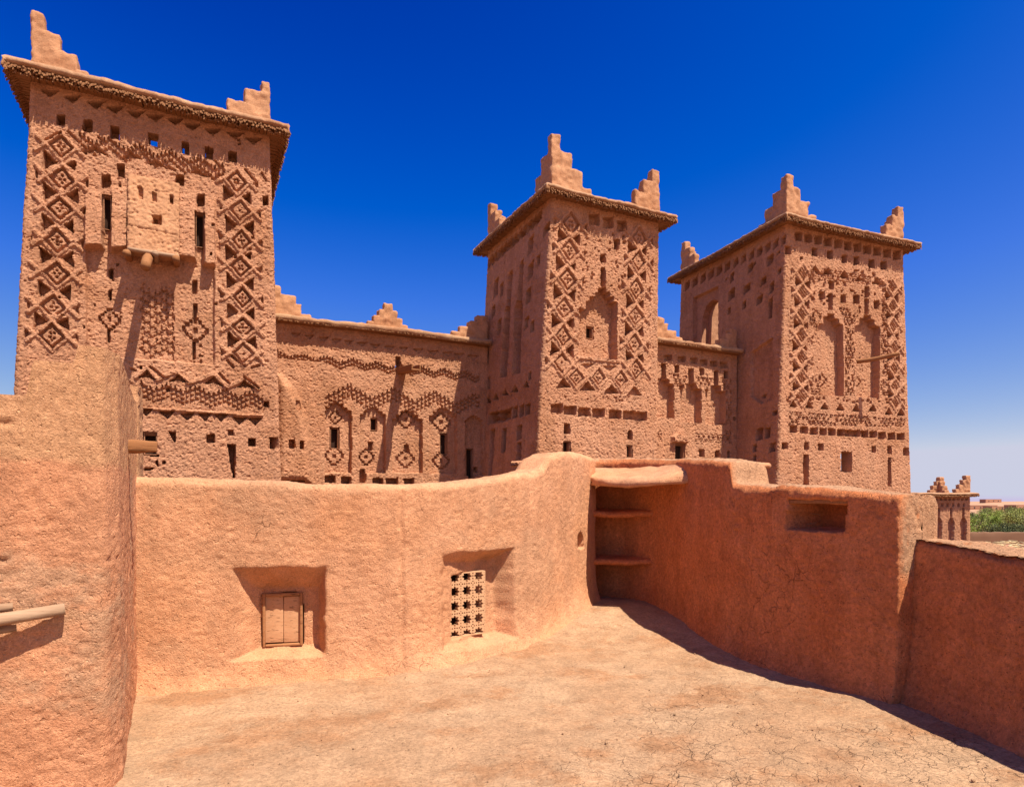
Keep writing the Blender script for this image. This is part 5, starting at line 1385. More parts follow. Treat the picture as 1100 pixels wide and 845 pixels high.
RW_PTS = [(4.6, 7.78, -1.36, 0.68), (4.95, 8.05, -1.36, 0.68), (5.35, 8.1, -1.36, 0.68), (5.62, 7.75, -1.4, 0.67), (5.68, 7.1, -1.55, 0.61), (5.48, 6.25, -1.6, 0.55), (5.27, 5.6, -1.6, 0.5), (5.21, 5.24, -1.6, 0.45), (5.205, 5.18, -1.6, 0.2), (5.1, 4.52, -1.6, 0.17), (5.07, 4.19, -1.6, 0.155), (5.04, 3.7, -1.6, 0.12), (5.03, 3.24, -1.6, 0.07)]
LW_PTS = [(5.17, 3.7, -1.6, -0.28), (5.12, 3.22, -1.6, -0.3), (5.01, 2.77, -1.6, -0.335), (4.82, 2.27, -1.6, -0.36), (4.5, 1.2, -1.6, -0.4), (4.25, 0, -1.6, -0.4), (4.1, -2.0, -1.6, -0.4)]
SKY = (.6, 2., 3., 1.3, 1, .06)      # air, dust, ozone, gamma, -, strength
SKYG = ((.055, .056, .153), (1.15, .85, .35), (3.0, 1.25, 1.27), (.6, .62, .765))
EXPO = .92
TREES = [(1052, 330, 12, 7, 1, 'small far dark tree above the bright green bushy tree', 21), (1066, 360, 13, 7, 0, 'pale far tree below the long low house', 22), (1080, 340, 14, 7.5, 2, 'far green tree below the taller pale house', 23), (1094, 370, 13, 8, 1, 'dark far tree at the foot of the taller pale house', 24), (1108, 350, 14, 8, 0, 'far pale tree cut by the right edge of the photo', 25), (1050, 190, 11, 8.0, 2, 'bright green bushy tree beside the small far tower', 1), (1068, 200, 9, 6.5, 1, 'dark olive tree between two brighter ones in the valley', 2),
 (1082, 185, 12, 8.5, 0, 'broad yellow green tree above the dark mud wall', 3), (1097, 195, 12, 9.2, 0, 'tall yellow green tree at the right edge of the valley', 4), (1112, 180, 12, 8, 1, 'dark green tree cut by the right edge of the photo', 5),
 (1038, 210, 9, 7, 1, 'dark tree half hidden behind the small far tower', 6), (1074, 170, 8, 5, 1, 'small dark bush low before the broad yellow green tree', 7), (1092, 165, 8, 5, 1, 'small dark bush low before the tall yellow green tree', 8), (1062, 230, 8, 8, 2, 'fresh green tree standing behind the dark olive tree', 9)]
HOUSES = [(1052, 620, 26, 12, 4.5, 'low clay house nearest the small far tower', 1), (1078, 600, 30, 12, 4, 'long low clay house in the middle of the far slope', 2), (1096, 560, 18, 14, 6, 'taller pale clay house at the right edge of the far slope', 3), (1064, 900, 22, 12, 5, 'small clay house higher up under the skyline', 4)]

# ================================================================== materials
def new_mat(name):
    m = bpy.data.materials.new(name); m.use_nodes = True; nt = m.node_tree
    b = nt.nodes['Principled BSDF']; b.inputs['Roughness'].default_value = .95
    b.inputs['Specular IOR Level'].default_value = .12
    return m, nt, b

class NB:
    def __init__(s, nt): s.nt = nt; s.N = nt.nodes; s.L = nt.links; g = s.N.new('ShaderNodeNewGeometry'); s.pos = g.outputs['Position']
    def link(s, a, b): s.L.new(a, b)
    def mapping(s, sc, rot=(0, 0, 0), loc=(0, 0, 0)):
        m = s.N.new('ShaderNodeMapping'); m.inputs['Scale'].default_value = sc; m.inputs['Rotation'].default_value = rot; m.inputs['Location'].default_value = loc
        s.link(s.pos, m.inputs['Vector']); return m.outputs[0]
    def noise(s, scale, det=4, rough=.55, vec=None, dist=0):
        n = s.N.new('ShaderNodeTexNoise'); n.inputs['Scale'].default_value = scale; n.inputs['Detail'].default_value = det
        n.inputs['Roughness'].default_value = rough; n.inputs['Distortion'].default_value = dist
        s.link(vec or s.pos, n.inputs['Vector']); return n.outputs['Fac']
    def vor(s, scale, feature='F1', vec=None, rnd=1):
        n = s.N.new('ShaderNodeTexVoronoi'); n.feature = feature; n.inputs['Scale'].default_value = scale; n.inputs['Randomness'].default_value = rnd
        s.link(vec or s.pos, n.inputs['Vector']); return n.outputs['Distance']
    def ramp(s, f, stops):
        r = s.N.new('ShaderNodeValToRGB'); e = r.color_ramp.elements
        while len(e) < len(stops): e.new(.5)
        for k, (p, c) in enumerate(stops):
            e[k].position = p; e[k].color = (c, c, c, 1) if not isinstance(c, (tuple, list)) else (*c, 1)
        s.link(f, r.inputs[0]); return r.outputs[0]
    def mix(s, f, a, b, mode='MIX'):
        m = s.N.new('ShaderNodeMix'); m.data_type = 'RGBA'; m.blend_type = mode
        for sock, v in ((m.inputs[0], f), (m.inputs[6], a), (m.inputs[7], b)):
            if isinstance(v, (int, float)): sock.default_value = v
            elif isinstance(v, tuple): sock.default_value = (*v, 1)
            else: s.link(v, sock)
        return m.outputs[2]
    def math(s, op, a, b=0, c=0):
        m = s.N.new('ShaderNodeMath'); m.operation = op
        for k, v in enumerate((a, b, c)):
            if isinstance(v, (int, float)): m.inputs[k].default_value = v
            else: s.link(v, m.inputs[k])
        return m.outputs[0]
    def bump(s, h, strength, dist, b, prev=None):
        n = s.N.new('ShaderNodeBump'); n.inputs['Strength'].default_value = strength; n.inputs['Distance'].default_value = dist
        s.link(h, n.inputs['Height'])
        if prev: s.link(prev, n.inputs['Normal'])
        if b: s.link(n.outputs[0], b.inputs['Normal'])
        return n.outputs[0]
    def warp(s, amt, scale):
        n = s.N.new('ShaderNodeTexNoise'); n.inputs['Scale'].default_value = scale; n.inputs['Detail'].default_value = 3; s.link(s.pos, n.inputs['Vector'])
        v = s.N.new('ShaderNodeVectorMath'); v.operation = 'MULTIPLY_ADD'; s.link(n.outputs['Color'], v.inputs[0]); v.inputs[1].default_value = (amt,) * 3; s.link(s.pos, v.inputs[2]); return v.outputs[0]

def mud(name, a, b, c, cover=(.5, .62), straw=.5, crack=None, bump=.5, grain=55, zsplit=None, spots=.5, inner=None, cscale=.55, gain=1.):
    a, b, c = [tuple(q * .84 * gain for q in k) for k in (a, b, c)]
    if inner: inner = tuple(tuple(q * .84 for q in k) for k in inner)
    if zsplit: zsplit = (zsplit[0], tuple(q * .84 * gain for q in zsplit[1]))
    m, nt, bs = new_mat(name); N = NB(nt)
    col = N.mix(N.ramp(N.noise(1.1, 5, .6), [(.36, 0), (.64, 1)]), a, b)
    col = N.mix(N.ramp(N.noise(cscale, 6, .7, N.mapping((1, 1, 1.5), loc=(7, 3, 1))), [(cover[0], 0), (cover[1], 1)]), col, c)
    if inner:           # reddish bounce light painted into inward and low faces; tops and ends stay pale
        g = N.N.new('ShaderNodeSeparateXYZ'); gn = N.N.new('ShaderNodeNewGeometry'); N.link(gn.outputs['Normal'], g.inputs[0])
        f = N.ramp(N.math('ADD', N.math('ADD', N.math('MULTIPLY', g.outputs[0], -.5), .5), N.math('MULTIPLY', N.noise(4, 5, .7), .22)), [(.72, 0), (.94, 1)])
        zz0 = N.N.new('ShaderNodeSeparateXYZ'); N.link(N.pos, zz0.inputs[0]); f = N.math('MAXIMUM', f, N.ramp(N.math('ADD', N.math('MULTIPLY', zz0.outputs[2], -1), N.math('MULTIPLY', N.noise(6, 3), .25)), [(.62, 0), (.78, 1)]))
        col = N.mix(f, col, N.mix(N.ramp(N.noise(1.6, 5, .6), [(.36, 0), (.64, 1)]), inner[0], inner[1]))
    if zsplit:          # an older, smoother, tan coat above an uneven line
        z = N.N.new('ShaderNodeSeparateXYZ'); N.link(N.pos, z.inputs[0])
        zz = N.math('ADD', z.outputs[2], N.math('MULTIPLY', N.noise(3.2, 3), .16))
        f = N.ramp(N.math('SUBTRACT', zz, zsplit[0] - .5 + .08), [(.48, 0), (.52, 1)]); col = N.mix(f, col, zsplit[1])
    col = N.mix(1., col, N.ramp(N.noise(6, 6, .7), [(.25, .76), (.75, 1.16)]), 'MULTIPLY')
    col = N.mix(1., col, N.ramp(N.noise(grain, 4, .7), [(.28, .66), (.72, 1.22)]), 'MULTIPLY')
    col = N.mix(1., col, N.ramp(N.noise(1, 5, .6, N.mapping((4, 4, .5))), [(.3, .88), (.7, 1.07)]), 'MULTIPLY')
    # straw: short pale and dark stems laid in two directions
    if straw:
        for k, (rot, sc) in enumerate((((.3, .9, .5), (150, 150, 16)), ((1.1, .2, 1.3), (16, 170, 150)), ((.7, 2.1, .2), (140, 18, 150)))):
            v = N.mapping(sc, rot); f = N.ramp(N.noise(1, 2, .5, v), [(.66, 0), (.70, straw)])
            f = N.math('MULTIPLY', f, N.ramp(N.noise(2.5, 3), [(.4, .2), (.6, 1)]))
            tint = N.mix(1., col, (1.35, 1.4, 1.35) if k != 1 else (.45, .4, .4), 'MULTIPLY'); col = N.mix(f, col, tint)
    if spots:
        f = N.math('MULTIPLY', N.ramp(N.vor(34), [(.12, 1), (.2, 0)]), N.ramp(N.noise(9, 2), [(.50, 0), (.56, spots)])); col = N.mix(f, col, N.mix(1., col, (.42, .4, .42), 'MULTIPLY'))
    h = N.math('ADD', N.math('MULTIPLY', N.noise(16, 6, .65), 1.), N.math('MULTIPLY', N.noise(80, 4, .75), .7))
    h = N.math('SUBTRACT', h, N.math('MULTIPLY', N.ramp(N.noise(38, 2, .5), [(.62, 0), (.72, 1)]), .5))
    if crack:
        for sc, wd, lo, hi, dk, loc, *patch in crack:
            e = N.vor(sc, 'DISTANCE_TO_EDGE', N.warp(.45 / sc * 2, sc * 1.3)); f = N.ramp(e, [(0, 1), (wd, 0)])
            f = N.math('MULTIPLY', f, N.ramp(N.noise(.8, 4, .6, N.mapping((1, 1, 1), loc=loc)), [(lo, 0), (hi, 1)]))
            f = N.math('MULTIPLY', f, N.ramp(N.noise(7, 3, .6), [(.35, 0), (.6, 1)]))
            if patch:       # only the dried-out part of the floor has crazed
                px_, py_, pr = patch[0]; vd = N.N.new('ShaderNodeVectorMath'); vd.operation = 'DISTANCE'; N.link(N.warp(1.6, .9), vd.inputs[0]); vd.inputs[1].default_value = (px_ + .8, py_ + .8, F_LOW_ + .8)
                f = N.math('MULTIPLY', f, N.ramp(N.math('DIVIDE', vd.outputs['Value'], pr * 2), [(.38, 1), (.62, .06)]))
            col = N.mix(N.math('MULTIPLY', f, dk), col, N.mix(1., col, (.3, .26, .25), 'MULTIPLY')); h = N.math('SUBTRACT', h, N.math('MULTIPLY', f, 1.2))
    N.link(col, bs.inputs['Base Color']); N.bump(h, bump, .02, bs); return m

def wood(name, a, b, rot=(0, 0, 0)):
    m, nt, bs = new_mat(name); N = NB(nt); bs.inputs['Roughness'].default_value = .8
    v = N.mapping((3, 40, 40), rot); col = N.mix(N.ramp(N.noise(1, 5, .6, v), [(.3, 0), (.7, 1)]), a, b)
    f = N.ramp(N.noise(1, 3, .6, N.mapping((2, 70, 70), rot)), [(.6, 0), (.66, .7)]); col = N.mix(f, col, N.mix(1., col, (.3, .27, .25), 'MULTIPLY'))
    N.link(col, bs.inputs['Base Color']); N.bump(N.noise(1, 4, .6, v), .5, .006, bs); return m

def plain(name, a, b, scale=8, bump=.2):
    m, nt, bs = new_mat(name); N = NB(nt)
    N.link(N.mix(N.noise(scale, 4), a, b), bs.inputs['Base Color']); N.bump(N.noise(scale * 4, 4), bump, .02, bs); return m

M = {}
F_LOW_ = -1.6
M['tower'] = mud('tower clay', gain=1.02, a= (.555, .262, .138), b=(.60, .30, .165), c=(.50, .23, .115), straw=.7, bump=.9, grain=30)
M['tower_trim'] = mud('crenel clay', (.57, .275, .135), (.61, .31, .16), (.53, .25, .12), straw=.4, bump=.6)
M['terrace'] = mud('terrace clay', gain=1.17, a= (.60, .275, .130), b=(.64, .315, .165), c=(.56, .285, .15), straw=1., bump=.8, grain=85, crack=[(5.5, .02, .56, .68, .35, (1, 2, 3))])
M['bounce_wall'] = mud('terrace clay with bounce red', (.56, .29, .15), (.60, .33, .18), (.53, .28, .14), straw=.9, bump=1., grain=30, spots=1.2, crack=[(4., .014, .52, .66, .3, (4, 0, 3))], inner=((.70, .225, .078), (.76, .27, .105)))  # reddish bounce light is painted into its shaded faces
M['bounce_red'] = mud('clay painted bounce red', (.70, .225, .078), (.76, .27, .105), (.66, .20, .07), straw=.8, bump=.9, grain=30, spots=1.2)  # bounce light of the shaded niche and corner, painted into the colour
M['pillar'] = mud('pillar clay', gain=1.17, a= (.58, .255, .125), b=(.62, .29, .15), c=(.52, .275, .15), cover=(.56, .62), straw=1., bump=.8, grain=90, zsplit=(.22, (.56, .285, .14)), crack=[(7, .02, .56, .68, .4, (2, 2, 0))])
M['floor'] = mud('terrace floor clay', (.475, .272, .146), (.515, .317, .18), (.43, .222, .11), cover=(.50, .62), cscale=1.5, straw=.9, bump=.7, grain=40,
                 crack=[(4.4, .021, .38, .54, .48, (0, 0, 0), (3.7, 2.9, 1.7)), (10, .035, .46, .6, .6, (0, 0, 0), (3.4, 3.1, 1.6))], spots=.9)
M['eave_top'] = mud('eave clay', (.48, .26, .14), (.54, .31, .17), (.42, .20, .10), straw=.5, bump=.6)
M['reed'] = wood('dry reed', (.21, .09, .036), (.30, .14, .06))
M['wood'] = wood('weathered timber', (0.310, 0.138, 0.056), (0.224, 0.090, 0.034))
M['palewood'] = wood('bleached timber', (.28, .16, .09), (.40, .255, .155))
M['dark'] = plain('unlit interior board', (.03, .016, .01), (.045, .022, .014))  # near-black colour standing for the unlit space behind openings
M['frame'] = wood('frame timber', (.36, .165, .07), (.28, .12, .05))
M['shutter'] = wood('shutter boards', (.46, .235, .115), (.53, .285, .15), (0, R(90), 0))
M['plaster'] = plain('pale plaster', (.50, .275, .14), (.55, .32, .175), 14)
M['ground'] = plain('desert ground', (0.430, 0.249, 0.146), (0.361, 0.198, 0.112), .03, .1)
M['farclay'] = plain('far clay houses', (.36, .17, .10), (.43, .22, .135), .6, .1)

# ================================================================== terrace
F_LOW = -1.6
def floor_z(x, y):
    d = np.hypot(x - 5.3, y - 7.9)
    return F_LOW + .24 * sstep(3.2, .2, d)
gx = np.concatenate([np.linspace(-6, -1.2, 14)[:-1], np.arange(-1.2, 6.2, .028)]); gy = np.concatenate([np.linspace(-5, 1.6, 16)[:-1], np.arange(1.6, 8.6, .028)])
X, Y = np.meshgrid(gx, gy, indexing='ij'); P = np.stack([X.ravel(), Y.ravel(), floor_z(X, Y).ravel()], 1)
P[:, 2] += .03 * fbm(P * [1, 1, 0], .7, 2, 3) + .010 * fbm(P * [1, 1, 0], 5, 3, 8) - .012 * sstep(.35, .6, fbm(P * [1, 1, 0], 3.3, 3, 12)) + .005 * fbm(P * [1, 1, 0], 25, 2, 14)
n1, n2 = X.shape; idx = np.arange(n1 * n2).reshape(n1, n2)
mesh_obj('terrace_floor', P, np.stack([idx[:-1, :-1], idx[1:, :-1], idx[1:, 1:], idx[:-1, 1:]], -1).reshape(-1, 4), M['floor'], kind='structure')

# crumbs of clay and grit lying about
g = np.random.default_rng(21); mb = MB()
for i in range(170):
    x, y = g.uniform(-.3, 4.9), g.uniform(2.0, 7.2); s = g.uniform(.003, .008) * (2.0 if i % 19 == 0 else 1)
    if not (y < 5.7 and x < 4.8 - (y - 2.2) * -.03): continue
    V_, F_ = rbox(0, 0, 0, s * 2, s * 1.6, s * 1.2, s * .5, s, s * .5, seed=i); a = g.uniform(0, 6.3); ca, sa = math.cos(a), math.sin(a)
    zf = float(floor_z(np.array([x]), np.array([y]))[0]); zf += float(.03 * fbm(np.array([[x, y, 0.]]), .7, 2, 3)[0])
    V_ = np.column_stack([x + V_[:, 0] * ca - V_[:, 1] * sa, y + V_[:, 0] * sa + V_[:, 1] * ca, zf + .006 + V_[:, 2]]); mb.add(V_, F_)
tag(mb.build('clay_crumbs', [M['floor']], None), 'loose crumbs of clay and grit scattered over the terrace floor', 'grit', kind='stuff')

# --- window wall
WW_ops = [
    ('l', (2.781, -1.6), (2.781, .2), .05, -.02),
    ('sp', (1.30, 2.09, -1.38, -.575), (1.50, 2.03, -1.33, -.78), .21),
    ('c', [(1.53, -.84), (1.875, -.84), (1.875, -1.31), (1.53, -1.31)], .40, .01),
    ('sp', (3.20, 4.22, -1.47, -.49), (3.27, 4.10, -1.41, -.60), (.07, .22)),
    ('c', [(3.375, -.73), (3.815, -.72), (3.815, -1.36), (3.375, -1.36)], .42, .01),
    ('c', [(5.80, -.60), (6.02, -.60), (6.02, -.47), (5.97, -.41), (5.91, -.385), (5.85, -.41), (5.80, -.47)], .2, .012),
]
ww = thing('terrace_wall', (1.7, 6.1, F_LOW), 'sunlit orange clay terrace wall holding the wooden shutter and the star lattice window', 'wall')
V, q, wpath = path_wall(WW_PTS, .017, .017, .42, WW_ops, flare=.10, rough=.5, pit=.35, seed=2, rtop=.09, low=-1.75, caps=(False, True), k=.16)
mesh_obj('wall', V, q, M['terrace'], ww)

def on_path(path, s):
    t, Q, nr, tg = path; i = int(np.argmin(abs(t - s))); return np.array([Q[i, 0], Q[i, 1], 0]), np.array([tg[i, 0], tg[i, 1], 0]), np.array([-nr[i, 0], -nr[i, 1], 0])
ez = np.array([0, 0, 1.])
# shutter: frame of four rails with two uneven boards
p0, ex, ey = on_path(wpath, 1.695); W_, H_ = .35, .49; zc = -1.075
wn = bpy.data.objects.new('window', None); C.objects.link(wn); wn.parent = ww; wn.location = Vector(p0 + ey * .19 + ez * zc) - ww.location
wn['label'] = 'small wooden shutter of two boards deep in a splayed opening'
def wb(name, items, mat, parent, o, e1, e2):
    mb = MB()
    for cx, cd, cz, sx, sd, sz in items: mb.add(*rbox(*(o + e1 * cx + e2 * cd + ez * cz), sx, sd, sz, .006, .1, .003, (e1, e2, ez)))
    return mb.build(name, [mat], parent)
o = p0 + ey * .185 + ez * zc
wb('frame', [(-W_ / 2 + .012, .02, 0, .024, .05, H_), (W_ / 2 - .012, .02, 0, .024, .05, H_), (0, .02, H_ / 2 - .014, W_ - .05, .05, .028), (0, .02, -H_ / 2 + .012, W_ - .05, .045, .02)], M['frame'], wn, o, ex, ey)
wb('board', [(-.076, .03, .006, .156, .022, H_ - .058)], M['shutter'], wn, o, ex, ey)
wb('board', [(.080, .037, -.002, .148, .022, H_ - .064)], M['shutter'], wn, o, ex, ey)
# star lattice in plaster
p0, ex, ey = on_path(wpath, 3.595); ta = R(-9); ex = ex * math.cos(ta) - np.array([-ex[1], ex[0], 0]) * -math.sin(ta); ex /= np.linalg.norm(ex); ey = np.array([-ex[1], ex[0], 0]); Wl, Hl = .47, .66; zc = -1.045
nx_, nz_ = 118, 166; cell = Wl / nx_
uu = (np.arange(nx_) + .5) * cell; vv = (np.arange(nz_) + .5) * cell; UU, VV = np.meshgrid(uu, vv, indexing='ij')
pp = Wl / 3.15; cu = ((UU - .012) / pp) % 1 - .5; cv = ((VV + .055) / pp) % 1 - .5
ang = np.arctan2(cv, cu); rad = np.hypot(cu, cv)
star = rad < .335 + .065 * np.cos(8 * ang)
du = np.abs(np.abs(cu) - .5); dv = np.abs(np.abs(cv) - .5)
sm = (np.maximum(du, np.abs(cv - np.round(cv / .19) * .19)) < .05) | (np.maximum(dv, np.abs(cu - np.round(cu / .19) * .19)) < .05)
opn = (star | sm) & (UU > .012) & (UU < Wl - .012) & (VV > .012) & (VV < Hl - .012)
mb_v = []; mb_f = []; dep = .05
def lat_p(i, j, d): return p0 + ex * (i * cell - Wl / 2) + ez * (zc - Hl / 2 + j * cell) + ey * (.115 + d)
solid = ~opn; vid = {}
def vtx(i, j, k):
    key = (i, j, k)
    if key not in vid: vid[key] = len(mb_v); mb_v.append(lat_p(i, j, dep * k))
    return vid[key]
for i in range(nx_):
    for j in range(nz_):
        if not solid[i, j]: continue
        mb_f.append((vtx(i, j, 0), vtx(i + 1, j, 0), vtx(i + 1, j + 1, 0), vtx(i, j + 1, 0)))
        for di, dj, a, b in ((-1, 0, (i, j + 1), (i, j)), (1, 0, (i + 1, j), (i + 1, j + 1)), (0, -1, (i, j), (i + 1, j)), (0, 1, (i + 1, j + 1), (i, j + 1))):
            ii, jj = i + di, j + dj
            if not (0 <= ii < nx_ and 0 <= jj < nz_) or not solid[ii, jj]:
                mb_f.append((vtx(*a, 0), vtx(*a, 1), vtx(*b, 1), vtx(*b, 0)))
lw = bpy.data.objects.new('window', None); C.objects.link(lw); lw.parent = ww; lw.location = Vector(p0 + ey * .16 + ez * zc) - ww.location
lw['label'] = 'pale plaster lattice window pierced with rows of stars'
mesh_obj('lattice', np.array(mb_v), mb_f, M['plaster'], lw, smooth=False)
wb('backing', [(0, .36, 0, Wl + .04, .02, Hl + .04)], M['dark'], lw, p0 + ez * zc, ex, ey)

# --- right hand wall with corner shelves
RW_ops = [('c', [(4.75, -.01), (5.40, -.015), (5.40, -.245), (4.75, -.25)], .30, .015), ('c', [(4.72, .03), (5.42, .025), (5.42, -.03), (4.72, -.03)], .04, .01)]
rwl = thing('terrace_wall', (5.2, 5.2, F_LOW), 'shaded clay terrace wall with an oblong niche and corner shelves', 'wall')
V, q, rpath = path_wall(RW_PTS, .02, .02, .50, RW_ops, flare=.10, rough=.7, pit=.7, seed=6, rtop=.10, low=-1.75, caps=(False, True), k=.14)
fcn = V[q].mean(1); mi = ((fcn[:, 1] > 3.6) & (fcn[:, 1] < 4.55) & (fcn[:, 2] > -.29) & (fcn[:, 2] < .045) & (fcn[:, 0] < 5.42)) | ((fcn[:, 1] > 7.0) & (fcn[:, 2] < .5))  # niche and back corner take the colour with painted bounce light
mesh_obj('wall', V, q, [M['bounce_wall'], M['bounce_red']], rwl, matidx=mi.astype(int))
p0, ex, ey = on_path(rpath, 5.07)
wb('lintel', [(0, .10, .012, .66, .14, .035)], M['wood'], rwl, p0, ex, ey)

def slab(name, front, back, zf, zb, th, mat, parent, seed=0, sag=0., tip=.6):
    """clay slab between a front edge curve and a back edge curve (plan points), rounded at the rim"""
    n = 46; m = 16
    def curve(pts):
        pts = np.array(pts, float); s = np.concatenate([[0], np.cumsum(np.linalg.norm(np.diff(pts, axis=0), axis=1))]); t = np.linspace(0, s[-1], n)
        a = np.stack([np.interp(t, s, pts[:, k]) for k in range(pts.shape[1])], 1)
        for _ in range(6): a[1:-1] = (a[:-2] + 2 * a[1:-1] + a[2:]) / 4
        return a
    fa, ba = curve(front), curve(back)
    top = []; bot = []
    for w in np.linspace(0, 1, m) ** 1.5:
        xy = fa * (1 - w) + ba * w; z = zf + (zb - zf) * w
        edge = math.sqrt(max(0, 1 - (1 - min(1, w / .12)) ** 2)); lr = np.linspace(0, 1, n)
        e2 = np.sqrt(np.clip(1 - (1 - np.clip(np.minimum(lr, 1 - lr) / .04, 0, 1)) ** 2, .0, 1)) * .6 + .4
        top.append(np.column_stack([xy, z + th / 2 * edge * e2 - sag * np.sin(lr * math.pi)])); bot.append(np.column_stack([xy, z - th / 2 * edge * e2 - sag * np.sin(lr * math.pi)]))
    G = np.concatenate([np.array(bot)[::-1], np.array(top)[1:]]); r_, c_ = G.shape[:2]; Vv = G.reshape(-1, 3)
    Vv = Vv + np.stack([np.zeros(len(Vv)), np.zeros(len(Vv)), .016 * fbm(Vv, 5, 3, seed)], 1) + .02 * np.stack([fbm(Vv, 3.5, 2, seed + 1), fbm(Vv, 3.5, 2, seed + 2), np.zeros(len(Vv))], 1)
    id_ = np.arange(r_ * c_).reshape(r_, c_)
    F_ = [tuple(x) for x in np.stack([id_[:-1, :-1], id_[1:, :-1], id_[1:, 1:], id_[:-1, 1:]], -1).reshape(-1, 4)]
    F_ += [tuple(id_[:, 0]), tuple(id_[::-1, -1])]
    return mesh_obj(name, Vv, F_, mat, parent)
slab('canopy', [(4.86, 7.42), (4.88, 7.1), (4.94, 6.75), (5.10, 6.40), (5.48, 6.16)], [(4.8, 7.95), (5.2, 8.1), (5.6, 7.8), (5.72, 7.1), (5.56, 6.3)], .285, .50, .115, M['terrace'], rwl, 3, .045)
slab('shelf', [(4.93, 7.5), (5.3, 7.3), (5.72, 7.1)], [(4.9, 8.1), (5.4, 8.15), (5.75, 7.5)], -.15, -.12, .085, M['bounce_red'], rwl, 5, .012)
slab('shelf', [(4.95, 7.5), (5.3, 7.3), (5.73, 7.08)], [(4.9, 8.1), (5.4, 8.15), (5.75, 7.5)], -.82, -.80, .085, M['bounce_red'], rwl, 7, .012)
slab('ledge', [(5.45, 5.32), (5.7, 5.3), (5.98, 5.36)], [(5.5, 6.0), (5.75, 6.0), (5.98, 5.5)], .43, .45, .06, M['terrace'], rwl, 9)
slab('ledge', [(3.50, 6.95), (3.72, 6.72), (4.05, 6.85)], [(3.55, 7.25), (3.8, 7.3), (4.1, 7.2)], .47, .49, .07, M['terrace'], ww, 9)

# --- low wall at the right edge
lwl = thing('low_wall', (4.9, 2.2, F_LOW), 'low rounded clay parapet at the right edge in its own shade', 'wall')
V, q, _ = path_wall(LW_PTS, .022, .02, .52, [], flare=.10, rough=.8, pit=.7, seed=16, rtop=.07, low=-1.75, caps=(True, True), k=.2, lean=.07)
mesh_obj('wall', V, q, M['bounce_wall'], lwl)

# --- rough pillar at the left edge
pil = thing('clay_pillar', (-1.1, 4.8, F_LOW), 'rough clay pillar with a stepped top filling the left edge', 'pillar')
TP = Tower(-2.05, 4.13, 0, 1.60, 2.25, (0, .004, 0, 0))
def ptop(Pt):
    x = Pt[:, 0]; z = .56 + .19 * sstep(-.80, -.765, x) + .10 * sstep(-.60, -.575, x) - .30 * sstep(4.75, 5.6, Pt[:, 1]) * 0
    return z
zr = np.linspace(0, 1, 190)
sh = tower_sheet(TP, -1.75 + zr * 2.3, (.0125, .014, .1, .12), {}, r=.045, rough=.7, pit=.7, f=1.9, seed=31, cap_top=lambda Q, l: Q)
def splay(Vv):
    Vv = Vv.copy(); w = sstep(-1.0, -.5, Vv[:, 0]); Vv[:, 0] += w * np.interp(Vv[:, 1], [4.10, 4.16, 4.30, 6.35], [0, .010, .062, -.012]); return Vv
def stretch(Vv):
    k = sstep(-.1, .52, Vv[:, 2]); t = ptop(Vv) - .55; Vv = Vv.copy(); Vv[:, 2] += t * k; return Vv
v0 = stretch(sh[0][0]); v1 = sh[1][0].copy(); v1[:, 2] = .55; v1 = np.column_stack([v1[:, :2], ptop(v1)]); v1[:, 2] += .014 * fbm(v1, 5, 2, 3)
ringn = len(v1) // 26; v1[:ringn] = v0[-ringn:]
v0, v1 = splay(v0), splay(v1)
Vp, Fp = join_sheets([(v0, sh[0][1]), (v1, sh[1][1])]); mesh_obj('pillar_body', Vp, Fp, M['pillar'], pil)
TB = Tower(-.64, 6.74, 0, .175, .5, (0, 0, 0, 0))
sh = tower_sheet(TB, np.arange(-1.7, 1.09, .03), (.02, .04, .05, .05), {}, r=.03, rough=.8, seed=33, cap_top=lambda Q, l: Q)
mesh_obj('buttress', *join_sheets(sh), M['pillar'], pil)
# plank drain sticking out of the pillar and poles leaning at the frame edge
mb = MB(); mb.add(*rbox(-.40, 5.35, .405, .30, .11, .075, .014, .04, .02, seed=4)); pl = mb.build('drain_plank', [M['wood']], None)
tag(pl, 'short weathered plank jutting from the side of the clay pillar', 'plank')
def pole(name, pts, rad, mat, label, cat, parent=None, group=None, n=12, wob=.05):
    Vt, Ft = tube(pts, rad, n, wob=wob); o_ = mesh_obj(name, Vt, Ft, mat, parent)
    if parent is None: tag(o_, label, cat, group)
    return o_
pole('wooden_pole', [(-2.6, 3.72, -.78), (-1.7, 3.88, -.68), (-1.0, 4.02, -.60), (-.62, 4.085, -.56)], [.036, .035, .033, .031], M['palewood'], 'thick bleached pole with its sawn end against the pillar, longest of the three', 'pole', group='poles leaning on the pillar')
pole('wooden_pole', [(-2.4, 3.7, -.60), (-1.5, 3.99, -.555), (-.845, 4.10, -.535)], [.028, .026, .022], M['palewood'], 'short pale pole end just above the thick bleached pole', 'pole', group='poles leaning on the pillar')
pole('wooden_pole', [(-2.4, 3.62, -.76), (-1.5, 3.96, -.68), (-.83, 4.10, -.645)], [.024, .022, .019], M['palewood'], 'short thin pole end just below the thick bleached pole', 'pole', group='poles leaning on the pillar')

# ================================================================== kasbah towers and curtain walls
WM = [M['tower'], M['dark'], M['wood']]
def windows(T, face, ops, parent):
    for op in ops:
        if op[0] == 'w': window_part(T, face, *op[1:5], parent, WM, op[5], max(0., -float(np.median(relief([q for q in ops if q[0] != 'w'], op[1] + np.array([-.6, -.3, 0, .3, .6]) * op[3], op[2] + np.zeros(5), .4)[0]))))

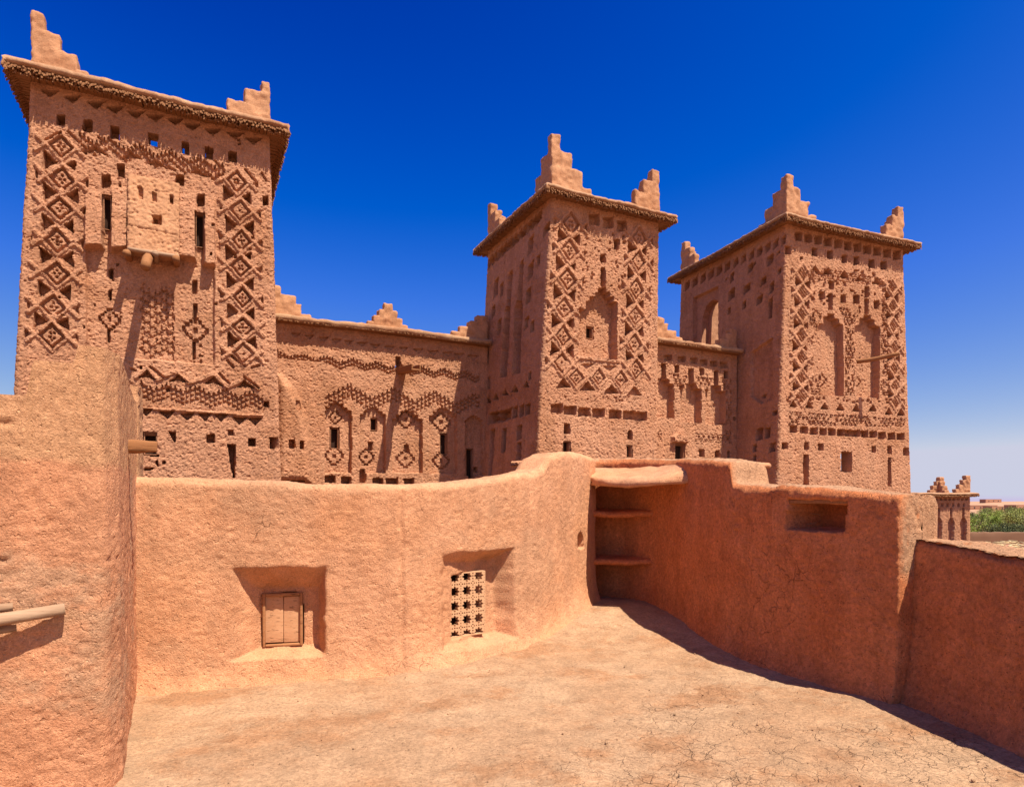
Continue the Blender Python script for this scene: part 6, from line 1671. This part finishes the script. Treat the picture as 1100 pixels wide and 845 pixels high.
# ---- left tower
T1 = Tower(-3.72, 17.5, 0, 5.72, 5.6, (.045, .031, 0, .03))
k1 = thing('kasbah_tower', (-.86, 20.3, -9), 'nearest and tallest looking carved clay tower at the left with a boxed balcony', 'tower', 'carved kasbah towers')
ZT1 = 9.42
sh = tower_sheet(T1, zrows(-.2, ZT1, .024, -9.), (.024, .12, .2, .12), {'front': RELIEF['t1']}, r=.09, thick=.34, rough=.85, seed=51, inner_from=7.3)
mesh_obj('wall', *join_sheets(sh), M['tower'], k1, smooth=False)
windows(T1, 'front', RELIEF['t1'], k1)
def slab_floor(T, z, parent):
    x0, x1, y0, y1 = T.ext(z); w = T.world(np.array([(x0 + x1) / 2]), np.array([(y0 + y1) / 2]), np.array([z]))[0]
    mb = MB(); mb.add(*rbox(*w, x1 - x0 - .9, y1 - y0 - .9, .2, .03, .5, .03, (T.ex, T.ey, ez))); mb.build('roof_floor', [M['eave_top']], parent)
slab_floor(T1, 7.5, k1)
eave_ring(T1, ZT1 + .02, .42, .17, k1, M['eave_top'], M['reed'], 61)
LV = [(1.0, .32), (.80, .36), (.50, .36), (.22, .42)]
merlon(T1, 0, ZT1 + .16, [(1.06, .30), (.86, .34), (.55, .36), (.24, .36)], .30, k1, M['tower_trim'], 71)
merlon(T1, 1, ZT1 + .16, [(1.32, .20), (1.0, .34), (.60, .36), (.20, .30)], .30, k1, M['tower_trim'], 73)
merlon(T1, 2, ZT1 + .16, [(1.0, .28), (.75, .32), (.45, .34), (.2, .3)], .30, k1, M['tower_trim'], 75)
merlon(T1, 3, ZT1 + .16, [(1.0, .28), (.75, .32), (.45, .34), (.2, .3)], .30, k1, M['tower_trim'], 77)
# boxed balcony on beams
TBX = Tower(-1.43, 16.15, 0, 1.07, 2.0, (0, 0, .17, 0))
BOX_ops = {'front': [('c', [(.20, 7.42), (.30, 7.44), (.32, 7.12), (.24, 7.14)], .2, .015), ('c', [(.50, 7.36), (.58, 7.36), (.58, 7.12), (.50, 7.12)], .2, .015), ('c', [(.86, 7.38), (.93, 7.38), (.93, 7.12), (.86, 7.12)], .2, .015),
                     ('c', [(.52, 6.78), (.70, 6.78), (.70, 6.56), (.52, 6.56)], .2, .015), ('l', (.02, 6.42), (1.05, 6.36), .04, -.03)]}
sh = tower_sheet(TBX, np.arange(5.84, 7.72, .022), (.022, .03, .1, .03), BOX_ops, r=.05, thick=.3, rough=1.1, seed=81, cap_top=lambda Q, l: Q, cap_bottom=True)
bxo = mesh_obj('balcony_box', *join_sheets(sh), M['tower_trim'], k1)
def beam(name, a, b, r0, r1, mat, parent, seed=0, bend=0):
    a, b = np.array(a, float), np.array(b, float); pts = [a + (b - a) * t + np.array([0, 0, bend * math.sin(t * math.pi)]) for t in np.linspace(0, 1, 7)]
    Vt, Ft = tube(pts, np.linspace(r0, r1, 7), 10, wob=.06, seed=seed); return mesh_obj(name, Vt, Ft, mat, parent)
beam('beam', (-1.40, 17.9, 5.80), (-1.42, 17.02, 5.70), .075, .085, M['wood'], bxo)
beam('beam', (-.42, 17.9, 5.82), (-.42, 17.02, 5.74), .075, .085, M['wood'], bxo)
beam('beam', (-1.40, 17.14, 5.835), (-.36, 17.14, 5.825), .05, .05, M['palewood'], bxo)
beam('water_spout', (-1.00, 17.7, 5.90), (-1.0, 16.32, 5.22), .105, .105, M['wood'], k1, bend=.08)
beam('beam', (-.85, 17.9, 5.82), (-.85, 17.05, 5.80), .06, .07, M['palewood'], bxo)

# ---- middle tower
T2 = Tower(9.48, 17.7, 0, 4.82, 4.8, (.064, -.012, 0, -.02))
k2 = thing('kasbah_tower', (11.9, 20.1, -9), 'middle carved clay tower with one tall stepped niche between diamond bands', 'tower', 'carved kasbah towers')
ZT2 = 9.75
sh = tower_sheet(T2, zrows(.2, ZT2, .028, -9.), (.028, .12, .2, .034), {'front': RELIEF['t2'], 'left': RELIEF['t2l']}, r=.10, rough=1.0, seed=53)
mesh_obj('wall', *join_sheets(sh), M['tower'], k2, smooth=False)
windows(T2, 'front', RELIEF['t2'], k2); windows(T2, 'left', RELIEF['t2l'], k2)
slab_floor(T2, 9.3, k2)
eave_ring(T2, ZT2 + .02, .42, .15, k2, M['eave_top'], M['reed'], 63)
for cn in range(4): merlon(T2, cn, ZT2 + .13, [(1.50, .38), (1.16, .50), (.76, .48), (.34, .50)] if cn == 0 else [(1.45, .28), (1.05, .48), (.70, .44), (.33, .42)], .30, k2, M['tower_trim'], 83 + cn)

# ---- right tower
T3 = Tower(18.6487, 16.4574, R(-4.3), 7.0, 6.2, (.047, .047, 0, 0))
k3 = thing('kasbah_tower', (22, 19.3, -9), 'right carved clay tower with twin niches and an arched doorway in its shaded side', 'tower', 'carved kasbah towers')
ZT3 = 10.1
wr = [o_ for o_ in RELIEF['t3'] if o_[0] == 't'][0]
# the window seen through the tower: opening in the far walls on the same line of sight
def through(T, u, z, dirv):
    p = T.world(np.array([u]), np.array([0.]), np.array([z]))[0]; d = np.array(dirv); dx, dy = d @ T.ex, d @ T.ey
    t1, t2 = (T.D) / dy, (T.W - T.b[1] * z - u) / dx
    t = min(t1, t2); return ('back', u + dx * t, z + d[2] * t) if t1 < t2 else ('right', dy * t, z + d[2] * t)
fc, bu, bz = through(T3, wr[1] - .1, wr[2], (.9005, .6714, .0623))
ops3 = {'front': RELIEF['t3'], 'left': RELIEF['t3l'], fc: [('t', bu, bz, .9, 1.5, 'square')]}
sh = tower_sheet(T3, zrows(.2, ZT3, .03, -9.), (.03, .06, .06, .034), ops3, r=.10, thick=.45, rough=.95, seed=55, inner_from=-.8)
mesh_obj('wall', *join_sheets(sh), M['tower'], k3, smooth=False)
windows(T3, 'front', RELIEF['t3'], k3); windows(T3, 'left', RELIEF['t3l'], k3)
slab_floor(T3, 3.4, k3); slab_floor(T3, -.3, k3)
eave_ring(T3, ZT3 + .02, .42, .14, k3, M['eave_top'], M['reed'], 65)
for cn in range(4): merlon(T3, cn, ZT3 + .12, [(1.45, .38), (1.10, .44), (.70, .42), (.34, .42)] if cn == 0 else [(1.35, .26), (.98, .42), (.64, .42), (.33, .38)], .30, k3, M['tower_trim'], 93 + cn)
pb = T3.world(np.array([3.92]), np.array([.2]), np.array([5.40]))[0]; pe = T3.world(np.array([4.75]), np.array([-1.15]), np.array([5.52]))[0]
beam('water_spout', pb, pe, .085, .075, M['wood'], k3, bend=-.05)

# ---- curtain wall between left and middle tower
TM = Tower(1.2, 21.9, 0, 8.6, .62, (0, 0, 0, 0))
km = thing('curtain_wall', (5.5, 22.1, -9), 'long clay curtain wall between the left and middle towers with stepped arches', 'wall', 'curtain walls joining the towers')
hm = [o_ for o_ in RELIEF['mw'] if o_[0] == 't'][0]
sh = tower_sheet(TM, zrows(.2, 5.82, .028, -9.), (.028, .2, .05, .2), {'front': RELIEF['mw'], 'back': [('t0', hm[1], hm[2] + .10, hm[3] + .12, hm[4] + .1)]}, r=.05, thick=.62, rough=.9, seed=57, cap_top=lambda Q, l: Q)
mesh_obj('wall', *join_sheets(sh), M['tower'], km, smooth=False)
windows(TM, 'front', RELIEF['mw'], km)
def wall_eave(T, z, ov, th, parent, seed):
    mb = MB(); y = (T.D - ov) / 2 + .05
    w = T.world(np.array([T.W / 2]), np.array([y]), np.array([z + th / 2]))[0]
    Vb, Fb = rbox(*w, T.W, T.D + ov + .1, th, th * .42, .07, .05, (T.ex, T.ey, ez), seed); Vb = np.asarray(Vb); Vb[:, 2] += .06 * fbm(Vb, .45, 2, seed); mb.add(Vb, Fb)
    e = mb.build('eave', [M['eave_top']], parent)
    V_ = []; F_ = []; g = np.random.default_rng(seed); n = 0
    for lay in range(2):
        m = int(T.W / .035); s = np.linspace(.05, T.W - .05, m) + g.uniform(-.01, .01, m); rr = .017; o1 = ov - .02 + g.uniform(-.05, .02, m); zc = z + .01 - .03 * lay + .06 * fbm(T.world(s, s * 0, s * 0 + z), .45, 2, seed)
        P_ = np.zeros((m, 8, 3))
        for j, (a, b) in enumerate([(-rr, -rr), (rr, -rr), (rr, rr), (-rr, rr)]):
            for e2, oo in enumerate((np.zeros(m), o1)): P_[:, e2 * 4 + j] = T.world(s + a, -oo, zc + b)
        V_.append(P_.reshape(-1, 3)); fc_ = np.array([[0, 1, 5, 4], [1, 2, 6, 5], [2, 3, 7, 6], [3, 0, 4, 7], [4, 5, 6, 7], [3, 2, 1, 0]])
        F_.append((np.arange(m)[:, None, None] * 8 + fc_[None]).reshape(-1, 4) + n); n += m * 8
    mesh_obj('reed_layer', np.concatenate(V_), np.concatenate(F_), M['reed'], e, smooth=False)
wall_eave(TM, 5.86, .36, .17, km, 101)
wall_merlon(TM, 4.80, 6.02, [(1.45, .24), (1.05, .22), (.66, .22), (.30, .24)], .32, km, M['tower_trim'], 103)
wall_merlon(TM, .80, 6.02, [(1.42, .20), (1.12, .30), (.95, .24), (.45, .24)], .32, km, M['tower_trim'], 105, 1)
wall_merlon(TM, 8.6, 6.0, [(1.45, .26), (1.15, .24), (.75, .22), (.45, .26)], .32, km, M['tower_trim'], 107, -1)
# drain spout under the pierced slit: wooden trough of three boards
def trough(base, tip, w, h, t, mat, parent, name='water_spout'):
    a, b = np.array(base, float), np.array(tip, float); L = np.linalg.norm(b - a); e1 = (b - a) / L; e2 = np.cross(ez, e1); e2 /= np.linalg.norm(e2); e3 = np.cross(e1, e2); c = (a + b) / 2; mb = MB()
    mb.add(*rbox(*c, L, w, t, .008, .1, .004, (e1, e2, e3)))
    for sg in (-1, 1): mb.add(*rbox(*(c + e2 * sg * (w / 2 - t / 2) + e3 * (h / 2 + t / 2)), L, t, h, .008, .1, .004, (e1, e2, e3)))
    return mb.build(name, [mat], parent)
trough((6.45, 22.0, 4.55), (6.47, 20.25, 4.36), .32, .15, .05, M['wood'], km)

# ---- curtain wall between middle and right tower
TR = Tower(14.0, 18.6, 0, 4.95, .7, (0, 0, 0, 0))
kr = thing('curtain_wall', (16.5, 18.9, -9), 'short clay curtain wall between the middle and right towers with three narrow niches', 'wall', 'curtain walls joining the towers')
sh = tower_sheet(TR, zrows(.2, 5.75, .028, -9.), (.028, .2, .1, .2), {'front': RELIEF['rw']}, r=.05, rough=1., seed=59, cap_top=lambda Q, l: Q)
mesh_obj('wall', *join_sheets(sh), M['tower'], kr, smooth=False)
windows(TR, 'front', RELIEF['rw'], kr)
wall_eave(TR, 5.78, .36, .15, kr, 111)
wall_merlon(TR, .95, 5.92, [(1.3, .24), (1.0, .22), (.62, .20), (.45, .20)], .32, kr, M['tower_trim'], 113, 1)
wall_merlon(TR, 4.95, 5.92, [(1.1, .20), (.85, .22), (.52, .24), (.30, .20)], .32, kr, M['tower_trim'], 115, -1)

# ---- far small tower
T4 = Tower(50.6, 30.9, R(-27), 3.95, 3.6, (.0, .0, 0, 0))
def f4(cx, cy, w, h, d): return ('c', [(cx - w / 2, cy - h / 2), (cx + w / 2, cy - h / 2), (cx + w / 2, cy + h / 2), (cx - w / 2, cy + h / 2)], d, .02)
o4 = [f4(.35 + .33 * i, .30, .2, .16, .12) for i in range(11)] + [f4(.5 + .42 * i, -.15, .12, .26, .2) for i in range(8)]
for i in range(4):
    x = .55 + .95 * i; o4 += [f4(x, -.85, .14, .9, .2), ('c', [(x - .1, -1.2), (x + .1, -1.2), (x + .24, -1.5), (x + .2, -2.9), (x - .24, -2.9), (x - .24, -1.5)], .25, .02)]
k4 = thing('kasbah_tower', (52, 31, -11), 'small far clay tower beyond the low parapet at the right', 'tower', 'carved kasbah towers')
sh = tower_sheet(T4, zrows(-3.6, .62, .045, -11.), (.045, .2, .3, .06), {'front': o4}, r=.1, rough=1.2, seed=121, cap_top=lambda Q, l: Q)
mesh_obj('wall', *join_sheets(sh), M['tower'], k4)
eave_ring(T4, .64, .40, .14, k4, M['eave_top'], M['reed'], 123)
for cn in (1, 3): merlon(T4, cn, .76, [(1.15, .32), (.9, .36), (.6, .36), (.36, .34)], .45, k4, M['tower_trim'], 125 + cn)

# ================================================================== land beyond
def land(x, y):
    d = np.hypot(x, y); a = fbm(np.stack([x, y, x * 0], 1), .004, 3, 9)
    return -11. + 1.2 * fbm(np.stack([x, y, x * 0], 1), .02, 2, 4) * sstep(60, 200, d) + sstep(500, 1300, d) * (11.5 + 2.2 * a) + sstep(420, 520, d) * 1.5
rr_ = np.concatenate([np.linspace(0, 200, 40), np.geomspace(210, 9000, 90)]); aa_ = np.linspace(0, 2 * math.pi, 241)
Rr, Aa = np.meshgrid(rr_, aa_, indexing='ij'); X = (Rr * np.sin(Aa)).ravel(); Y = (Rr * np.cos(Aa)).ravel()
idx = np.arange(len(rr_) * len(aa_)).reshape(len(rr_), len(aa_))
mesh_obj('ground', np.column_stack([X, Y, land(X, Y)]), np.stack([idx[:-1, :-1], idx[1:, :-1], idx[1:, 1:], idx[:-1, 1:]], -1).reshape(-1, 4)[:, ::-1], M['ground'], kind='structure')

gy_ = np.arange(-20, 40, 1.5); X, Y = np.meshgrid(np.arange(-30, 46, 1.5), gy_, indexing='ij'); Pc = np.stack([X.ravel(), Y.ravel(), np.full(X.size, -8.9)], 1); Pc[:, 2] += .12 * fbm(Pc, .2, 2, 5)  # unseen dark ground sheet, added to cut light bouncing onto the towers
idx = np.arange(X.size).reshape(X.shape); M['damper'] = plain('dark damper ground', (.20, .105, .06), (.26, .14, .08), .4, .2)
mesh_obj('bounce_damper', Pc, np.stack([idx[:-1, :-1], idx[1:, :-1], idx[1:, 1:], idx[:-1, 1:]], -1).reshape(-1, 4), M['damper'], kind='structure')

def cam_pt(px, D, z=0):
    r = (px - 550) / 690.; return np.array([math.sin(R(26.2)) * D + math.cos(R(26.2)) * r * D, math.cos(R(26.2)) * D - math.sin(R(26.2)) * r * D, z])
# low mud-roofed sheds below the parapet
sd = thing('mud_shed', (44.5, 22.5, -11), 'low flat mud roofed shed strewn with dry palm below the parapet', 'shed')
mb = MB(); c = cam_pt(1085, 40); Vb, Fb = rbox(c[0] + 1.5, c[1], -6.9, 9, 7, 8.2, .2, .6, .1, ((.80, -.6, 0), (.6, .80, 0), (0, 0, 1)), 3); mb.add(Vb, Fb); mb.build('wall', [M['farclay']], sd)
M['straw'] = wood('dry palm litter', (.60, .46, .24), (.44, .32, .16))
g = np.random.default_rng(5); mb = MB()
for i in range(150):
    a = g.uniform(0, math.pi); p = np.array([c[0] + 1.5 + g.uniform(-4, 4), c[1] + g.uniform(-3, 3), -2.72 + g.uniform(0, .1)]); L = g.uniform(.3, .9)
    Vt, Ft = tube([p - L / 2 * np.array([math.cos(a), math.sin(a), 0]), p, p + L / 2 * np.array([math.cos(a), math.sin(a), .1])], g.uniform(.02, .05), 5); mb.add(Vt, Ft)
mb.build('roof_litter', [M['straw']], sd)['kind'] = 'stuff'
M['shadeclay'] = plain('gap shade clay', (.16, .085, .05), (.20, .105, .06), .6, .1)  # dark tone paints in the shade of a gap below the trees
hb = thing('gap_shade_wall', (*cam_pt(1090, 75)[:2], -11), 'long wall coloured dark to stand for the shaded gap before the green trees', 'wall')
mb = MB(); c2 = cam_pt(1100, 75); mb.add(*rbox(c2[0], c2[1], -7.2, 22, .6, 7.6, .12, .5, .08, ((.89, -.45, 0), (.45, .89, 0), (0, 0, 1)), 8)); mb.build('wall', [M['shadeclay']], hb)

# trees
def leafmat(name, a, b):
    m, nt, bs = new_mat(name); N = NB(nt); bs.inputs['Roughness'].default_value = .6
    N.link(N.mix(N.ramp(N.noise(.8, 4), [(.35, 0), (.65, 1)]), a, b), bs.inputs['Base Color']); return m
LM = [leafmat('tamarisk leaf', (.19, .20, .045), (.26, .26, .075)), leafmat('olive leaf', (.07, .085, .03), (.11, .12, .045)), leafmat('fresh leaf', (.18, .24, .035), (.24, .29, .06))]
M['bark'] = plain('bark', (.10, .065, .04), (.15, .10, .06), 5)
def tree(px, D, w, h, kind, label, seed):
    g = np.random.default_rng(seed); p = cam_pt(px, D); p[2] = float(land(np.array([p[0]]), np.array([p[1]]))[0])
    t = thing('tree', tuple(p), label, 'tree', 'trees in the valley'); mb = MB()
    limbs = [(np.array([0, 0, h * .3]))]
    mb.add(*tube([p, p + [.1 * w * g.uniform(-1, 1), 0, h * .2], p + [0, .05 * w, h * .45]], [.05 * h, .04 * h, .03 * h], 8))
    cl = []
    for i in range(14):
        a = g.uniform(0, 2 * math.pi); r = w * .5 * math.sqrt(g.uniform(.05, 1)); zc = h * g.uniform(.30, .92) * (1 - .25 * (r / (w * .5)) ** 2)
        q_ = p + np.array([r * math.cos(a), r * math.sin(a), zc]); cl.append((q_, w * g.uniform(.12, .24)))
        if i < 7: mb.add(*tube([p + [0, 0, h * .3], (p + q_) / 2 + [0, 0, h * .12], q_], [.022 * h, .014 * h, .006 * h], 6))
    mb.build('trunk', [M['bark']], t)
    V_ = []
    for q_, r in cl:
        n = 330; d = g.normal(size=(n, 3)); d /= np.linalg.norm(d, axis=1)[:, None]; c_ = q_ + d * r * (g.uniform(.2, 1.15, n)[:, None]) * np.array([1.15, 1.15, .8])
        a = g.normal(size=(n, 3)); a /= np.linalg.norm(a, axis=1)[:, None]; b = np.cross(a, g.normal(size=(n, 3))); b /= np.linalg.norm(b, axis=1)[:, None]; s = g.uniform(.10, .24, n)[:, None] * (w / 8) ** .5
        V_.append(np.stack([c_ - a * s, c_ + b * s * .5, c_ + a * s, c_ - b * s * .5], 1).reshape(-1, 3))
    V_ = np.concatenate(V_); mesh_obj('crown', V_, np.arange(len(V_)).reshape(-1, 4), LM[kind], t, smooth=False)
TR_ = TREES
for a in TR_: tree(*a)
# far flat-roofed houses on the slope
M['fwin'] = plain('house opening', (.05, .04, .04), (.08, .06, .06))
def house(px, D, w, dpt, h, label, seed):
    p = cam_pt(px, D); p[2] = float(land(np.array([p[0]]), np.array([p[1]]))[0]) - 1
    t = thing('clay_house', tuple(p), label, 'house', 'flat roofed houses across the valley'); ax = ((.89, -.45, 0), (.45, .89, 0), (0, 0, 1)); mb = MB()
    mb.add(*rbox(p[0], p[1], p[2] + h / 2, w, dpt, h, .12, 3, .1, ax, seed)); wl = mb.build('wall', [M['farclay']], t)
    mb = MB(); mb.add(*rbox(p[0], p[1], p[2] + h + .14, w + .3, dpt + .3, .35, .08, 3, 0, ax, seed)); mb.build('roof', [M['farclay']], t)
    n = max(2, int(w / 6)); exv, eyv = np.array(ax[0]), np.array(ax[1])
    for k in range(n):
        mb = MB(); q_ = p + exv * ((k + .5) / n - .5) * w * .9 - eyv * (dpt / 2 + .02) + np.array([0, 0, h * .55]); mb.add(*rbox(*q_, 1.1, .2, 1.5, .02, 1, 0, ax)); mb.build('window', [M['fwin']], t)
for a in HOUSES: house(*a)

# ================================================================== light, sky, camera
SUN = Vector((.40, -1, 1.95)).normalized()
L = bpy.data.lights.new('sun', 'SUN'); L.energy = 4.8; L.angle = R(.5); L.color = (1, .93, .82)
so = bpy.data.objects.new('sun', L); C.objects.link(so); so.rotation_euler = (-SUN).to_track_quat('-Z', 'Y').to_euler(); so.location = (0, 0, 60)
w = bpy.data.worlds.new('World'); bpy.context.scene.world = w; w.use_nodes = True; nt = w.node_tree
bg = nt.nodes['Background']; sk = nt.nodes.new('ShaderNodeTexSky'); sk.sky_type = 'NISHITA'; sk.sun_disc = False
sk.sun_elevation = math.asin(SUN.z); sk.sun_rotation = math.atan2(SUN.x, SUN.y); sk.altitude = 1200; sk.air_density = SKY[0]; sk.dust_density = SKY[1]; sk.ozone_density = SKY[2]
gm = nt.nodes.new('ShaderNodeGamma'); gm.inputs[1].default_value = SKY[3]; nt.links.new(sk.outputs[0], gm.inputs[0])
# deep polarised blue: per channel black level, power, gain and ceiling of the sky colour
k_ = 1 / (SKY[5] * 2 ** EXPO); sx_ = nt.nodes.new('ShaderNodeSeparateXYZ'); cx_ = nt.nodes.new('ShaderNodeCombineXYZ'); nt.links.new(gm.outputs[0], sx_.inputs[0])
for ch in range(3):
    prev = sx_.outputs[ch]
    for op_, val in (('MULTIPLY', .0922), ('SUBTRACT', SKYG[0][ch]), ('MAXIMUM', 0.), ('POWER', SKYG[1][ch]), ('MULTIPLY', SKYG[2][ch]), ('MINIMUM', SKYG[3][ch]), ('MULTIPLY', k_)):
        n_ = nt.nodes.new('ShaderNodeMath'); n_.operation = op_; nt.links.new(prev, n_.inputs[0]); n_.inputs[1].default_value = val; prev = n_.outputs[0]
    nt.links.new(prev, cx_.inputs[ch])
nt.links.new(cx_.outputs[0], bg.inputs[0]); bg.inputs[1].default_value = SKY[5]
cam = bpy.data.cameras.new('camera'); co = bpy.data.objects.new('camera', cam); C.objects.link(co); bpy.context.scene.camera = co
co.location = (0, 0, 0); co.rotation_euler = (R(90), 0, R(-26.2)); cam.sensor_width = 36; cam.sensor_fit = 'HORIZONTAL'; cam.lens = 690 / 1100 * 36; cam.shift_y = 117.5 / 1100
cam.clip_start = .05; cam.clip_end = 30000
vs = bpy.context.scene.view_settings; vs.view_transform = 'Standard'; vs.look = 'None'; vs.exposure = EXPO; vs.gamma = 1; vs.use_curve_mapping = False
bpy.context.scene.cycles.max_bounces = 6; bpy.context.scene.cycles.diffuse_bounces = 4
